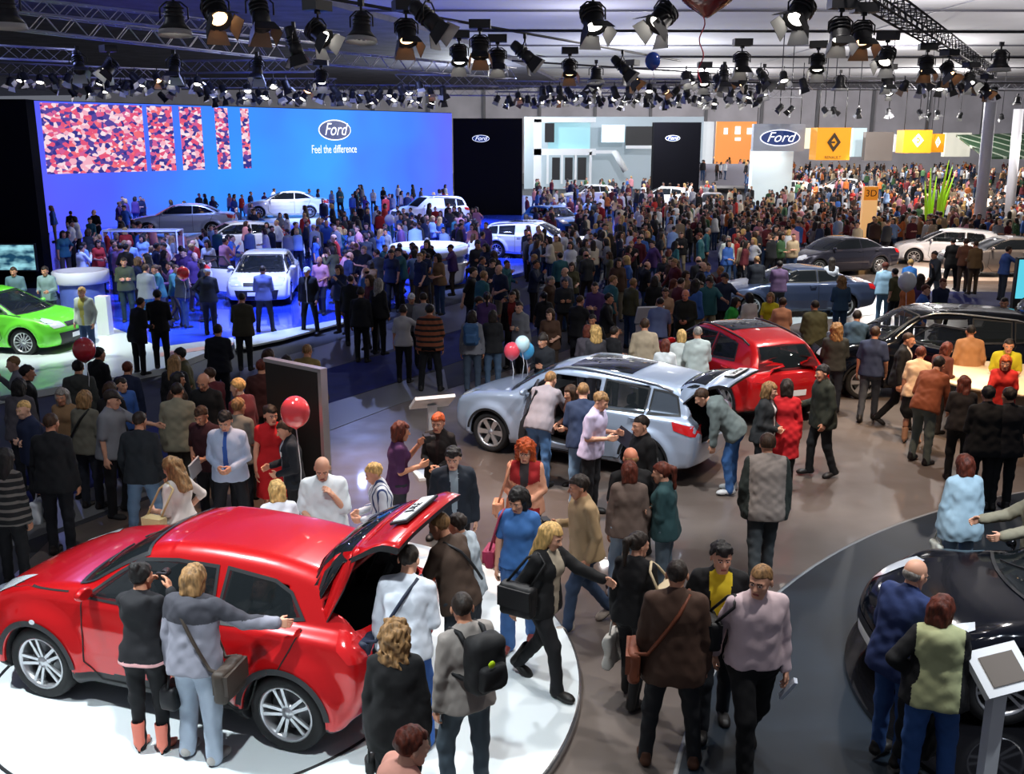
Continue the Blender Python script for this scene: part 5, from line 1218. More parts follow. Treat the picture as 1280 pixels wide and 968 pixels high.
def lamp_proto(kind, lens, doorm):
    """hangs from its origin; beam towards -Z of the head"""
    r = thing('stage_light', 'x', 'stage light')
    m = MB(); m.tube([(0, 0, .0), (0, 0, -.12)], .022, 6); m.box((0, 0, .0), (.09, .06, .1)); m.build('clamp', lbody, r)
    m = MB(); pts = [(-.2, 0, -.36), (-.2, 0, -.2), (-.1, 0, -.12), (.1, 0, -.12), (.2, 0, -.2), (.2, 0, -.36)]; m.tube(pts, .014, 5); m.build('yoke', lbody, r)
    hd = empty('lamp_head', (0, 0, -.36)); hd.parent = r
    m = MB()
    if kind == 'bell': pr = [(0, .24), (.08, .24), (.12, .18), (.13, .05), (.15, -.05), (.24, -.16), (.23, -.16), (.14, -.05), (0, -.04)]
    elif kind == 'long': pr = [(0, .34), (.09, .34), (.11, .28), (.11, 0), (.13, -.03), (.13, -.22), (.12, -.22), (.11, -.05), (0, -.05)]
    else: pr = [(0, .2), (.11, .2), (.15, .14), (.16, -.12), (.19, -.15), (.18, -.17), (.15, -.12), (0, -.11)]
    m.lathe(pr, 18)
    for z in (.16, .1, .04): m.lathe([(pr[2][0] + .0, z), (pr[2][0] + .03, z), (pr[2][0] + .03, z - .015), (pr[2][0], z - .015)], 18)
    if kind == 'bell': m.cur = 0
    m.build('housing', lbody, hd)
    m = MB(); zl = {'bell': -.06, 'long': -.06, 'box': -.125}[kind]; m.lathe([(0, zl), (.12 if kind != 'long' else .1, zl)], 16); m.build('lens', lens, hd)
    if kind == 'bell': m = MB(); m.lathe([(.15, -.06), (.235, -.158), (.262, -.235), (.255, -.235), (.228, -.158), (.145, -.06)], 20); m.build('reflector_rim', doorw, hd)
    else:
        R_, z0 = (.14, -.2) if kind == 'long' else (.17, -.16)
        for k in range(4):
            M = R3(0, 0, k * PI / 2) @ T(0, R_, z0) @ R3(math.radians((38, 12, 30, 20)[k]), 0, 0); q = MB()
            q.add([M @ Vector(v) for v in ((-.13, 0, 0), (.13, 0, 0), (.18, 0, -.2), (-.18, 0, -.2), (-.13, .008, 0), (.13, .008, 0), (.18, .008, -.2), (-.18, .008, -.2))], [(0, 1, 2, 3)])
            q.cur = 1; q.add([M @ Vector(v) for v in ((-.13, .008, 0), (.13, .008, 0), (.18, .008, -.2), (-.18, .008, -.2))], [(3, 2, 1, 0)]); q.build('barn_door', [doorm, lbody], hd)
    if kind == 'box': m = MB(); m.box((0, 0, .06), (.42, .3, .16)); m.build('ballast_box', lbody, r, loc=(0, 0, .02))
    return r
PROTO = {k: lamp_proto(*k) for k in (('bell', LENS, doorw), ('long', LENS, doorw), ('box', LENS, doorw), ('box', LENSA, doora), ('long', LENSA, doora))} if 0 else {}
_used = {}
def lamp(px, py, kind, amber, tilt, turn, label, sc=1., z=6.75, group=None):
    k = (kind, amber)
    if k not in _used: _used[k] = r = lamp_proto(kind, LENSA if amber else LENS, doora if amber else doorw)
    else: r = copy_tree(_used[k])
    p = G(px, py, z); r.location = (p.x, p.y, z + .36 * sc); r.scale = (sc,) * 3
    for c in r.children:
        if c.name.startswith('lamp_head'): c.rotation_euler = (-math.radians(abs(tilt) + (0 if kind == 'bell' else 16)), 0, 0)
    r.rotation_euler = (0, 0, math.radians(turn * (1 if tilt >= 0 else -1))); r['label'] = label; r['category'] = 'stage light'
    if group: r['group'] = group
    elif 'group' in r: del r['group']
    return r
BIG = [(218, 24, 'bell', 0, 4, 10, 'large bell shaped stage light with a bright white rim at the top left'), (270, 16, 'box', 1, 30, 40, 'dark stage light with an amber edge right of the top left bell light'),
    (325, 18, 'long', 1, 10, 30, 'slim black lamp with a faint amber glow left of the narrow plain one'), (368, 56, 'long', 0, 0, 90, 'narrow plain black lamp hanging straight down left of the leaning one'),
    (398, 42, 'box', 0, 38, 60, 'leaning lamp with white barn doors below the thin sloping pipe'), (452, 34, 'bell', 0, 6, -20, 'bell shaped light with a white rim hanging above the video wall emblem'),
    (508, 42, 'box', 1, 12, 20, 'amber edged lamp just right of the second bell light'), (536, 24, 'long', 0, 35, 70, 'dark lamp leaning right above the start of the sloping pipe'),
    (574, 70, 'box', 0, 14, 10, 'lamp with white door in the cluster of four, leftmost of them'), (600, 60, 'box', 1, 8, 0, 'orange glowing lamp in the cluster of four over the first tower'),
    (622, 74, 'box', 0, 2, 0, 'third lamp of the cluster of four, pointing straight down'), (656, 68, 'long', 0, 34, 80, 'rightmost leaning lamp of the cluster of four'),
    (741, 24, 'box', 0, 16, 20, 'large black lamp with a white stay near the top centre'), (828, 22, 'box', 0, -30, 60, 'large lamp with open white doors leaning left at the top'),
    (1000, 16, 'box', 0, -28, 50, 'large dark lamp with broad black doors at the top right of centre'), (1050, 40, 'box', 0, -6, 0, 'left lamp of the big pair under the diagonal truss'),
    (1078, 44, 'box', 1, 10, 0, 'right lamp of the big pair under the diagonal truss'), (1108, 72, 'box', 0, -24, 40, 'lamp with pale square doors leaning left, beside the big pair'),
    (1158, 82, 'box', 1, -4, 10, 'amber lit lamp hanging in front of the lower end of the diagonal truss'), (1185, 88, 'box', 1, 20, 30, 'second amber lit lamp right of it on the diagonal truss'),
    (1250, 76, 'bell', 0, 0, 0, 'bell shaped light with a broad white rim near the right edge'), (927, 78, 'box', 0, 0, 0, 'square lamp with a white base hanging straight below the upper level pipe'),
    (712, 86, 'box', 1, -12, 0, 'small amber lamp at the left of the middle group'), (745, 94, 'bell', 0, -8, 0, 'small white rimmed lamp in the middle group'), (778, 84, 'long', 0, 30, 70, 'long lamp leaning right in the middle group'),
    (790, 98, 'box', 1, 28, 60, 'small lamp with a brown gleam right of the long leaning one'), (1022, 80, 'box', 0, -14, 20, 'lamp with a white stay left of the big pair'), (1050, 104, 'bell', 0, 0, 0, 'white rimmed lamp below the big pair'),
    (1110, 102, 'box', 0, 0, 0, 'small lamp hanging below the one with pale square doors'), (1212, 100, 'box', 0, 22, 20, 'lamp with white doors low on the diagonal truss'), (1232, 112, 'box', 1, 26, 40, 'amber gleaming lamp at the foot of the diagonal truss'),
    (1272, 126, 'bell', 1, 0, 0, 'amber lamp low at the right edge'), (955, 98, 'long', 0, 24, 40, 'slim leaning lamp over the second tower'), (905, 96, 'long', 0, 0, 0, 'slim upright black lamp over the second tower'),
    (880, 100, 'box', 0, 18, 0, 'small lamp with white doors left of the slim upright one'), (98, 80, 'long', 0, 20, 30, 'slim lamp hanging above the left black wall'), (137, 84, 'box', 0, -24, 50, 'lamp with white doors above the crowd picture'),
    (218, 84, 'long', 0, 10, 0, 'small lamp on the left end of the level truss'), (322, 86, 'long', 0, -10, 0, 'small lamp in the middle of the level truss'), (402, 98, 'box', 0, 14, 0, 'lamp at the right end of the level truss'), (8, 14, 'bell', 0, 0, 0, 'pale rimmed lamp cut by the top left corner')]
for i, (x, y, k, am, ti, tu, lab) in enumerate(BIG): lamp(x, y, k, am, ti, tu, lab, 1.0 if y < 120 else .8)
# small lamps, one mesh each, in rows far away
def small_lamp(i, amber):
    m = MB(); M = R3(math.radians((20, -25, 5, 40)[i]), math.radians((10, -30, 25, 0)[i]), 0)
    m.tube([(0, 0, .35), (0, 0, .1)], .02, 4); m.tube([(-.16, 0, 0), (-.16, 0, .14), (.16, 0, .14), (.16, 0, 0)], .015, 4)
    m.lathe([(0, .2), (.1, .2), (.14, .12), (.14, -.1), (.17, -.14)], 10, M); m.cur = 1; m.lathe([(.13, -.1), (0, -.1)], 10, M); m.cur = 2
    m.add([M @ Vector(v) for v in ((-.12, .15, -.13), (.12, .15, -.13), (.16, .24, -.3), (-.16, .24, -.3))], [(0, 1, 2, 3)]); m.add([M @ Vector(v) for v in ((-.12, -.15, -.13), (.12, -.15, -.13), (.16, -.22, -.3), (-.16, -.22, -.3))], [(3, 2, 1, 0)])
    m.cur = 0; m.add([M @ Vector(v) for v in ((.15, -.12, -.13), (.15, .12, -.13), (.24, .16, -.3), (.24, -.16, -.3))], [(0, 1, 2, 3)])
    return m.mesh('stage_light', [lbody, LENSA if amber else LENS, doora if amber else doorw])
SL_ = [small_lamp(i, a) for i in range(4) for a in (0, 1)]
def row(n, xa, xb, ya, yb, label, group, z=6.9, sc=1., amber=.12, jit=3.):
    for i in range(n):
        t_ = (i + rng.rand() * .9) / n; px = xa + (xb - xa) * t_; py = ya + (yb - ya) * t_ + rng.randn() * jit
        k = rng.randint(4) * 2 + (rng.rand() < amber); p = G(px, max(py, 60), z)
        o = link('stage_light', SL_[k], loc=p, rot=(0, 0, rng.rand() * 6), sc=(sc,) * 3); tag(o, label, 'stage light', group)
row(16, 70, 340, 108, 112, 'small stage light in the left row above the crowd picture strips', 'small lamps above the crowd picture', jit=5)
row(16, 340, 565, 112, 116, 'small stage light in the row above the emblem of the video wall', 'small lamps above the video wall emblem', jit=5)
row(18, 0, 260, 98, 104, 'small stage light in the upper left row behind the long truss', 'small lamps at the upper left', jit=3, sc=.9)
row(24, 250, 560, 119, 125, 'tiny stage light in the dense lower row along the top of the video wall', 'tiny lamps along the video wall', z=6.7, jit=2)
row(44, 620, 955, 124, 128, 'tiny stage light in the dense far row over the white booth', 'tiny lamps over the white booth', z=6.9, jit=3)
row(22, 670, 960, 112, 116, 'small stage light in the second far row over the white booth', 'small lamps over the white booth', z=6.9, jit=3)
row(8, 840, 1010, 98, 104, 'small stage light on the pipe over the second black tower', 'small lamps over the second tower', z=6.9, jit=3, amber=.3)
row(10, 1110, 1250, 104, 112, 'small stage light crowding the lower end of the diagonal truss', 'small lamps on the diagonal truss end', z=6.9, jit=5, amber=.3)
for px, py in ((975, 135), (988, 137), (1031, 138), (1042, 138), (1073, 140), (1111, 140), (1150, 141), (1160, 144), (1172, 142), (1200, 144), (1252, 146), (1276, 152)):
    k = rng.randint(4) * 2; o = link('stage_light', SL_[k], loc=G(px, py, 6.7), rot=(0, 0, px), sc=(1.2,) * 3); tag(o, 'small dark stage light in the low row before the grey far wall panels', 'stage light', 'dark lamps before the far wall')
    p = G(px, py, 6.7); tag(MB().tube([(0, 0, 0), (0, 0, 4.5)], .03, 4).build('suspension_rod', darkst, loc=p + Vector((0, 0, .4))), 'thin dark drop rod of the low row before the far wall', 'rod', 'drop rods before the far wall')
# ------------------------------------------------------------------ cars in their places
red = paint('paint_red', lin('c01014'), .35, .28); silver = paint('paint_silver', lin('b4c2d8'), .45, .32); green = paint('paint_green', lin('6ee038'), .1, .35); blueg = paint('paint_bluegrey', lin('3e4a66'), .4, .3)
blackp = mat('paint_black', (.002, .003, .006), .12, 0., coat=.25, spec=.4); whitep = paint('paint_white', (.8, .8, .82), .0, .35); darkp = paint('paint_dark', (.03, .03, .045), .5, .3); wsil = paint('paint_lightsilver', lin('c4c8d2'), .35, .3)
bluec = paint('paint_blue', lin('2a70c0'), .4, .3); greys = paint('paint_greybrown', lin('8a8078'), .6, .3)
CARS = []
def reg(c, M): CARS.append((M.inverted(), c.sp['L'] / 2 + .25, c.sp['W'] / 2 + .3, (c.xF + c.xR) / 2)); return c
c = make_car('car', 'glossy red compact crossover with raised tailgate on the round white platform', JUKE, red, .016, 2, wheel=(5, 'double'))
reg(c, put_car(c, (62, 866), (370, 934), .1)); juke = c
open_hatch(c, .64, .5, .95, .72, 71, red, 'JUKE')
c = make_car('car', 'silver blue family crossover with front door and tailgate open, centre of the hall', QASH, silver, .022, 2, wheel=(6, 'fat'))
reg(c, put_car(c, (620, 565), (800, 600), 0)); qas = c
open_door(c, 1, [(.39, .2), (.39, .66), (.66, .66), (.66, .26), (.62, .19)], [(.395, .67), (.395, .9), (.56, .9), (.655, .69)], 62, silver)
open_hatch(c, .66, .5, .94, .68, 66, silver, 'QASHQAI')
c = make_car('car', 'red hatchback seen from behind next to the silver crossover tailgate', RHATCH, red, .024, 2, wheel=(6, 'fat'))
reg(c, put_car(c, (815, 480), (921, 531), 0)); 
c = make_car('car', 'glossy black sports coupe cut by the right edge, on the black turntable', COUPE, blackp, .018, 2, wheel=(5, 'double'))
reg(c, put_car(c, (1238, 905), (1560, 905), .06, yaw=176, mid=(1433, 908)))
c = make_car('car', 'bright green hot hatchback on the white platform at the left edge', HATCH, green, .022, 2, wheel=(14, 'thin'))
reg(c, put_car(c, (54, 446), (-115, 440), .1, near='right'))
c = make_car('car', 'white hatchback facing the camera with its door open on the blue stage', HATCH, whitep, .03, 2, wheel=(14, 'thin'))
reg(c, put_car(c, (312, 382), (262, 352), .14, near='right', yaw=-84, mid=(300, 372)))
open_door(c, -1, [(.39, .2), (.39, .66), (.67, .66), (.67, .28), (.63, .19)], [(.395, .67), (.395, .9), (.56, .9), (.66, .69)], 62, whitep)
c = make_car('car', 'silver liftback facing left below the crowd picture strips', dict(SEDAN, L=4.8, W=1.88, wb=2.85, H=1.5), wsil, .035, 1, wheel=(10, 'thin'))
reg(c, put_car(c, (175, 300), (243, 300), .6, yaw=190, mid=(226, 297)))
def podium(c, lab):
    p = c.root.location; m = MB(); m.lathe([(0, 0), (2.75, 0), (2.75, .4), (2.7, .455), (0, .455)], 48); tag(m.build('display_podium', white_st, loc=(p.x, p.y, .142)), lab, 'podium')
podium(c, 'round white podium carrying the silver liftback on the blue stage')
c = make_car('car', 'white saloon on the stage under the oval emblem of the video wall', dict(SEDAN, L=4.8, W=1.88, wb=2.85, H=1.5), whitep, .035, 1, wheel=(10, 'thin'))
reg(c, put_car(c, (0, 0), (1, 1), .6, yaw=188, mid=(356, 273)))
podium(c, 'round white podium carrying the white saloon below the oval emblem')
c = make_car('car', 'white hatchback standing behind the white one with the open door', HATCH, whitep, .035, 1, wheel=(10, 'thin'))
reg(c, put_car(c, (0, 0), (1, 1), .14, yaw=205, mid=(300, 322)))
c = make_car('car', 'pale silver estate car pointing right, in front of the first black tower', dict(QASH, H=1.5, hollow=0, openhatch=0, archclad=0, clad=0), wsil, .035, 1, wheel=(10, 'thin'))
reg(c, put_car(c, (0, 0), (1, 1), .14, yaw=-20, mid=(660, 324), near='right'))
c = make_car('car', 'white van shaped car with raised bonnet left of the first black tower', dict(QASH, H=1.75, hollow=0, openhatch=0), whitep, .04, 1, wheel=(10, 'thin'))
reg(c, put_car(c, (0, 0), (1, 1), .14, yaw=210, mid=(545, 285)))
c = make_car('car', 'bright blue hatchback among blue lit visitors right of the first tower', HATCH, bluec, .035, 1, wheel=(10, 'thin'))
reg(c, put_car(c, (0, 0), (1, 1), 0, yaw=-60, mid=(708, 290)))
for x, y, yw, lab in ((828, 262, 170, 'white car parked crosswise below the second black tower'), (905, 272, 260, 'white car facing the camera right of the second tower'), (742, 258, 200, 'white car in the far crowd between the two towers'), (985, 250, 180, 'white car in the far crowd below the hanging oval sign'), (1050, 246, 175, 'pale car in the far crowd below the nearest yellow cube')):
    c = make_car('car', lab, dict(HATCH, H=1.6, hollow=0), whitep, .045, 0, wheel=(10, 'thin')); reg(c, put_car(c, (0, 0), (1, 1), 0, yaw=yw, mid=(x, y)))
c = make_car('car', 'blue grey coupe saloon facing left on the pale floor strip', dict(SEDAN, H=1.42), blueg, .028, 2, wheel=(5, 'double'))
reg(c, put_car(c, (930, 398), (1062, 396), 0))
c = make_car('car', 'dark purple grey saloon behind the blue grey one', SEDAN, darkp, .035, 1, wheel=(10, 'thin'))
reg(c, put_car(c, (0, 0), (1, 1), 0, yaw=200, mid=(1060, 345)))
c = make_car('car', 'light brown silver saloon on the cream platform at the right edge', SEDAN, greys, .035, 1, wheel=(10, 'thin'))
reg(c, put_car(c, (0, 0), (1, 1), .12, yaw=178, mid=(1262, 347)))
c = make_car('car', 'white car partly hidden behind the visitors left of the silver saloon', HATCH, whitep, .035, 1, wheel=(10, 'thin'))
reg(c, put_car(c, (0, 0), (1, 1), 0, yaw=160, mid=(1185, 333)))
XT = dict(QASH, L=4.63, H=1.75, openhatch=1, glassroof=((.3, 1), (.5, 1)))
c = make_car('car', 'black off road wagon with doors and tailgate open behind the orange lit table', XT, blackp, .024, 2, wheel=(6, 'fat'))
reg(c, put_car(c, (0, 0), (1, 1), 0, yaw=176, mid=(1165, 500)))
open_door(c, 1, [(.39, .2), (.39, .66), (.66, .66), (.66, .26), (.62, .19)], [(.395, .67), (.395, .9), (.56, .9), (.655, .69)], 55, blackp)
open_hatch(c, .6, .5, .94, .68, 95, blackp)
# ------------------------------------------------------------------ props
def balloon(px, py, z, r, col, label, string=1.2, knot=True, name='balloon'):
    p = G(px, py, z); o = thing('balloon', label, 'balloon', tuple(p)); f = Field((-r * 1.2,) * 2 + (-r * 1.6,), (r * 1.2, r * 1.2, r * 1.3), r / 11)
    f.ell((0, 0, 0), (r, r, r * 1.12), .01); f.cone((0, 0, -r * .5), (0, 0, -r * 1.2), r * .6, r * .05, k=r * .4); V, Q = f.mesh(); link('balloon_skin', np_mesh('skin', V, Q, mat('balloon_' + col, lin(col), .18, coat=1.)), o)
    if string: m = MB(); m.tube([(0, 0, -r * 1.15), (.03, .01, -r * 1.15 - string * .4), (-.01, 0, -r * 1.15 - string)], .006, 4); m.build('string', whitep, o)
    return o
balloon(369, 515, 1.95, .17, 'ee4a50', 'big red balloon on a white string in front of the dark display board', 1.3)
balloon(105, 437, 1.9, .17, 'c03038', 'red balloon above the people at the left in front of the green car', .6)
balloon(229, 342, 1.9, .15, 'd83030', 'small red balloon held over the crowd left of the white hatchback', .5)
balloon(640, 439, 1.5, .14, 'e04858', 'red balloon of the trio left of the silver crossover', .5); balloon(653, 430, 1.62, .13, 'c8e8ee', 'pale balloon of the trio left of the silver crossover', .5); balloon(658, 438, 1.45, .14, '48a8dc', 'light blue balloon of the trio left of the silver crossover', .5)
balloon(1134, 352, 1.9, .2, 'd8dce0', 'white balloon between the blue grey saloon and the cream platform', .8); balloon(487, 275, 1.9, .2, 'd8dce8', 'white balloon in the crowd below the video wall', .8)
balloon(816, 76, 6.3, .13, '1848b0', 'dark blue balloon stuck high under the roof', .2)
o = balloon(886, -42, 6.35, .3, '7a1a18', 'dark red balloon at the top edge trailing a curled ribbon', 0); m = MB(); m.tube([(-.03 + .02 * math.sin(i * .9), 0, -.36 - i * .035) for i in range(16)], .005, 4); m.build('ribbon', mat('ribbon_red', lin('d84050'), .4), o)
p = G(540, 500, 1.2); kiosk(p, 1.12, .62, .4, 200, math.radians(-58), 'white information panel on a post behind the woman in the black blazer')
p = G(812, 388, 1.3); kiosk(p, 1.15, .62, .4, 190, math.radians(-30), 'white information panel above the crowd left of the red hatchback')
p = G(1250, 838, 1.15); kiosk((p.x, p.y), 1.08, .5, .4, 22, math.radians(-48), 'white tilted display stand in front of the black coupe', True, .02)
p = G(1195, 470, 1.); tb = thing('round_table', 'warm lit cream table ringed by visitors at the right', 'table', (p.x + .9, p.y - .1, 0)); m = MB(); m.lathe([(0, .95), (1.25, .95), (1.27, .98), (1.25, 1.01), (0, 1.01)], 40); m.build('tabletop', mat('cream', lin('f0d8b0'), .4), tb); m = MB(); m.lathe([(0, 0), (.95, 0), (.8, .95), (0, .95)], 32); m.build('table_base', mat('cream_dark', (.4, .32, .25), .5), tb)
p = G(128, 372, 1.1); wp = tag(MB().box((0, 0, .5), (.3, .3, 1.), taper=.96).build('white_plinth', whitep, loc=(p.x, p.y, .14)), 'slim white plinth behind the person at the green car bonnet', 'plinth')
b0, b1 = G(128, 287, 1.9), G(203, 280, 1.9)
wf = thing('stage_pavilion', 'white open frame structure around visitors on the blue stage', 'frame', (b0.x, b0.y, .14)); w_ = 2.6
m = MB(); m.tube([(0, 0, 0), (0, 0, 1.7), (w_, 0, 1.7), (w_, 0, 0)], .04, 6); m.build('front_hoop', whitep, wf); m = MB(); m.tube([(0, .7, 0), (0, .7, 1.7), (w_, .7, 1.7), (w_, .7, 0)], .04, 6); [m.tube([(x, 0, 1.7), (x, .7, 1.7)], .04, 6) for x in (0, w_)]; m.build('rear_hoop', whitep, wf)
# ---- things people carry
def w_obj(name, m, mats, A, label, cat, group=None):
    o = link(name, m.mesh(name, mats) if isinstance(m, MB) else m); o.matrix_world = A['root'].matrix_basis.copy() if 0 else T(*A['root'].location) @ R3(0, 0, A['root'].rotation_euler.z) @ T(0, 0, A['dz']); return tag(o, label, cat, group)
def soft(box, v=.012, seed=0, r=.04, nz=.006):
    c, d = np.array(box[0]), np.array(box[1]) / 2; f = Field(c - d - .08, c + d + .08, v); X, Y, Z = f.xyz((slice(None),) * 3)
    qx, qy, qz = [np.abs(a - c[i]) - d[i] + r for i, a in enumerate((X, Y, Z))]
    f.D = np.sqrt(np.maximum(qx, 0) ** 2 + np.maximum(qy, 0) ** 2 + np.maximum(qz, 0) ** 2) + np.minimum(np.maximum(np.maximum(qx, qy), qz), 0) - r
    if nz: f.noise(nz, 28, seed)
    return f.mesh()
def chest_strap(A, sd, hipz, fw, off=.145, r=.02):
    """a strap from the shoulder sd over chest or back to the other hip"""
    J = A['J']; s = J['s']; t_ = J['tor']; n = .5 * (J['shR'] + J['shL'])
    a = n + t_(sd * .1 * s, 0, .075 * s); P = []
    for k in range(9):
        u_ = k / 8; x = sd * .1 * s * (1 - u_) - sd * .2 * s * u_; P.append(J['pel'] + t_(x, fw * (off - .015 + .03 * math.sin(u_ * PI)) * min(1, .35 + 3 * u_) * s, (.55 - (.55 - hipz) * u_) * s))
    return P
def flat_strap(P, w=.045, t_=.008):
    m = MB(); P = [Vector(p) for p in P]
    for i in range(len(P) - 1): 
        m.tube([P[i], P[i + 1]], w / 2.2, 5, cap=True)
    return m
def satchel(A, sd, col, label, size=(.32, .11, .26), z=-.02, fw=.02, both=True, strapcol=None, cross=True, name='shoulder_bag'):
    J = A['J']; s = J['s']; x = -sd * (.25 + size[1] / 2) * s; c = J['pel'] + J['tor'](x, fw, z * s)
    V, Q = soft((c, (size[1], size[0], size[2])), seed=int(abs(x) * 99)); o = w_obj(name, np_mesh(name, V, Q, hmat(col, .6)), None, A, label, 'bag')
    fl = MB(); fl.box(c + np.array((-sd * .012, 0, size[2] * .12)), (size[1] + .01, size[0] * .96, size[2] * .6)); fl.build('flap', hmat(col, .55), o)
    m = MB(); sc = strapcol or col
    if cross:
        for f_ in (1, -1): m = m; P = chest_strap(A, sd, z + size[2] * .4, f_); m.tube(list(P) + [c + np.array((0, -f_ * size[0] * .4, size[2] * .45))], .016, 6)
    else:
        sh = J['sh' + ('R' if sd > 0 else 'L')] + J['tor'](0, 0, .07 * s)
        for f_ in (1, -1): m.tube([sh, sh + J['tor'](-sd * .03, f_ * .09, -.06), c + np.array((0, -f_ * size[0] * .35, size[2] * .45))], .013, 5)
    m.build('strap', hmat(sc, .6), o); return o
def backpack(A, col, label, size=(.3, .2, .44), acc=None):
    J = A['J']; s = J['s']; c = J['chest'] + J['tor'](0, -.25, -.02); V, Q = soft((c, (size[0], size[1], size[2])), r=.07); o = w_obj('backpack', np_mesh('backpack', V, Q, hmat(col, .75)), None, A, label, 'backpack')
    V, Q = soft((c + J['tor'](0, -.1, -.07), (size[0] * .75, .1, size[2] * .45)), r=.04); link('front_pocket', np_mesh('front_pocket', V, Q, hmat(col, .7)), o)
    if acc: m = MB(); m.lathe([(0, .004), (.028, .004), (.028, 0)], 16, T(*(c + J['tor'](.04, -.155, .06))) @ R3(-PI / 2, 0, 0)); m.build('round_badge', hmat(acc, .5), o)
    for sd in (-1, 1):
        m = MB(); P = [J['chest'] + J['tor'](sd * x, f, z) for x, f, z in ((.09, -.15, .1), (.1, -.08, .175), (.11, .04, .17), (.12, .125, .08), (.15, .1, -.06), (.15, -.06, -.14), (.11, -.16, -.16))]; m.tube(P, .02, 6); m.build('shoulder_strap', hmat(col, .7), o)
    return o
def hand_bag(A, side, col, label, size=(.3, .12, .3), name='bag', ext=.0):
    h = A['hand' + side]; c = np.array(h) - (0, 0, size[2] / 2 + .12 + ext); V, Q = soft((c, (size[1], size[0], size[2])), r=.03, nz=.01); o = w_obj(name, np_mesh(name, V, Q, hmat(col, .6)), None, A, label, 'bag')
    m = MB(); m.tube([c + np.array((0, -.08, size[2] / 2 - .01)), np.array(h) + (0, -.03, -.01), np.array(h) + (0, .03, -.01), c + np.array((0, .08, size[2] / 2 - .01))], .01, 5); m.build('handle', hmat(col, .6), o); return o
def camera_(A, label, side='R', size=(.13, .08, .09)):
    h = np.array(A['handR'] + A['handL']) / 2 if side == 'both' else np.array(A['hand' + side]); m = MB(); m.box(h + (0, -.05, .02), size); m.lathe([(.035, 0), (.035, .07), (.028, .075), (0, .07)], 16, T(*(h + (0, -.08, .02))) @ R3(PI / 2, 0, 0)); return w_obj('camera', m, BLK, A, label, 'camera')
def paper(A, side, col, label, size=(.02, .15, .21)):
    h = np.array(A['hand' + side]); m = MB(); m.box(h + (0, -.06, -.06), size, M=R3(.5, .3, 0)); return w_obj('brochure', m, hmat(col, .5), A, label, 'brochure')
# ------------------------------------------------------------------ people near the camera, one by one
JK = lambda o=.05, **k: dict(open=o, open_even=1, collar=1, name='jacket', **k)
SH = dict(collar=1, name='shirt'); TS = dict(sleeve=.42, name='t_shirt'); SW = dict(name='sweater')
P = person; HAND = (.3, .3)
a = P('woman in black hoodie, black leggings and coral boots photographing the red crossover', (176, 703), 1.68, .1, 172, '1c1c20', '101014', 'bun', 'black', 1, True, 0, 4, ('phone', 'phone'), 'stand', hy=-10, shoe='heel', shoe_c='e8806a', topo=dict(hood=1, hem=-.06, band=.035, name='hoodie'), inner='e8b0b0', lego=dict(name='leggings', loose=-.006))
camera_(a, 'small silver camera held up by the woman in coral boots', 'both', (.09, .03, .06))
a = P('blond person in two tone grey hooded jacket and pale jeans leaning on the red crossover', (243, 705), 1.72, .1, 168, '8c8c98', 'a8b4c4', 'bob', 'fair', 0, False, .01, 6, ('side', 'down'), 'relax', shoe_c='a09c98', topo=dict(hood=1, name='jacket', loose=.012, yoke=.36), inner='3c3c44', lego=dict(loose=.012))
satchel(a, 1, '3a3028', 'brown messenger bag of the person in the two tone grey jacket', (.36, .12, .28), -.12, -.02)
hand_bag(a, 'L', '16161a', 'small black chain handbag dangling beside the brown messenger bag', (.22, .14, .2))
a = P('man in white pullover with dark strap looking into the open tailgate, jeans', (512, 680), 1.8, .1, 168, 'd4dae4', '2f5aa0', 'crop', 'dark', 0, False, .012, 10, ('front', 'down'), 'relax2', topo=SW, hp=12)
satchel(a, -1, '1c2438', 'dark blue shoulder bag on the man in the white pullover', (.34, .1, .26), -.06)
a = P('woman with curly blond hair in long black coat close to the red crossover bumper', (494, 778), 1.62, .1, 178, '0c0c0e', '0c0c10', 'curly', 'fair', 0, True, .02, 3, ('down', 'down'), 'stand', topo=dict(long=1, hem=-.22, name='coat', loose=.01), shoe='boot', shoe_c='101010')
hand_bag(a, 'L', '141416', 'small black camera pouch hanging from the curly woman\'s left hand', (.12, .08, .14), 'camera_pouch', .08)
a = P('man in grey beige jacket and black backpack beside the round platform edge', (577, 740), 1.76, .05, 215, '8d8680', '3a4650', 'crop', 'dark', 1, False, .01, 3, ('loose', 'down'), 'relax', hy=-25, topo=SW)
backpack(a, '121214', 'black backpack with a lime badge on the man in the grey beige jacket', acc='b8d820')
P('brown haired man in salmon hoodie cut off by the bottom edge', (517, 908), 1.75, 0, 120, 'd89a88', '30343c', 'short', 'auburn', 2, False, 0, 6, ('loose', 'loose'), 'stand', topo=dict(hood=1, name='hoodie'))
a = P('man in dark brown shirt with camera strap stooping towards the open tailgate', (545, 640), 1.78, .1, 238, '3e2e24', '2a3038', 'crop', 'fair', 1, False, .01, 16, ('front', 'reachdown'), 'stand', hp=14, topo=dict(sleeve=.55, name='shirt'))
m = MB(); m.tube(chest_strap(a, 1, .1, -1), .014, 5); m.build('camera_strap', BLK, a['root'], loc=(0, 0, a['dz']))
P('dark haired man in pale shirt hidden behind the one in brown at the tailgate', (569, 642), 1.6, .1, 250, '9aa4ac', '30343c', 'short', 'dark', 0, False, 0, 10, ('front', 'front'), 'stand', topo=SH)
a = P('woman in blue T-shirt and flared jeans with pink bag strap walking on the round platform', (645, 612), 1.72, .1, -14, '3f70b0', '3a5f94', 'bob', 'black', 0, True, 0, 3, ('down', 'down'), 'step', hy=-18, hp=22, topo=dict(sleeve=.34, name='t_shirt', hem=-.04), lego=dict(flare=.02, name='jeans'), shoe_c='6a2c28')
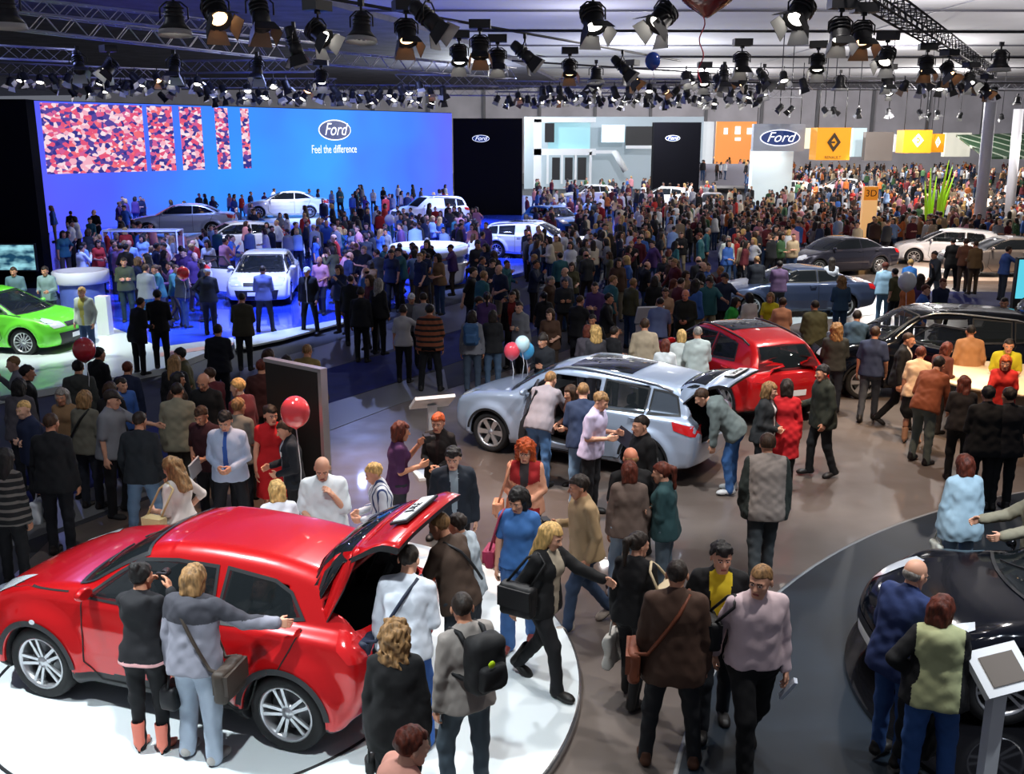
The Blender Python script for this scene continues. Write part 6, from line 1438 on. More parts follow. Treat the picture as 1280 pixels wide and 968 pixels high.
satchel(a, 1, 'a03050', 'pink strapped bag at the hip of the woman in the blue T-shirt', (.26, .1, .2), .0, -.06, cross=False)
a = P('blond woman in black cardigan over striped top striding off the round platform', (694, 656), 1.7, .08, 58, '101012', '0e0e12', 'long', 'blond', 0, True, .01, 6, ('swb', 'reach'), 'walk', hp=18, topo=dict(open=.075, open_even=1, name='cardigan', loose=.008), inner='a89c88', shoe='boot', shoe_c='141210')
satchel(a, 1, '101012', 'large black shoulder bag of the striding blond woman', (.34, .14, .3), .12, -.08, cross=False)
a = P('man in tan sweater and jeans holding a camera, walking left past the blond woman', (722, 594), 1.76, 0, -72, 'b0946e', '2c3c54', 'short', 'dark', 1, False, .02, 6, ('hold', 'loose'), 'walk2', hy=-10, topo=SW, shoe_c='a89c90')
camera_(a, 'black camera held by the man in the tan sweater', 'R')
a = P('young woman with dark ponytail, black jacket and white blouse carrying a cream bag', (800, 665), 1.66, 0, 150, '141416', '121216', 'pony', 'dark', 0, True, 0, 4, ('down', 'down'), 'step2', hy=-30, topo=dict(open=.09, open_even=1, name='jacket'), inner='dcdce0', shoe='boot', shoe_c='141414')
satchel(a, 1, 'cdbb98', 'big cream shoulder bag of the young woman with the ponytail', (.4, .13, .32), .2, -.04, cross=False)
hand_bag(a, 'L', 'c8c4bc', 'white plastic bag held below the cream shoulder bag', (.3, .08, .34), 'carrier_bag')
a = P('man in brown cord jacket with brown leather satchel seen from behind', (847, 699), 1.84, 0, 172, '4a3428', '1c1e22', 'crop', 'dark', 1, False, .015, 3, ('down', 'down'), 'wide', topo=dict(hem=-.16, long=1, collar=1, name='jacket', loose=.01), shoe_c='4a2c1c')
satchel(a, 1 * -1, '7a4028', 'brown leather satchel worn by the man in the cord jacket', (.36, .1, .27), -.02, .0)
a = P('young man in black leather jacket over a yellow T-shirt walking towards the camera', (903, 679), 1.8, 0, -8, '141416', '1e2228', 'quiff', 'black', 0, False, 0, 2, ('pocket', 'pocket'), 'step', hy=10, hp=6, topo=JK(.09, hem=-.06, vee=.5), inner='e8cc28')
a = P('man in pale pink shirt and black trousers striding towards the camera', (952, 707), 1.86, 0, 4, 'd8c2c6', '0f0f11', 'crop', 'fair', 0, False, .02, 3, ('swb', 'down'), 'walk', hy=-40, hp=6, topo=dict(collar=1, name='shirt', hem=-.01), lego=dict(loose=.008))
satchel(a, 1, '0e0e10', 'black shoulder bag half hidden behind the man in the pink shirt', (.28, .12, .26), .2, -.1, cross=False)
paper(a, 'L', 'dde4f0', 'rolled white brochure in the hand of the man in the pink shirt', (.03, .05, .26))
P('woman in grey brown sweater and faded jeans seen from behind', (787, 576), 1.66, 0, 176, '6c5c54', '8aa0b4', 'bob', 'auburn', 1, True, .01, 4, ('loose', 'down'), 'relax', topo=SW, shoe_c='b8b4b0')
P('woman with auburn ponytail in teal top facing the grey brown sweater', (826, 578), 1.66, 0, 250, '2c4c50', '5c6c78', 'pony', 'auburn', 0, True, .02, 4, ('cross', 'cross'), 'stand', topo=SW)
P('stocky man with shaved reddish head and black T-shirt in the talking group', (788, 559), 1.76, 0, 190, '121214', '16181c', 'bald', 'fair', SKINR, False, .045, 4, ('clasp', 'clasp'), 'relax', topo=TS)
a = P('man in black V-neck pullover looking left behind the talking group', (801, 519), 1.82, 0, -70, '101012', '141414', 'crop', 'dark', 0, False, .02, 3, ('clasp', 'down'), 'stand', topo=SW, hp=5)
a = P('man in white and violet patterned T-shirt reading a brochure by the silver crossover', (755, 491), 1.8, 0, 62, 'c8bcd8', '141418', 'short', 'fair', 0, False, .01, 8, ('hold', 'hold'), 'stand', hp=20, topo=TS)
paper(a, 'L', '2a2a38', 'open dark brochure in the hands of the man in the patterned T-shirt', (.02, .3, .2))
P('man in grey pullover and washed jeans leaning into the open door of the silver crossover', (690, 464), 1.82, 0, 150, '8c8890', '5c84b4', 'crop', 'fair', 0, False, .015, 28, ('reach', 'reachdown'), 'relax', topo=SW)
P('man in navy vest and pale jeans at the silver crossover door, seen from behind', (729, 478), 1.8, 0, 178, '23324e', '7c9cbc', 'crop', 'fair', 0, False, .02, 12, ('front', 'front'), 'relax2', topo=TS, shoe_c='b0b0b0')
P('young woman in brown squeezed between two men in the silver crossover doorway', (712, 482), 1.62, 0, -60, '4a2c20', '20242c', 'bob', 'brown', 0, True, 0, 10, ('front', 'front'), 'stand', topo=SW)
a = P('woman with bright orange curls, red waistcoat and peach sleeves facing the camera', (656, 553), 1.72, 0, -6, 'a02024', '6a5448', 'curly', 'ginger', 0, True, .01, 4, ('clasp', 'clasp'), 'stand', hp=14, topo=dict(open=.05, open_even=1, sleevecol=1, name='waistcoat', loose=.006), inner='3a3436', sleeve_c='e8a888')
satchel(a, 1, 'dc9a78', 'peach handbag of the woman with orange curls', (.24, .1, .2), -.02, .1, cross=False)
a = P('young man with black hair in dark denim jacket facing the camera', (566, 560), 1.76, 0, 8, '18222e', '14161a', 'quiff', 'black', 2, False, .01, 3, ('down', 'down'), 'stand', hy=-12, hp=12, topo=JK(.045, loose=.01), inner='8a9aa4')
a = P('woman in purple T-shirt lifting a camera, brown hair, turned right', (502, 527), 1.72, 0, 105, '4a2450', '242830', 'bob', 'auburn', 1, True, .0, 3, ('hold', 'phone'), 'stand', topo=TS)
camera_(a, 'black camcorder raised by the woman in the purple T-shirt', 'L')
P('red haired hostess in black blazer next to the white information panel', (547, 517), 1.72, 0, -12, '1a1414', '16161a', 'pony', 'ginger', 0, True, 0, 3, ('clasp', 'clasp'), 'stand', topo=dict(open=.04, vee=.35, collar=1, name='blazer'), inner='2a1a1a')
P('blond boy in striped shirt by the raised tailgate glass', (463, 580), 1.62, 0, -75, 'c8ccd4', '2a3038', 'short', 'blond', 0, False, 0, 8, ('front', 'front'), 'stand', hp=18, topo=SH, topmat=stripes('shirt_stripes', lin('c8ccd4'), lin('2c3c68'), .07, 'X', .7))
P('balding man in white short sleeved shirt with his hand at his mouth', (402, 574), 1.78, 0, 8, 'd8e0e4', '30343a', 'bald', 'dark', 0, False, .03, 6, ('front', 'mouth'), 'stand', hp=22, topo=dict(sleeve=.45, collar=1, name='shirt', loose=.01))
P('blond woman in white top bending behind the roof of the red crossover', (345, 600), 1.6, 0, 200, 'dcdce4', '30343a', 'bob', 'blond', 0, True, 0, 10, ('front', 'front'), 'stand', topo=SW)
a = P('woman with long wavy brown hair and white top standing past the red crossover bonnet', (210, 572), 1.68, 0, 250, 'dcd4cc', 'a89078', 'wavy', 'fair', 0, True, .0, 5, ('hip', 'front'), 'stand', hp=20, topo=dict(sleeve=.6, name='top'))
satchel(a, -1, 'c8b080', 'beige shoulder bag of the woman with wavy brown hair', (.26, .1, .24), .08, .12, cross=False)
a = P('man in pale blue shirt and blue tie looking down at his clasped hands', (279, 516), 1.8, 0, 0, 'b4c4e0', '141820', 'short', 'black', 0, False, .015, 3, ('clasp', 'clasp'), 'wide', hp=26, topo=dict(collar=1, tie=1, name='shirt'), tie='2c5cb4')
P('hostess in bright red dress standing beside the suited man', (338, 507), 1.76, 0, 18, 'c41820', 'c41820', 'pony', 'dark', 0, True, 0, 2, ('down', 'down'), 'stand', hy=20, topo=dict(long=1, hem=-.42, sleeve=.2, name='dress', wrinkle=.005), noskirt=True, shoe='heel', shoe_c='c04040')
a = P('person in dark suit with a white badge turned towards the hostess in red', (352, 526), 1.7, 0, -70, '141c26', '101418', 'short', 'brown', 0, False, 0, 5, ('front', 'clasp'), 'stand', hp=18, topo=JK(.03), inner='c8ccd4')
m = MB(); m.box(a['J']['chest'] + a['J']['tor'](.09, .135, .02), (.07, .012, .05)); m.build('badge', PLW, a['root'], loc=(0, 0, a['dz']))
P('ginger haired person raising both arms in front of the dark display board', (382, 494), 1.66, 0, 40, '2c1e18', '20242c', 'curly', 'ginger', 1, True, 0, 4, ('up', 'up'), 'stand', topo=SW)
P('man in maroon shirt behind the hostess in red, back turned', (327, 449), 1.76, 0, 178, '3a1614', '20242c', 'short', 'auburn', 1, False, .01, 3, ('down', 'loose'), 'stand', topo=TS)
a = P('grey haired man in grey T-shirt with camera strap beside the blue tie', (298, 497), 1.74, 0, 160, '78766e', '2c3036', 'short', 'fair', 1, False, .02, 3, ('front', 'front'), 'stand', topo=TS)
m = MB(); m.tube(chest_strap(a, 1, .1, -1), .014, 5); m.build('camera_strap', BLK, a['root'], loc=(0, 0, a['dz']))
a = P('man in dark red shirt holding papers behind the man with the blue tie', (248, 510), 1.72, 0, -20, '34121a', '14161c', 'short', 'brown', 1, False, .01, 4, ('clasp', 'clasp'), 'stand', hp=26, topo=TS)
paper(a, 'L', 'c8ccd4', 'white papers in the hands of the man in the dark red shirt', (.02, .2, .28))
P('bald man in black top in the dark aisle', (252, 468), 1.78, 0, -10, '0e0e10', '101014', 'bald', 'dark', 1, False, .02, 3, ('down', 'down'), 'stand', hp=20, topo=SW)
P('man in light khaki jacket seen from behind in the dark aisle', (221, 478), 1.78, 0, 182, '8a8672', '3c3a34', 'crop', 'dark', 1, False, .03, 3, ('down', 'down'), 'stand', topo=dict(long=1, hem=-.14, name='jacket', collar=1))
P('man in dark sweater and light jeans seen from behind at the red bonnet', (174, 514), 1.78, 0, 176, '1e242a', '6a86a4', 'crop', 'dark', 1, False, .015, 3, ('loose', 'loose'), 'wide', topo=SW)
a = P('woman in olive grey sweater with a dark strap, light brown hair', (106, 488), 1.72, 0, 168, '6a675a', '242832', 'bob', 'fair', 1, True, .02, 3, ('loose', 'front'), 'stand', topo=SW)
satchel(a, -1, '181818', 'black bag of the woman in the olive grey sweater', (.3, .1, .24), -.02)
a = P('man in black jacket carrying a white paper bag', (63, 516), 1.84, 0, 178, '121418', '1a1c22', 'crop', 'brown', 1, False, .02, 3, ('down', 'down'), 'stand', topo=dict(collar=1, name='jacket', hem=-.12))
hand_bag(a, 'L', 'd4d8dc', 'white paper carrier bag swinging from the man in the black jacket', (.34, .12, .3), 'carrier_bag')
P('woman in black and grey striped sweater at the left edge', (6, 560), 1.7, 0, 170, '1a1a1c', '141418', 'long', 'black', 1, True, .03, 3, ('down', 'loose'), 'stand', topo=SW, topmat=stripes('sweater_stripes', lin('141416'), lin('6c6660'), .085, 'Z', .62))
P('woman with black bob and dark grey shirt at the left edge', (24, 473), 1.74, 0, 176, '504c52', '181a20', 'bob', 'black', 1, True, .03, 3, ('down', 'down'), 'stand', topo=SW)
P('man in black with dark hair just behind the woman in the dark grey shirt', (34, 456), 1.78, 0, 120, '0e1014', '101216', 'short', 'black', 1, False, .02, 3, ('loose', 'loose'), 'stand', topo=SW)
P('man in grey hooded jacket left of the red balloon people', (97, 450), 1.74, 0, 190, '3e403c', '20242c', 'short', 'dark', 1, False, .02, 3, ('down', 'loose'), 'stand', topo=dict(hood=1, name='jacket'))
P('person in black with pale trousers below the left red balloon', (124, 434), 1.72, 0, 150, '0e1014', '8a8a88', 'short', 'black', 1, False, .01, 3, ('front', 'down'), 'stand', topo=dict(collar=1, name='jacket'))
P('tall thin dark haired woman in the dark aisle next to the khaki jacket', (218, 444), 1.72, 0, 180, '16161a', '14161a', 'long', 'fair', 1, True, 0, 3, ('down', 'down'), 'stand', topo=SW)
P('older man in grey waistcoat with dark sleeves and cap seen from behind', (960, 542), 1.8, 0, 176, '8c8078', '3a3e40', 'hat', 'brown', 1, False, .035, 3, ('down', 'loose'), 'step', topo=dict(hem=-.16, long=1, sleevecol=1, name='waistcoat', loose=.014), sleeve_c='2c322e', lego=dict(loose=.01))
P('man in dark green jacket and dark trousers standing alone in profile', (1028, 456), 1.78, 0, -82, '24281e', '101012', 'short', 'black', 1, False, .02, 3, ('front', 'loose'), 'step', topo=dict(collar=1, hem=-.14, name='jacket', loose=.008))
P('woman in charcoal leather jacket with fair short hair behind the red hatchback bumper', (964, 478), 1.72, 0, 60, '26282a', '1a1c20', 'bob', 'fair', 0, True, .03, 3, ('clasp', 'clasp'), 'stand', topo=JK(.03))
P('hostess in red coat dress standing behind the charcoal leather jacket', (984, 474), 1.72, 0, 170, 'c01820', '141414', 'bob', 'dark', 0, True, 0, 3, ('down', 'down'), 'stand', topo=dict(long=1, hem=-.36, name='coat'))
P('man in grey green hoodie and jeans bending into the tailgate of the silver crossover', (872, 487), 1.8, 0, -100, '66706e', '31588c', 'short', 'brown', 0, False, .02, 42, ('reachdown', 'reachdown'), 'relax', topo=dict(hood=1, name='hoodie', loose=.01), shoe_c='b4b4b4', hp=14)
a = P('woman in loose pale blue blouse and light jeans seen from behind at the right', (1206, 568), 1.68, 0, 186, 'a8c4d4', '9ab4cc', 'bob', 'auburn', 1, True, .03, 3, ('down', 'down'), 'stand', topo=dict(long=1, hem=-.2, name='blouse', loose=.01))
hand_bag(a, 'L', 'c8c8bc', 'small white carrier bag held by the woman in the pale blue blouse', (.22, .08, .26), 'carrier_bag')
a = P('bald man with glasses in blue tracksuit jacket at the black coupe bonnet', (1150, 699), 1.8, .05, 118, '20305c', '2c4c80', 'bald', 'grey', 0, False, .02, 6, ('down', 'front'), 'stand', hp=18, topo=dict(open=.03, collar=1, name='jacket', hem=-.14, loose=.012), inner='d8dce4')
m = MB(); HM = a['hm']
for sx in (-.032, .032): m.tube([HM @ Vector((sx + .022 * math.cos(t_), -.108, .004 + .016 * math.sin(t_))) for t_ in [2 * PI * i / 14 for i in range(14)]], .003, 4, close=True)
for sx in (-.055, .055): m.tube([HM @ Vector((sx, -.106, .008)), HM @ Vector((sx * 1.45, .0, .006))], .003, 4)
m.build('glasses', BLK, a['root'], loc=(0, 0, a['dz']))
hand_bag(a, 'R', '0c0c0e', 'black bag and coat carried by the bald man in the blue jacket', (.4, .2, .55), 'coat_bag', -.05)
P('woman with chestnut hair in lime padded waistcoat, black sleeves and blue jeans', (1181, 744), 1.68, .05, 160, 'b0b486', '2f5590', 'bob', 'auburn', 0, True, .03, 5, ('front', 'hip'), 'relax2', hy=-30, topo=dict(hood=1, sleevecol=1, name='waistcoat', loose=.014), sleeve_c='0e0e10', lego=dict(name='jeans', loose=.01))
P('person in beige coat reaching in from the right edge beside the black coupe', (1300, 598), 1.76, 0, -90, '8a8470', '3a3a3a', 'short', 'brown', 0, False, .02, 6, ('reach', 'reach'), 'stand', topo=dict(collar=1, name='coat', loose=.01))
# --- the group round the warm table
P('man in rust orange jumper and grey jeans bending over the warm lit table', (1176, 446), 1.8, 0, 130, '8c4a2c', '5c6660', 'short', 'dark', 1, False, .02, 24, ('reachdown', 'front'), 'relax', topo=SW)
P('woman in cream blouse and black skirt beside the rust orange jumper', (1152, 433), 1.7, 0, 150, 'e0bc98', '101010', 'short', 'auburn', 1, True, .01, 10, ('front', 'down'), 'stand', topo=TS, lego=dict(skirt=.12, leg=.5, name='skirt'), shoe='heel', shoe_c='c09070')
P('man in black suit and white shirt stepping towards the warm table', (1138, 416), 1.8, 0, 60, '0e0e10', '0e0e10', 'crop', 'brown', 1, False, .01, 6, ('down', 'down'), 'walk', topo=dict(open=.06, vee=.35, collar=1, name='suit_jacket', hem=-.14), inner='dcd0c4')
P('man in tan shirt seen from behind at the back of the warm table', (1214, 406), 1.78, 0, 170, 'a87850', '30302c', 'crop', 'black', 1, False, .02, 3, ('loose', 'loose'), 'stand', topo=SW)
P('broad man in black suit from behind, nearest the warm table at the right', (1236, 482), 1.8, 0, 172, '08080a', '0a0a0c', 'short', 'black', 1, False, .03, 3, ('front', 'front'), 'stand', topo=dict(long=1, hem=-.14, name='suit_jacket', collar=1))
P('second man in black suit from behind, cut by the right edge', (1262, 484), 1.78, 0, 185, '0a0a10', '0a0a0c', 'short', 'dark', 1, False, .02, 3, ('front', 'front'), 'stand', topo=dict(long=1, hem=-.14, name='suit_jacket', collar=1))
P('woman with brown hair and black top leaning on the warm table', (1206, 470), 1.64, 0, 160, '1c1614', '101010', 'wavy', 'auburn', 1, True, .01, 14, ('reachdown', 'front'), 'stand', topo=TS)
P('hostess in red at the warm table facing the camera', (1258, 445), 1.68, 0, -30, 'b42018', '201010', 'bob', 'ginger', 1, True, 0, 6, ('reachdown', 'front'), 'stand', topo=TS)
P('man in yellow green shirt at the right edge behind the warm table', (1262, 424), 1.72, 0, -20, 'b8b020', '303030', 'crop', 'dark', 1, False, 0, 8, ('front', 'front'), 'stand', topo=TS)
P('dark haired woman in orange lit blouse bending behind the rust orange jumper', (1186, 428), 1.66, 0, 120, '5a2c20', '2c2420', 'bob', 'auburn', 1, True, 0, 14, ('front', 'front'), 'stand', topo=SW)
P('man in black suit with red tie left of the right edge, above the table', (1256, 372), 1.8, 0, -30, '101014', '101014', 'crop', 'dark', 1, False, .01, 3, ('cross', 'front'), 'stand', topo=dict(open=.06, vee=.35, collar=1, tie=1, name='suit_jacket'), inner='d8c8b8', tie='a01818')
# --- by the dark wagon and the red hatchback
P('person with fair curly hair in dark top looking at the black wagon', (1046, 405), 1.72, 0, 170, '2a2c2a', '2c3038', 'curly', 'fair', 1, False, .01, 3, ('front', 'front'), 'stand', topo=SW)
a = P('man in blue hooded sweatshirt leaning towards the black wagon door', (1072, 388), 1.76, 0, 160, '3c5468', '2c3440', 'short', 'dark', 1, False, .02, 12, ('reach', 'front'), 'relax', topo=dict(hood=1, name='hoodie'))
P('man in dark blue T-shirt and grey trousers near the black wagon', (1095, 408), 1.78, 0, 150, '2a3450', '3c4048', 'short', 'brown', 1, False, .01, 3, ('loose', 'down'), 'step', topo=TS)
P('broad man in olive green jacket and dark jeans seen from behind', (1019, 375), 1.82, 0, 182, '4c4a30', '1a2438', 'crop', 'dark', 1, False, .04, 3, ('front', 'front'), 'stand', topo=dict(collar=1, name='jacket', loose=.012))
P('woman in bright green shirt bending by the red hatchback roof', (922, 372), 1.64, 0, 60, '2a9c3c', '303030', 'bob', 'black', 1, True, .02, 14, ('front', 'front'), 'stand', topo=TS)
P('dark haired woman in white cardigan next to the bright green shirt', (936, 366), 1.66, 0, 200, 'd8d0cc', '202020', 'bob', 'black', 1, True, .0, 4, ('front', 'front'), 'stand', topo=SW)
P('woman in yellow top behind the red hatchback roof', (963, 366), 1.66, 0, -30, 'd0c020', '6a5040', 'bob', 'fair', 1, True, 0, 6, ('front', 'front'), 'stand', topo=TS)
P('woman in salmon blouse right of the yellow top', (979, 372), 1.7, 0, 160, 'c88a68', '2c2420', 'short', 'brown', 1, True, .02, 8, ('front', 'down'), 'stand', topo=TS)
P('man in beige jacket seen from behind at the silver crossover roof', (806, 398), 1.8, 0, 178, 'a89880', '3c3a34', 'short', 'brown', 1, False, .02, 3, ('loose', 'loose'), 'stand', topo=SW)
P('woman in white top with brown hair behind the silver crossover roof', (832, 424), 1.6, 0, 170, 'd8dcdc', '303840', 'bob', 'auburn', 1, True, 0, 3, ('front', 'front'), 'stand', topo=TS)
P('blond woman in white shirt between the brown haired one and the grey haired man', (852, 412), 1.66, 0, 175, 'd4dcd8', '404850', 'bob', 'blond', 1, True, 0, 3, ('front', 'front'), 'stand', topo=SW)
P('grey haired man in pale shirt at the red hatchback wing', (872, 408), 1.76, 0, 185, 'b8c4c0', '404850', 'crop', 'grey', 1, False, .02, 3, ('front', 'front'), 'stand', topo=SW)
P('man in pale blue shirt bending next to the white information panel', (826, 372), 1.74, 0, 160, '6a78a0', '30343c', 'crop', 'dark', 1, False, .01, 14, ('reachdown', 'front'), 'stand', topo=TS)
P('woman in peach top facing the camera at the white information panel', (832, 360), 1.68, 0, -10, 'c09878', '2c2420', 'pony', 'brown', 1, True, 0, 3, ('loose', 'front'), 'stand', topo=TS)
P('reddish faced man in olive black shirt behind the beige jacket', (857, 362), 1.8, 0, -20, '22241c', '1c1c1c', 'bald', 'dark', SKINR, False, .03, 4, ('clasp', 'clasp'), 'stand', topo=SW)
P('short dark haired woman in dark top left of the beige jacket', (769, 408), 1.64, 0, 130, '141418', '16181c', 'short', 'dark', 1, True, 0, 3, ('front', 'front'), 'stand', topo=SW)
P('brown haired woman in grey cardigan above the silver crossover bonnet', (735, 406), 1.68, 0, 170, '48424a', '202028', 'bob', 'auburn', 1, True, 0, 3, ('front', 'front'), 'stand', topo=SW)
P('fair haired companion right beside the grey cardigan', (744, 408), 1.66, 0, 190, '3c3a40', '202028', 'curly', 'blond', 1, True, 0, 3, ('front', 'front'), 'stand', topo=SW)
P('dark haired person with a cap standing right of the balloon trio', (678, 418), 1.7, 0, -40, '181a20', '1c2028', 'beanie', 'dark', 1, False, .01, 3, ('front', 'hold'), 'stand', topo=SW)
# --- the dark band between the stages
P('big man in orange and dark striped T-shirt seen from behind', (537, 380), 1.84, 0, 176, '8a4a2c', '14161c', 'short', 'black', 1, False, .05, 3, ('down', 'down'), 'wide', topo=dict(sleeve=.45, name='t_shirt', loose=.014), topmat=stripes('tshirt_stripes', lin('8c4c30'), lin('1a1614'), .11, 'Z', .6))
P('woman in white T-shirt and black trousers left of the striped T-shirt', (504, 382), 1.68, 0, 172, 'b4b4b8', '101014', 'beanie', 'dark', 1, True, 0, 3, ('side', 'down'), 'stand', topo=TS)
P('person with white cap and pale shirt behind the striped T-shirt', (514, 367), 1.7, 0, 10, '6c6a6c', '1c1c20', 'hat', 'white', 1, False, 0, 3, ('front', 'front'), 'stand', topo=SW)
P('man in pale shirt with dark cap right of the white cap', (529, 366), 1.76, 0, 190, '88888c', '1c1c20', 'hat', 'dark', 1, False, .02, 3, ('front', 'front'), 'stand', topo=SW)
a = P('person in grey jacket with light blue rucksack seen from behind', (590, 388), 1.74, 0, 178, '74767e', '3c4a5c', 'bob', 'dark', 1, True, 0, 3, ('down', 'down'), 'stand', topo=SW)
backpack(a, '2c5078', 'faded blue rucksack on the person in the grey jacket')
P('woman in charcoal jacket and stonewashed jeans right of the blue rucksack', (616, 388), 1.7, 0, 176, '1c1e22', '4c6480', 'bob', 'dark', 1, True, .01, 3, ('front', 'front'), 'stand', topo=SW)
P('man in dark jacket open over a red shirt walking in the dark aisle', (640, 364), 1.78, 0, -20, '14100e', '14161a', 'crop', 'dark', 1, False, 0, 3, ('down', 'swf'), 'step', topo=JK(.08), inner='7a1c14')
P('tall man in black jacket and dark jeans seen from behind, left of the couple', (438, 344), 1.8, 0, 176, '0e1014', '101218', 'crop', 'dark', 1, False, .02, 3, ('down', 'down'), 'stand', topo=dict(collar=1, name='jacket'))
P('person in black padded jacket beside the tall man in the aisle', (451, 360), 1.76, 0, 170, '101218', '0e1014', 'beanie', 'dark', 1, False, .03, 3, ('down', 'down'), 'stand', topo=dict(hood=1, name='jacket'))
P('man in pale blue shirt and dark trousers before the white hatchback bonnet', (328, 332), 1.76, .14, 182, '6c78b8', '1c2030', 'crop', 'dark', 1, False, .01, 3, ('front', 'front'), 'wide', topo=SW)
P('man in black jacket with a white cap facing the camera right of the white hatchback', (383, 334), 1.8, .05, -10, '0c0e14', '10141c', 'hat', 'white', 1, False, .02, 3, ('down', 'loose'), 'wide', topo=JK(.02))
P('person in white printed T-shirt and blue jeans at the green hatchback bonnet', (101, 359), 1.72, .1, -10, 'c4ccc0', '3c5478', 'short', 'blond', 0, False, 0, 3, ('loose', 'loose'), 'stand', topo=dict(open=.07, open_even=1, name='shirt'), inner='c8c060')
P('blond man in pale shirt behind the green hatchback windscreen', (55, 333), 1.76, .1, 0, '7c9494', '2c3440', 'short', 'dark', 1, False, 0, 3, ('front', 'front'), 'stand', topo=SW)
P('man in light grey shirt behind the green hatchback bonnet', (16, 334), 1.72, .1, 10, '5c7880', '2c3440', 'short', 'brown', 1, False, 0, 3, ('front', 'front'), 'stand', topo=SW)
P('man in olive shirt and green trousers facing the blue stage', (154, 322), 1.8, .14, 20, '3c4434', '1c3030', 'short', 'dark', 1, False, .02, 3, ('cross', 'cross'), 'stand', topo=SW)
P('person in grey striped jacket and teal trousers beside the olive shirt', (182, 330), 1.78, .14, 170, '70747c', '3c7078', 'short', 'brown', 1, False, .02, 3, ('front', 'front'), 'step', topo=SW)
P('tall man all in black near the white platform tip', (196, 362), 1.8, .1, 190, '0a0a0e', '0a0a0e', 'short', 'black', 1, False, .0, 3, ('front', 'front'), 'stand', topo=SW)
P('stooping figure in black coat in front of the tall man in black', (176, 372), 1.7, .1, 150, '0e1016', '0c0e14', 'short', 'dark', 1, False, .02, 12, ('front', 'front'), 'stand', topo=dict(long=1, hem=-.2, name='coat'))
P('man in red and white party hat in the crowd left of the white hatchback', (259, 334), 1.76, .14, 180, '14161c', '14161c', 'santa', 'santa', 1, False, .02, 3, ('front', 'hip'), 'stand', topo=SW)
P('man in olive brown jacket with back turned below the white hatchback door', (302, 366), 1.76, .05, 182, '3e3a2c', '1c1e20', 'crop', 'dark', 1, False, .02, 3, ('front', 'front'), 'stand', topo=dict(long=1, hem=-.14, name='jacket'))
P('balding man in mustard shirt seen from behind the dark display board', (384, 430), 1.72, 0, 170, '8c7844', '303030', 'crop', 'fair', 1, False, .02, 3, ('front', 'front'), 'stand', topo=SW)
P('woman with dark bob left of the mustard shirt', (358, 444), 1.6, 0, 180, '4c5058', '303030', 'bob', 'dark', 1, True, 0, 3, ('front', 'front'), 'stand', topo=SW)
P('woman with brown hair before the white platform tip', (336, 436), 1.66, 0, 150, '23262e', '202020', 'bob', 'brown', 1, True, 0, 3, ('front', 'front'), 'stand', topo=SW)
P('man in dark suit standing under the white platform tip', (272, 405), 1.76, 0, 180, '0e121e', '0e1016', 'short', 'dark', 1, False, .02, 3, ('front', 'front'), 'stand', topo=SW)
P('man in white shirt and beige trousers at the tail of the blue grey saloon', (911, 295), 1.8, 0, 15, 'd4dcd4', 'a89c80', 'crop', 'grey', 0, False, .02, 3, ('loose', 'loose'), 'stand', topo=SH)
P('woman in white jacket and pale jeans standing before the blue grey saloon door', (1040, 322), 1.72, 0, 170, 'c8ccd4', '6c90bc', 'long', 'dark', 1, True, 0, 3, ('front', 'down'), 'stand', topo=SW)
P('person in blue denim jacket in front of the woman in the white jacket', (1052, 346), 1.7, 0, 180, '34506c', '34506c', 'curly', 'fair', 1, False, 0, 6, ('front', 'front'), 'stand', topo=SW)
P('man in pale blue shirt with red cap beside the white balloon', (1107, 328), 1.76, 0, 170, '9cc0d8', '5c84a8', 'hat', 'auburn', 1, False, .03, 8, ('reach', 'front'), 'stand', topo=SW)
P('woman in bright blue jacket right of the white balloon', (1139, 324), 1.68, 0, 150, '2c6cb4', '202830', 'short', 'blond', 1, True, .0, 10, ('front', 'front'), 'stand', topo=SW)
P('person in black lifting an arm next to the bright blue jacket', (1151, 342), 1.7, 0, 150, '0e0e12', '101014', 'short', 'dark', 1, False, .02, 5, ('up', 'front'), 'stand', topo=SW)
P('man in black sweater left of the purple shirt before the blue grey saloon', (946, 320), 1.76, 0, 180, '161a24', '14161c', 'crop', 'fair', 1, False, .02, 3, ('front', 'front'), 'stand', topo=SW)
P('man in purple shirt before the bonnet of the blue grey saloon', (975, 326), 1.72, 0, 170, '604868', '141418', 'short', 'dark', 1, False, .03, 3, ('front', 'front'), 'stand', topo=TS)
P('man in black coat on the cream platform, leftmost of three', (1192, 297), 1.8, .05, 180, '0c0c0e', '0c0c0e', 'short', 'black', 1, False, .02, 3, ('front', 'front'), 'wide', topo=dict(long=1, hem=-.2, name='coat'))
P('man in brown jacket, middle of the three on the cream platform', (1208, 298), 1.78, .1, 170, '6c4430', '4c3c30', 'short', 'brown', 1, False, .01, 3, ('front', 'front'), 'stand', topo=SW)
P('man in olive brown shirt, rightmost of the three on the cream platform', (1220, 301), 1.76, .1, 190, '6a5030', '4c3c28', 'crop', 'brown', 1, False, .03, 3, ('front', 'front'), 'stand', topo=SW)
P('striding man in dark grey jacket and jeans left of the cream platform', (1168, 314), 1.76, 0, -80, '30343a', '4c5560', 'short', 'dark', 1, False, .01, 6, ('swb', 'swf'), 'walk', topo=SW)
P('person in blue T-shirt beside the light brown silver saloon', (1262, 308), 1.72, .12, 90, '34508c', '343a44', 'short', 'dark', 1, False, 0, 4, ('reach', 'loose'), 'stand', topo=TS)
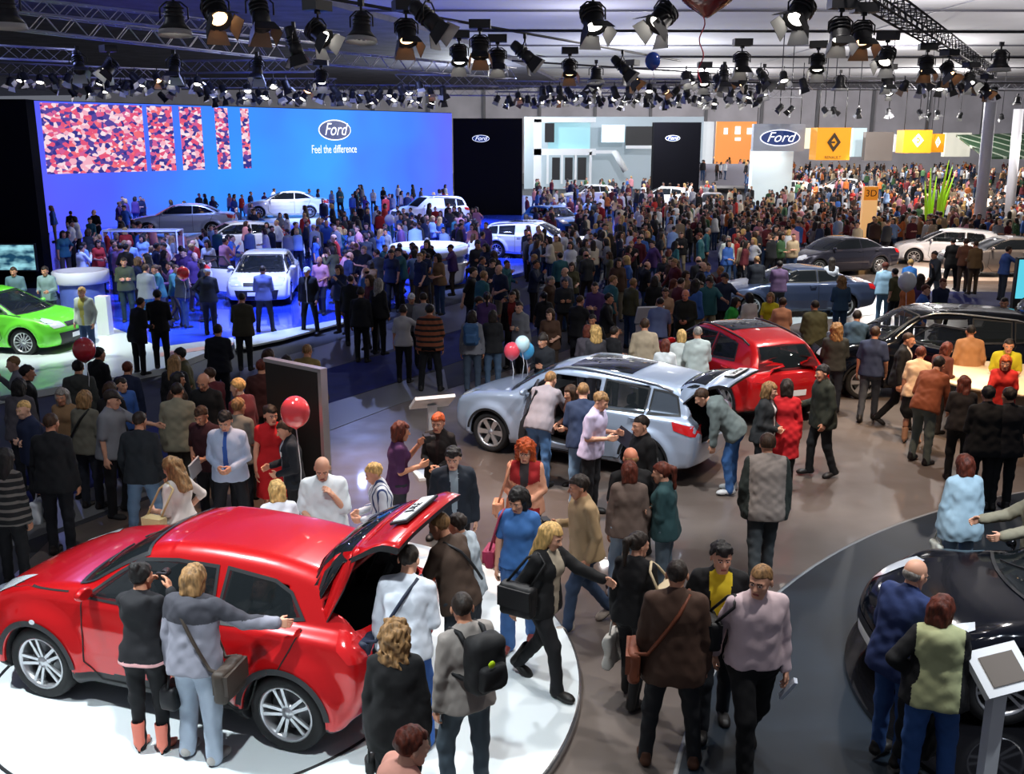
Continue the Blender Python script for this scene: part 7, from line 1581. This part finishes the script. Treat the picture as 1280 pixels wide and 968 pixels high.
# ------------------------------------------------------------------ the crowd behind: individuals, then the far mass
for _n, _r in (('reception_desk', 1.5), ('reed_sculpture', .9), ('column', .5), ('display_tower', 2.6), ('white_pillar', 1.8), ('totem', .5), ('pillar', 1.6), ('round_table', 1.3), ('display_podium', 2.8)):
    for _o in [q for q in COL.objects if q.name.split('.')[0] == _n and q.parent is None]: CARS.append((Matrix.Translation(_o.location).inverted(), _r, _r, 0))
PEOPLE_XY = [(o.location.x, o.location.y) for o in COL.objects if o.get('category') == 'person']
def exc(px, py): return 168 < px < 292 and 250 < py < 283 and (px * 7 + py * 3) % 5 > .8 or 322 < px < 400 and 240 < py < 262 and (px * 7 + py * 3) % 5 > .8
def clear(x, y, d):
    if (B_.x - A_.x) * (y - A_.y) - (B_.y - A_.y) * (x - A_.x) > -25 and x < 0: return False
    for Mi, hl, hw_, cx in CARS:
        q = Mi @ Vector((x, y, 0))
        if abs(q.x - cx) < hl and abs(q.y) < hw_: return False
    for a, b in PEOPLE_XY:
        if (a - x) ** 2 + (b - y) ** 2 < d * d: return False
    return True
# one-mesh figures for the middle distance: 0 skin 1 top 2 trousers 3 hair 4 shoes
def fig_mesh(v, fem, arms, legs, hair, hy, lean, fat, topo):
    A = person_arrays(v, 1.75, fem, fat, lean, arms, legs, hy, 8, hair, topo, {'seed': 3}, 'shoe')
    q = A['body']; pr = [(q[0], q[1], np.where(np.isin(q[2], (1,)), 0, np.where(q[2] == 2, 3, 0)))]
    pr.append((A['top'][0], A['top'][1], np.where(A['top'][2] == 1, 0, 1))); pr.append((A['legs'][0], A['legs'][1], 2)); pr.append((A['hair'][0], A['hair'][1], 3))
    for s in A['shoes']: pr.append((s[0], s[1], 4))
    V, Q, mi = join(pr); V = V + (0, 0, A['dz']); return V, Q, mi
VAR = [(0, ('down', 'down'), 'stand', 'short', 10), (1, ('front', 'front'), 'stand', 'bob', -15), (0, ('cross', 'cross'), 'relax', 'crop', 20), (1, ('down', 'hip'), 'relax2', 'long', 0), (0, ('swf', 'swb'), 'walk', 'short', 0), (1, ('swb', 'swf'), 'step', 'pony', 10),
       (0, ('phone', 'front'), 'stand', 'crop', 0), (0, ('pocket', 'pocket'), 'wide', 'short', -20), (1, ('loose', 'down'), 'stand', 'wavy', 15), (0, ('loose', 'clasp'), 'step2', 'bald', -10), (1, ('phone', 'phone'), 'stand', 'bob', 0), (0, ('down', 'reach'), 'relax', 'hat', 0)]
FIG = []
for k, (fem, ar, le, ha, hy) in enumerate(VAR):
    V, Q, mi = fig_mesh(.02, bool(fem), ar, le, ha, hy, 4, .015 * (k % 3), dict(sleeve=(1, .45)[k % 2], seed=k))
    FIG.append((np_mesh('person', V, Q, [SKIN[0], SKIN[1], SKIN[2], HAIRC['dark'], RUB], mi), fem))
TOPS = dict(black='101014', navy='1a2440', white='d4d6da', grey='7a7c82', red='b02824', blue='3860a8', brown='4c3426', green='3a5c3a', beige='b09c7c', maroon='5a1c24', purple='54386c', olive='4c4a30', pink='d08c94', orange='c06a30', charcoal='2a2c30')
TOPS.update({'pale blue': '8cA8d0', 'teal': '2c6068', 'tan': '8c6c4c', 'cream': 'd8ccb4', 'yellow': 'b09840'})
LEGSC = dict(black='101014', blue='2c4468', grey='484c54', brown='3c3028', beige='8c8068', dark='1a1c24')
LEGN = {'blue': 'blue jeans', 'black': 'black trousers', 'grey': 'grey trousers', 'brown': 'brown trousers', 'beige': 'beige trousers', 'dark': 'dark jeans'}
HRN = ['dark', 'black', 'brown', 'fair', 'blond', 'grey', 'auburn']; HRW = [.28, .22, .22, .12, .08, .04, .04]
HAIRN = dict(dark='dark', black='black', brown='brown', fair='fair', blond='blond', grey='grey', auburn='auburn')
seen = {}
NIND = 0
def fill(n, poly, z0, where, palette, dmin=.42, yaws=None, grp=None):
    """individuals whose heads fall inside a region of the photograph, standing on the floor there"""
    global NIND
    xs = [p[0] for p in poly]; ys = [p[1] for p in poly]; made = tries = 0
    while made < n and tries < n * 60:
        tries += 1; px = rng.uniform(min(xs), max(xs)); py = rng.uniform(min(ys), max(ys))
        ins = False
        for i in range(len(poly)):
            (x1, y1), (x2, y2) = poly[i - 1], poly[i]
            if (y1 > py) != (y2 > py) and px < (x2 - x1) * (py - y1) / (y2 - y1) + x1: ins = not ins
        if not ins or 500 < px < 582 and 316 < py < 364 or 262 < px < 386 and 300 < py < 400 and z0 > 0 or z0 > 0 and exc(px, py): continue
        h = rng.uniform(1.6, 1.86); p = G(px, py, z0 + h)
        if not clear(p.x, p.y, dmin): continue
        k = rng.randint(len(FIG)); me, fem = FIG[k]; ok = False
        for _ in range(40):
            tn = palette[rng.randint(len(palette))]; ln = list(LEGSC)[rng.randint(6)]; hn = HRN[rng.choice(7, p=HRW)]
            who = ('woman' if fem else 'man'); ht = 'cap' if VAR[k][3] == 'hat' else ('bald head' if VAR[k][3] == 'bald' else HAIRN[hn] + ' hair')
            if VAR[k][3] in ('hat', 'bald'): hn = 'dark'
            lab = '%s, %s, %s top, %s, %s' % (who, ht, tn, LEGN[ln], where)
            if lab not in seen: ok = True; break
        if not ok: continue
        seen[lab] = 1; PEOPLE_XY.append((p.x, p.y)); s = h / 1.75
        o = link('person', me, loc=(p.x, p.y, z0), rot=(0, 0, math.radians((rng.choice(yaws) if yaws else rng.uniform(0, 360)) + rng.uniform(-35, 35))), sc=(s,) * 3)
        for i, m_ in enumerate((SKIN[rng.randint(4)], hmat(TOPS[tn], .85), hmat(LEGSC[ln], .85), HAIRC[hn], RUB)):
            o.material_slots[i].link = 'OBJECT'; o.material_slots[i].material = m_
        tag(o, lab, 'person', grp or ('visitors ' + where)); made += 1; NIND += 1
DKP = ['black', 'navy', 'charcoal', 'grey', 'brown', 'maroon', 'olive', 'blue', 'black', 'charcoal', 'tan', 'navy', 'black', 'teal', 'purple']
BLP = ['navy', 'blue', 'pale blue', 'white', 'black', 'purple', 'grey', 'charcoal', 'red', 'pink', 'teal', 'navy']
MIX = ['white', 'red', 'black', 'navy', 'grey', 'beige', 'brown', 'orange', 'pink', 'blue', 'cream', 'green', 'tan', 'maroon', 'charcoal', 'white', 'pale blue']
fill(11, [(0, 440), (160, 440), (250, 420), (330, 440), (330, 480), (0, 500)], 0, 'in the aisle before the white platform', DKP, .5)
fill(28, [(150, 290), (300, 285), (300, 335), (150, 330)], .14, 'left of the white hatchback on stage', BLP, .4)
fill(26, [(64, 248), (150, 250), (200, 290), (140, 330), (70, 300)], .14, 'by the left black wall on stage', BLP, .4)
fill(48, [(385, 290), (490, 280), (560, 300), (600, 290), (640, 330), (540, 360), (480, 350), (400, 330)], .14, 'around the round desk on stage', BLP + DKP, .42)
fill(12, [(560, 352), (660, 340), (760, 350), (760, 392), (660, 385), (590, 380)], 0, 'in the aisle behind the balloon trio', DKP, .5)
fill(44, [(650, 315), (730, 305), (890, 270), (920, 300), (900, 350), (800, 350), (700, 350)], 0, 'left of the blue grey saloon', DKP, .45)
fill(16, [(1110, 258), (1280, 262), (1280, 275), (1110, 275)], 0, 'near the light brown silver saloon', MIX, .45)
fill(5, [(1070, 330), (1140, 335), (1200, 350), (1150, 356)], 0, 'behind the black wagon', DKP + ['orange'], .45)
# the people too far off to count
LOW = []
for k in range(4):
    fem, ar, le, ha, hy = VAR[k]; V, Q, mi = fig_mesh(.074, bool(fem), ar, le, ha, hy, 4, .02, dict(seed=k)); LOW.append((V, Q, mi))
def mass(name, label, n, poly, z0, pal, dmin, seed=5, rows=None, zf=None):
    r = np.random.RandomState(seed); names = sorted(set(pal)); mats = [SKIN[0]] + [hmat(TOPS[t_], .85) for t_ in names] + [HAIRC['dark'], HAIRC['brown'], HAIRC['blond'], hmat('1a1c24', .85), hmat('2c4468', .85)]
    nb = 1 + len(names); xs = [p[0] for p in poly]; ys = [p[1] for p in poly]; Vs, Qs, ms, off, made, tr = [], [], [], 0, 0, 0; pts = {}
    while made < n and tr < n * 30:
        tr += 1; px = r.uniform(min(xs), max(xs)); py = r.uniform(min(ys), max(ys)); ins = False
        for i in range(len(poly)):
            (x1, y1), (x2, y2) = poly[i - 1], poly[i]
            if (y1 > py) != (y2 > py) and px < (x2 - x1) * (py - y1) / (y2 - y1) + x1: ins = not ins
        if not ins or z0 < .2 and exc(px, py): continue
        h = r.uniform(1.58, 1.88); p = G(px, py, z0 + h)
        if p.y > 148: continue
        key = (round(p.x / dmin), round(p.y / dmin))
        if key in pts or not all(not (abs((Mi @ Vector((p.x, p.y, 0))).x - cx) < hl and abs((Mi @ Vector((p.x, p.y, 0))).y) < hw_) for Mi, hl, hw_, cx in CARS): continue
        if (B_.x - A_.x) * (p.y - A_.y) - (B_.y - A_.y) * (p.x - A_.x) > -25 and p.x < -3: continue
        if dmin < 1 and not clear(p.x, p.y, .35): continue
        pts[key] = 1; V, Q, mi = LOW[r.randint(4)]; a = r.uniform(0, 6.28); c_, s_ = math.cos(a), math.sin(a)
        V2 = V * (h / 1.75); V2 = np.stack([V2[:, 0] * c_ - V2[:, 1] * s_ + p.x, V2[:, 0] * s_ + V2[:, 1] * c_ + p.y, V2[:, 2] + z0], 1)
        tm = 1 + names.index(pal[r.randint(len(pal))]); hm_ = nb + r.choice(3, p=(.6, .3, .1)); lm = nb + 3 + r.randint(2); mp = np.array([0, tm, lm, hm_, lm])
        Vs.append(V2); Qs.append(Q + off); ms.append(mp[mi]); off += len(V); made += 1
    o = link(name, np_mesh(name, np.concatenate(Vs), np.concatenate(Qs), mats, np.concatenate(ms))); tag(o, label, 'crowd', kind='stuff'); print(name, made, len(np.concatenate(Vs)))
mass('crowd', 'packed crowd of visitors on the far part of the blue stage below the video wall', 170, [(150, 240), (400, 228), (560, 228), (566, 250), (620, 262), (600, 292), (400, 285), (150, 285)], .14, BLP + ['charcoal', 'navy'], .45, 5)
mass('crowd', 'packed far crowd filling the hall between the black towers', 300, [(656, 222), (830, 218), (940, 232), (950, 280), (890, 272), (740, 300), (656, 300)], 0, MIX + ['black', 'navy', 'charcoal', 'black', 'white'], .5, 6)
mass('crowd', 'packed far crowd on the right side below the hanging signs', 520, [(930, 212), (1290, 208), (1290, 272), (1110, 274), (1010, 278), (990, 296), (900, 300), (940, 240)], 0, MIX + ['black', 'brown', 'charcoal', 'black', 'maroon'], .5, 7)
mass('crowd', 'row of people standing on the grey balcony below the orange facade', 40, [(870, 190), (960, 190), (960, 202), (870, 202)], 1.35, MIX, .45, 8)
mass('crowd', 'far rows of people along the back of the hall under the signs', 220, [(990, 193), (1290, 190), (1290, 212), (930, 216), (990, 204)], 0, MIX + ['black', 'brown', 'white'], .9, 9)
print('individual crowd', NIND); _TP.clear(); LOW.clear()
# ------------------------------------------------------------------ light
def spot(px, py, zt, target, e, size, col=(1, 1, 1), blend=.5, r=.12):
    """a stage lamp hung in the rig"""
    p = G(px, py, zt) if py is not None else Vector(px); d = Vector(target) - p
    l = bpy.data.lights.new('spot', 'SPOT'); l.energy = e; l.spot_size = math.radians(size); l.spot_blend = blend; l.shadow_soft_size = r; l.color = col
    o = bpy.data.objects.new('spot_lamp', l); COL.objects.link(o); o.location = p; o.rotation_euler = d.to_track_quat('-Z', 'Y').to_euler(); return o
def P3(x, y, z): return Vector((x, y, z))
cool = (.88, .96, 1.)
jx, jy = juke.root.location.x, juke.root.location.y
spot(P3(jx - 2.5, jy - 2, 7.2), None, 0, (jx, jy, 0), 3000, 62, cool) if 0 else None
def sp2(p, tgt, e, size, col=(1, 1, 1), blend=.6, r=.12): return spot(p, None, 0, tgt, e, size, col, blend, r)
sp2(P3(jx - 3, jy - 1.5, 7.4), (jx - .8, jy - 1.6, 0), 3300, 58, cool); sp2(P3(jx + 1.5, jy - 4, 7.6), (jx + .6, jy - 1, 0), 1700, 50, cool); sp2(P3(jx + 1, jy + 4.5, 7.4), (jx + .5, jy, .8), 1500, 55, (.95, .97, 1.))
sp2(P3(jx + 5, jy + .5, 7.4), (jx + 3.4, jy - .2, 0), 450, 60, (1, .97, .94))
qx, qy = qas.root.location.x, qas.root.location.y
sp2(P3(qx - 3.5, qy - 3, 7.4), (qx - 1, qy - .8, 0), 1900, 62, cool); sp2(P3(qx + 2, qy - 4, 7.4), (qx + 1, qy, .5), 1900, 60, (.97, .98, 1)); sp2(P3(qx + 5, qy + 3.5, 7.4), (qx + 4, qy + 1.5, .5), 1900, 60)
sp2(P3(.6, 11.2, 7.4), (1.2, 9.5, 0), 900, 75, (1, .95, .9)); sp2(P3(3.4, 6.8, 7.6), (2.6, 9., 0), 800, 70, (1, .97, .95)); sp2(P3(-1.8, 13.6, 7.4), (-1.6, 13, 0), 2300, 56, (1, .6, .4))
sp2(P3(-3.6, 9.5, 7.4), (-4.3, 12.3, .8), 420, 58, (.95, .97, 1)); sp2(P3(4.6, 7.4, 7.4), (5.4, 9, 0), 900, 62, (.75, .88, 1)); sp2(P3(6.8, 6.6, 7.4), (5.8, 8.1, .5), 1200, 60, (.8, .9, 1))
sp2(P3(8, 14.5, 7.4), (8.2, 18, .8), 2200, 50, (1, .72, .45)); sp2(P3(7, 21, 7.4), (6.8, 19.5, .8), 900, 60, (1, .85, .7)); sp2(P3(5.5, 13, 7.4), (6.3, 15, 0), 1500, 60, (1, .74, .55))
gp = G(60, 430, 0); sp2(P3(gp.x, gp.y - 3, 7.4), (gp.x, gp.y, 0), 3400, 58, (.9, 1, .95)); sp2(P3(gp.x + 4, gp.y + 2, 7.4), (gp.x + 3, gp.y, 0), 1700, 58, (.9, .97, 1))
# the blue stand
for px, py, e, s_ in ((330, 395, 4200, 62), (180, 360, 3200, 60), (480, 350, 5200, 62), (600, 320, 4500, 60), (250, 300, 6500, 60), (430, 285, 7000, 62), (140, 290, 4500, 60), (560, 280, 6500, 62)):
    g_ = G(px, py, .14); sp2(P3(g_.x + 1.5, g_.y - 2.5, 7.5), (g_.x, g_.y, 0), e * 1.5, s_, (.25, .36, 1.))
for px, py, e in ((226, 292, 6500), (356, 270, 4200), (345, 375, 2300), (535, 345, 3000), (225, 300, 3600), (360, 280, 4200), (650, 318, 3800), (300, 325, 2000), (105, 385, 900)):
    g_ = G(px, py, .14); sp2(P3(g_.x + .5, g_.y - 3.5, 7.5), (g_.x, g_.y, .7), e, 34, (.85, .9, 1.))
# middle and far
for px, py, e, c_ in ((990, 385, 3800, (.95, 1, 1)), (1080, 350, 3000, (1, .97, .95)), (1200, 345, 4200, (1, .86, .74)), (925, 350, 900, (1, .97, .9)), (720, 285, 3500, (.4, .55, 1)), (850, 262, 9000, (.95, .98, 1)), (940, 258, 8000, (1, .98, .95)), (1180, 275, 9000, (1, .9, .82)), (1090, 265, 6000, (1, .95, .9)), (1250, 280, 6000, (1, .85, .8)), (1000, 255, 9000, (.9, .97, 1))):
    g_ = G(px, py, 0); sp2(P3(g_.x, g_.y - 3, 7.5), (g_.x, g_.y, 0), e, 64, c_)
# added fill: bare point lamps without fixtures, brightening ceiling and crowd
for x, y, e, c_ in ((-13, 26, 420, (.3, .36, 1)), (-6, 38, 800, (.36, .45, 1)), (3, 30, 110, (1, .95, .95)), (12, 28, 600, (1, .93, .88)), (4, 58, 1300, (.9, .9, 1)), (22, 52, 3200, (1, .96, .93)), (36, 60, 3400, (1, .96, .93)), (10, 80, 6500, (.95, .97, 1)), (30, 80, 7000, (1, .96, .93)), (20, 112, 12000, (1, .97, .95)), (45, 110, 9000, (1, .95, .9)), (-4, 98, 8000, (.9, .97, 1)), (-8, 16, 45, (.8, .85, 1)), (5, 17, 160, (1, .95, .92)), (12, 16, 130, (1, .92, .9))):
    l = bpy.data.lights.new('fill_point', 'POINT'); l.energy = e; l.color = c_; l.shadow_soft_size = .15; o = bpy.data.objects.new('fill_lamp', l); COL.objects.link(o); o.location = (x, y, 8.3)
w = bpy.data.worlds.new('hall_air'); scene.world = w; w.use_nodes = True; w.node_tree.nodes['Background'].inputs[0].default_value = (.62, .66, .8, 1); w.node_tree.nodes['Background'].inputs[1].default_value = .22
cam = bpy.data.cameras.new('camera'); co = bpy.data.objects.new('camera', cam); COL.objects.link(co); co.location = (0, 0, CAM_Z); co.rotation_euler = (PI / 2 - TILT, 0, 0)
cam.sensor_width = 36; cam.lens = F_PX / 1280 * 36; cam.clip_end = 500; cam.clip_start = .1; scene.camera = co
vs = scene.view_settings; vs.view_transform = 'Standard'; vs.look = 'None'; vs.exposure = 0.; vs.gamma = 1.; vs.use_curve_mapping = False
scene.cycles.max_bounces = 5; scene.cycles.diffuse_bounces = 2; scene.cycles.glossy_bounces = 3; scene.cycles.transparent_max_bounces = 8; scene.cycles.transmission_bounces = 3; scene.cycles.use_light_tree = True; scene.cycles.sample_clamp_indirect = 6.
scene.cycles.debug_use_compact_bvh = True; scene.cycles.use_denoising = True; scene.cycles.caustics_reflective = False; scene.cycles.caustics_refractive = False
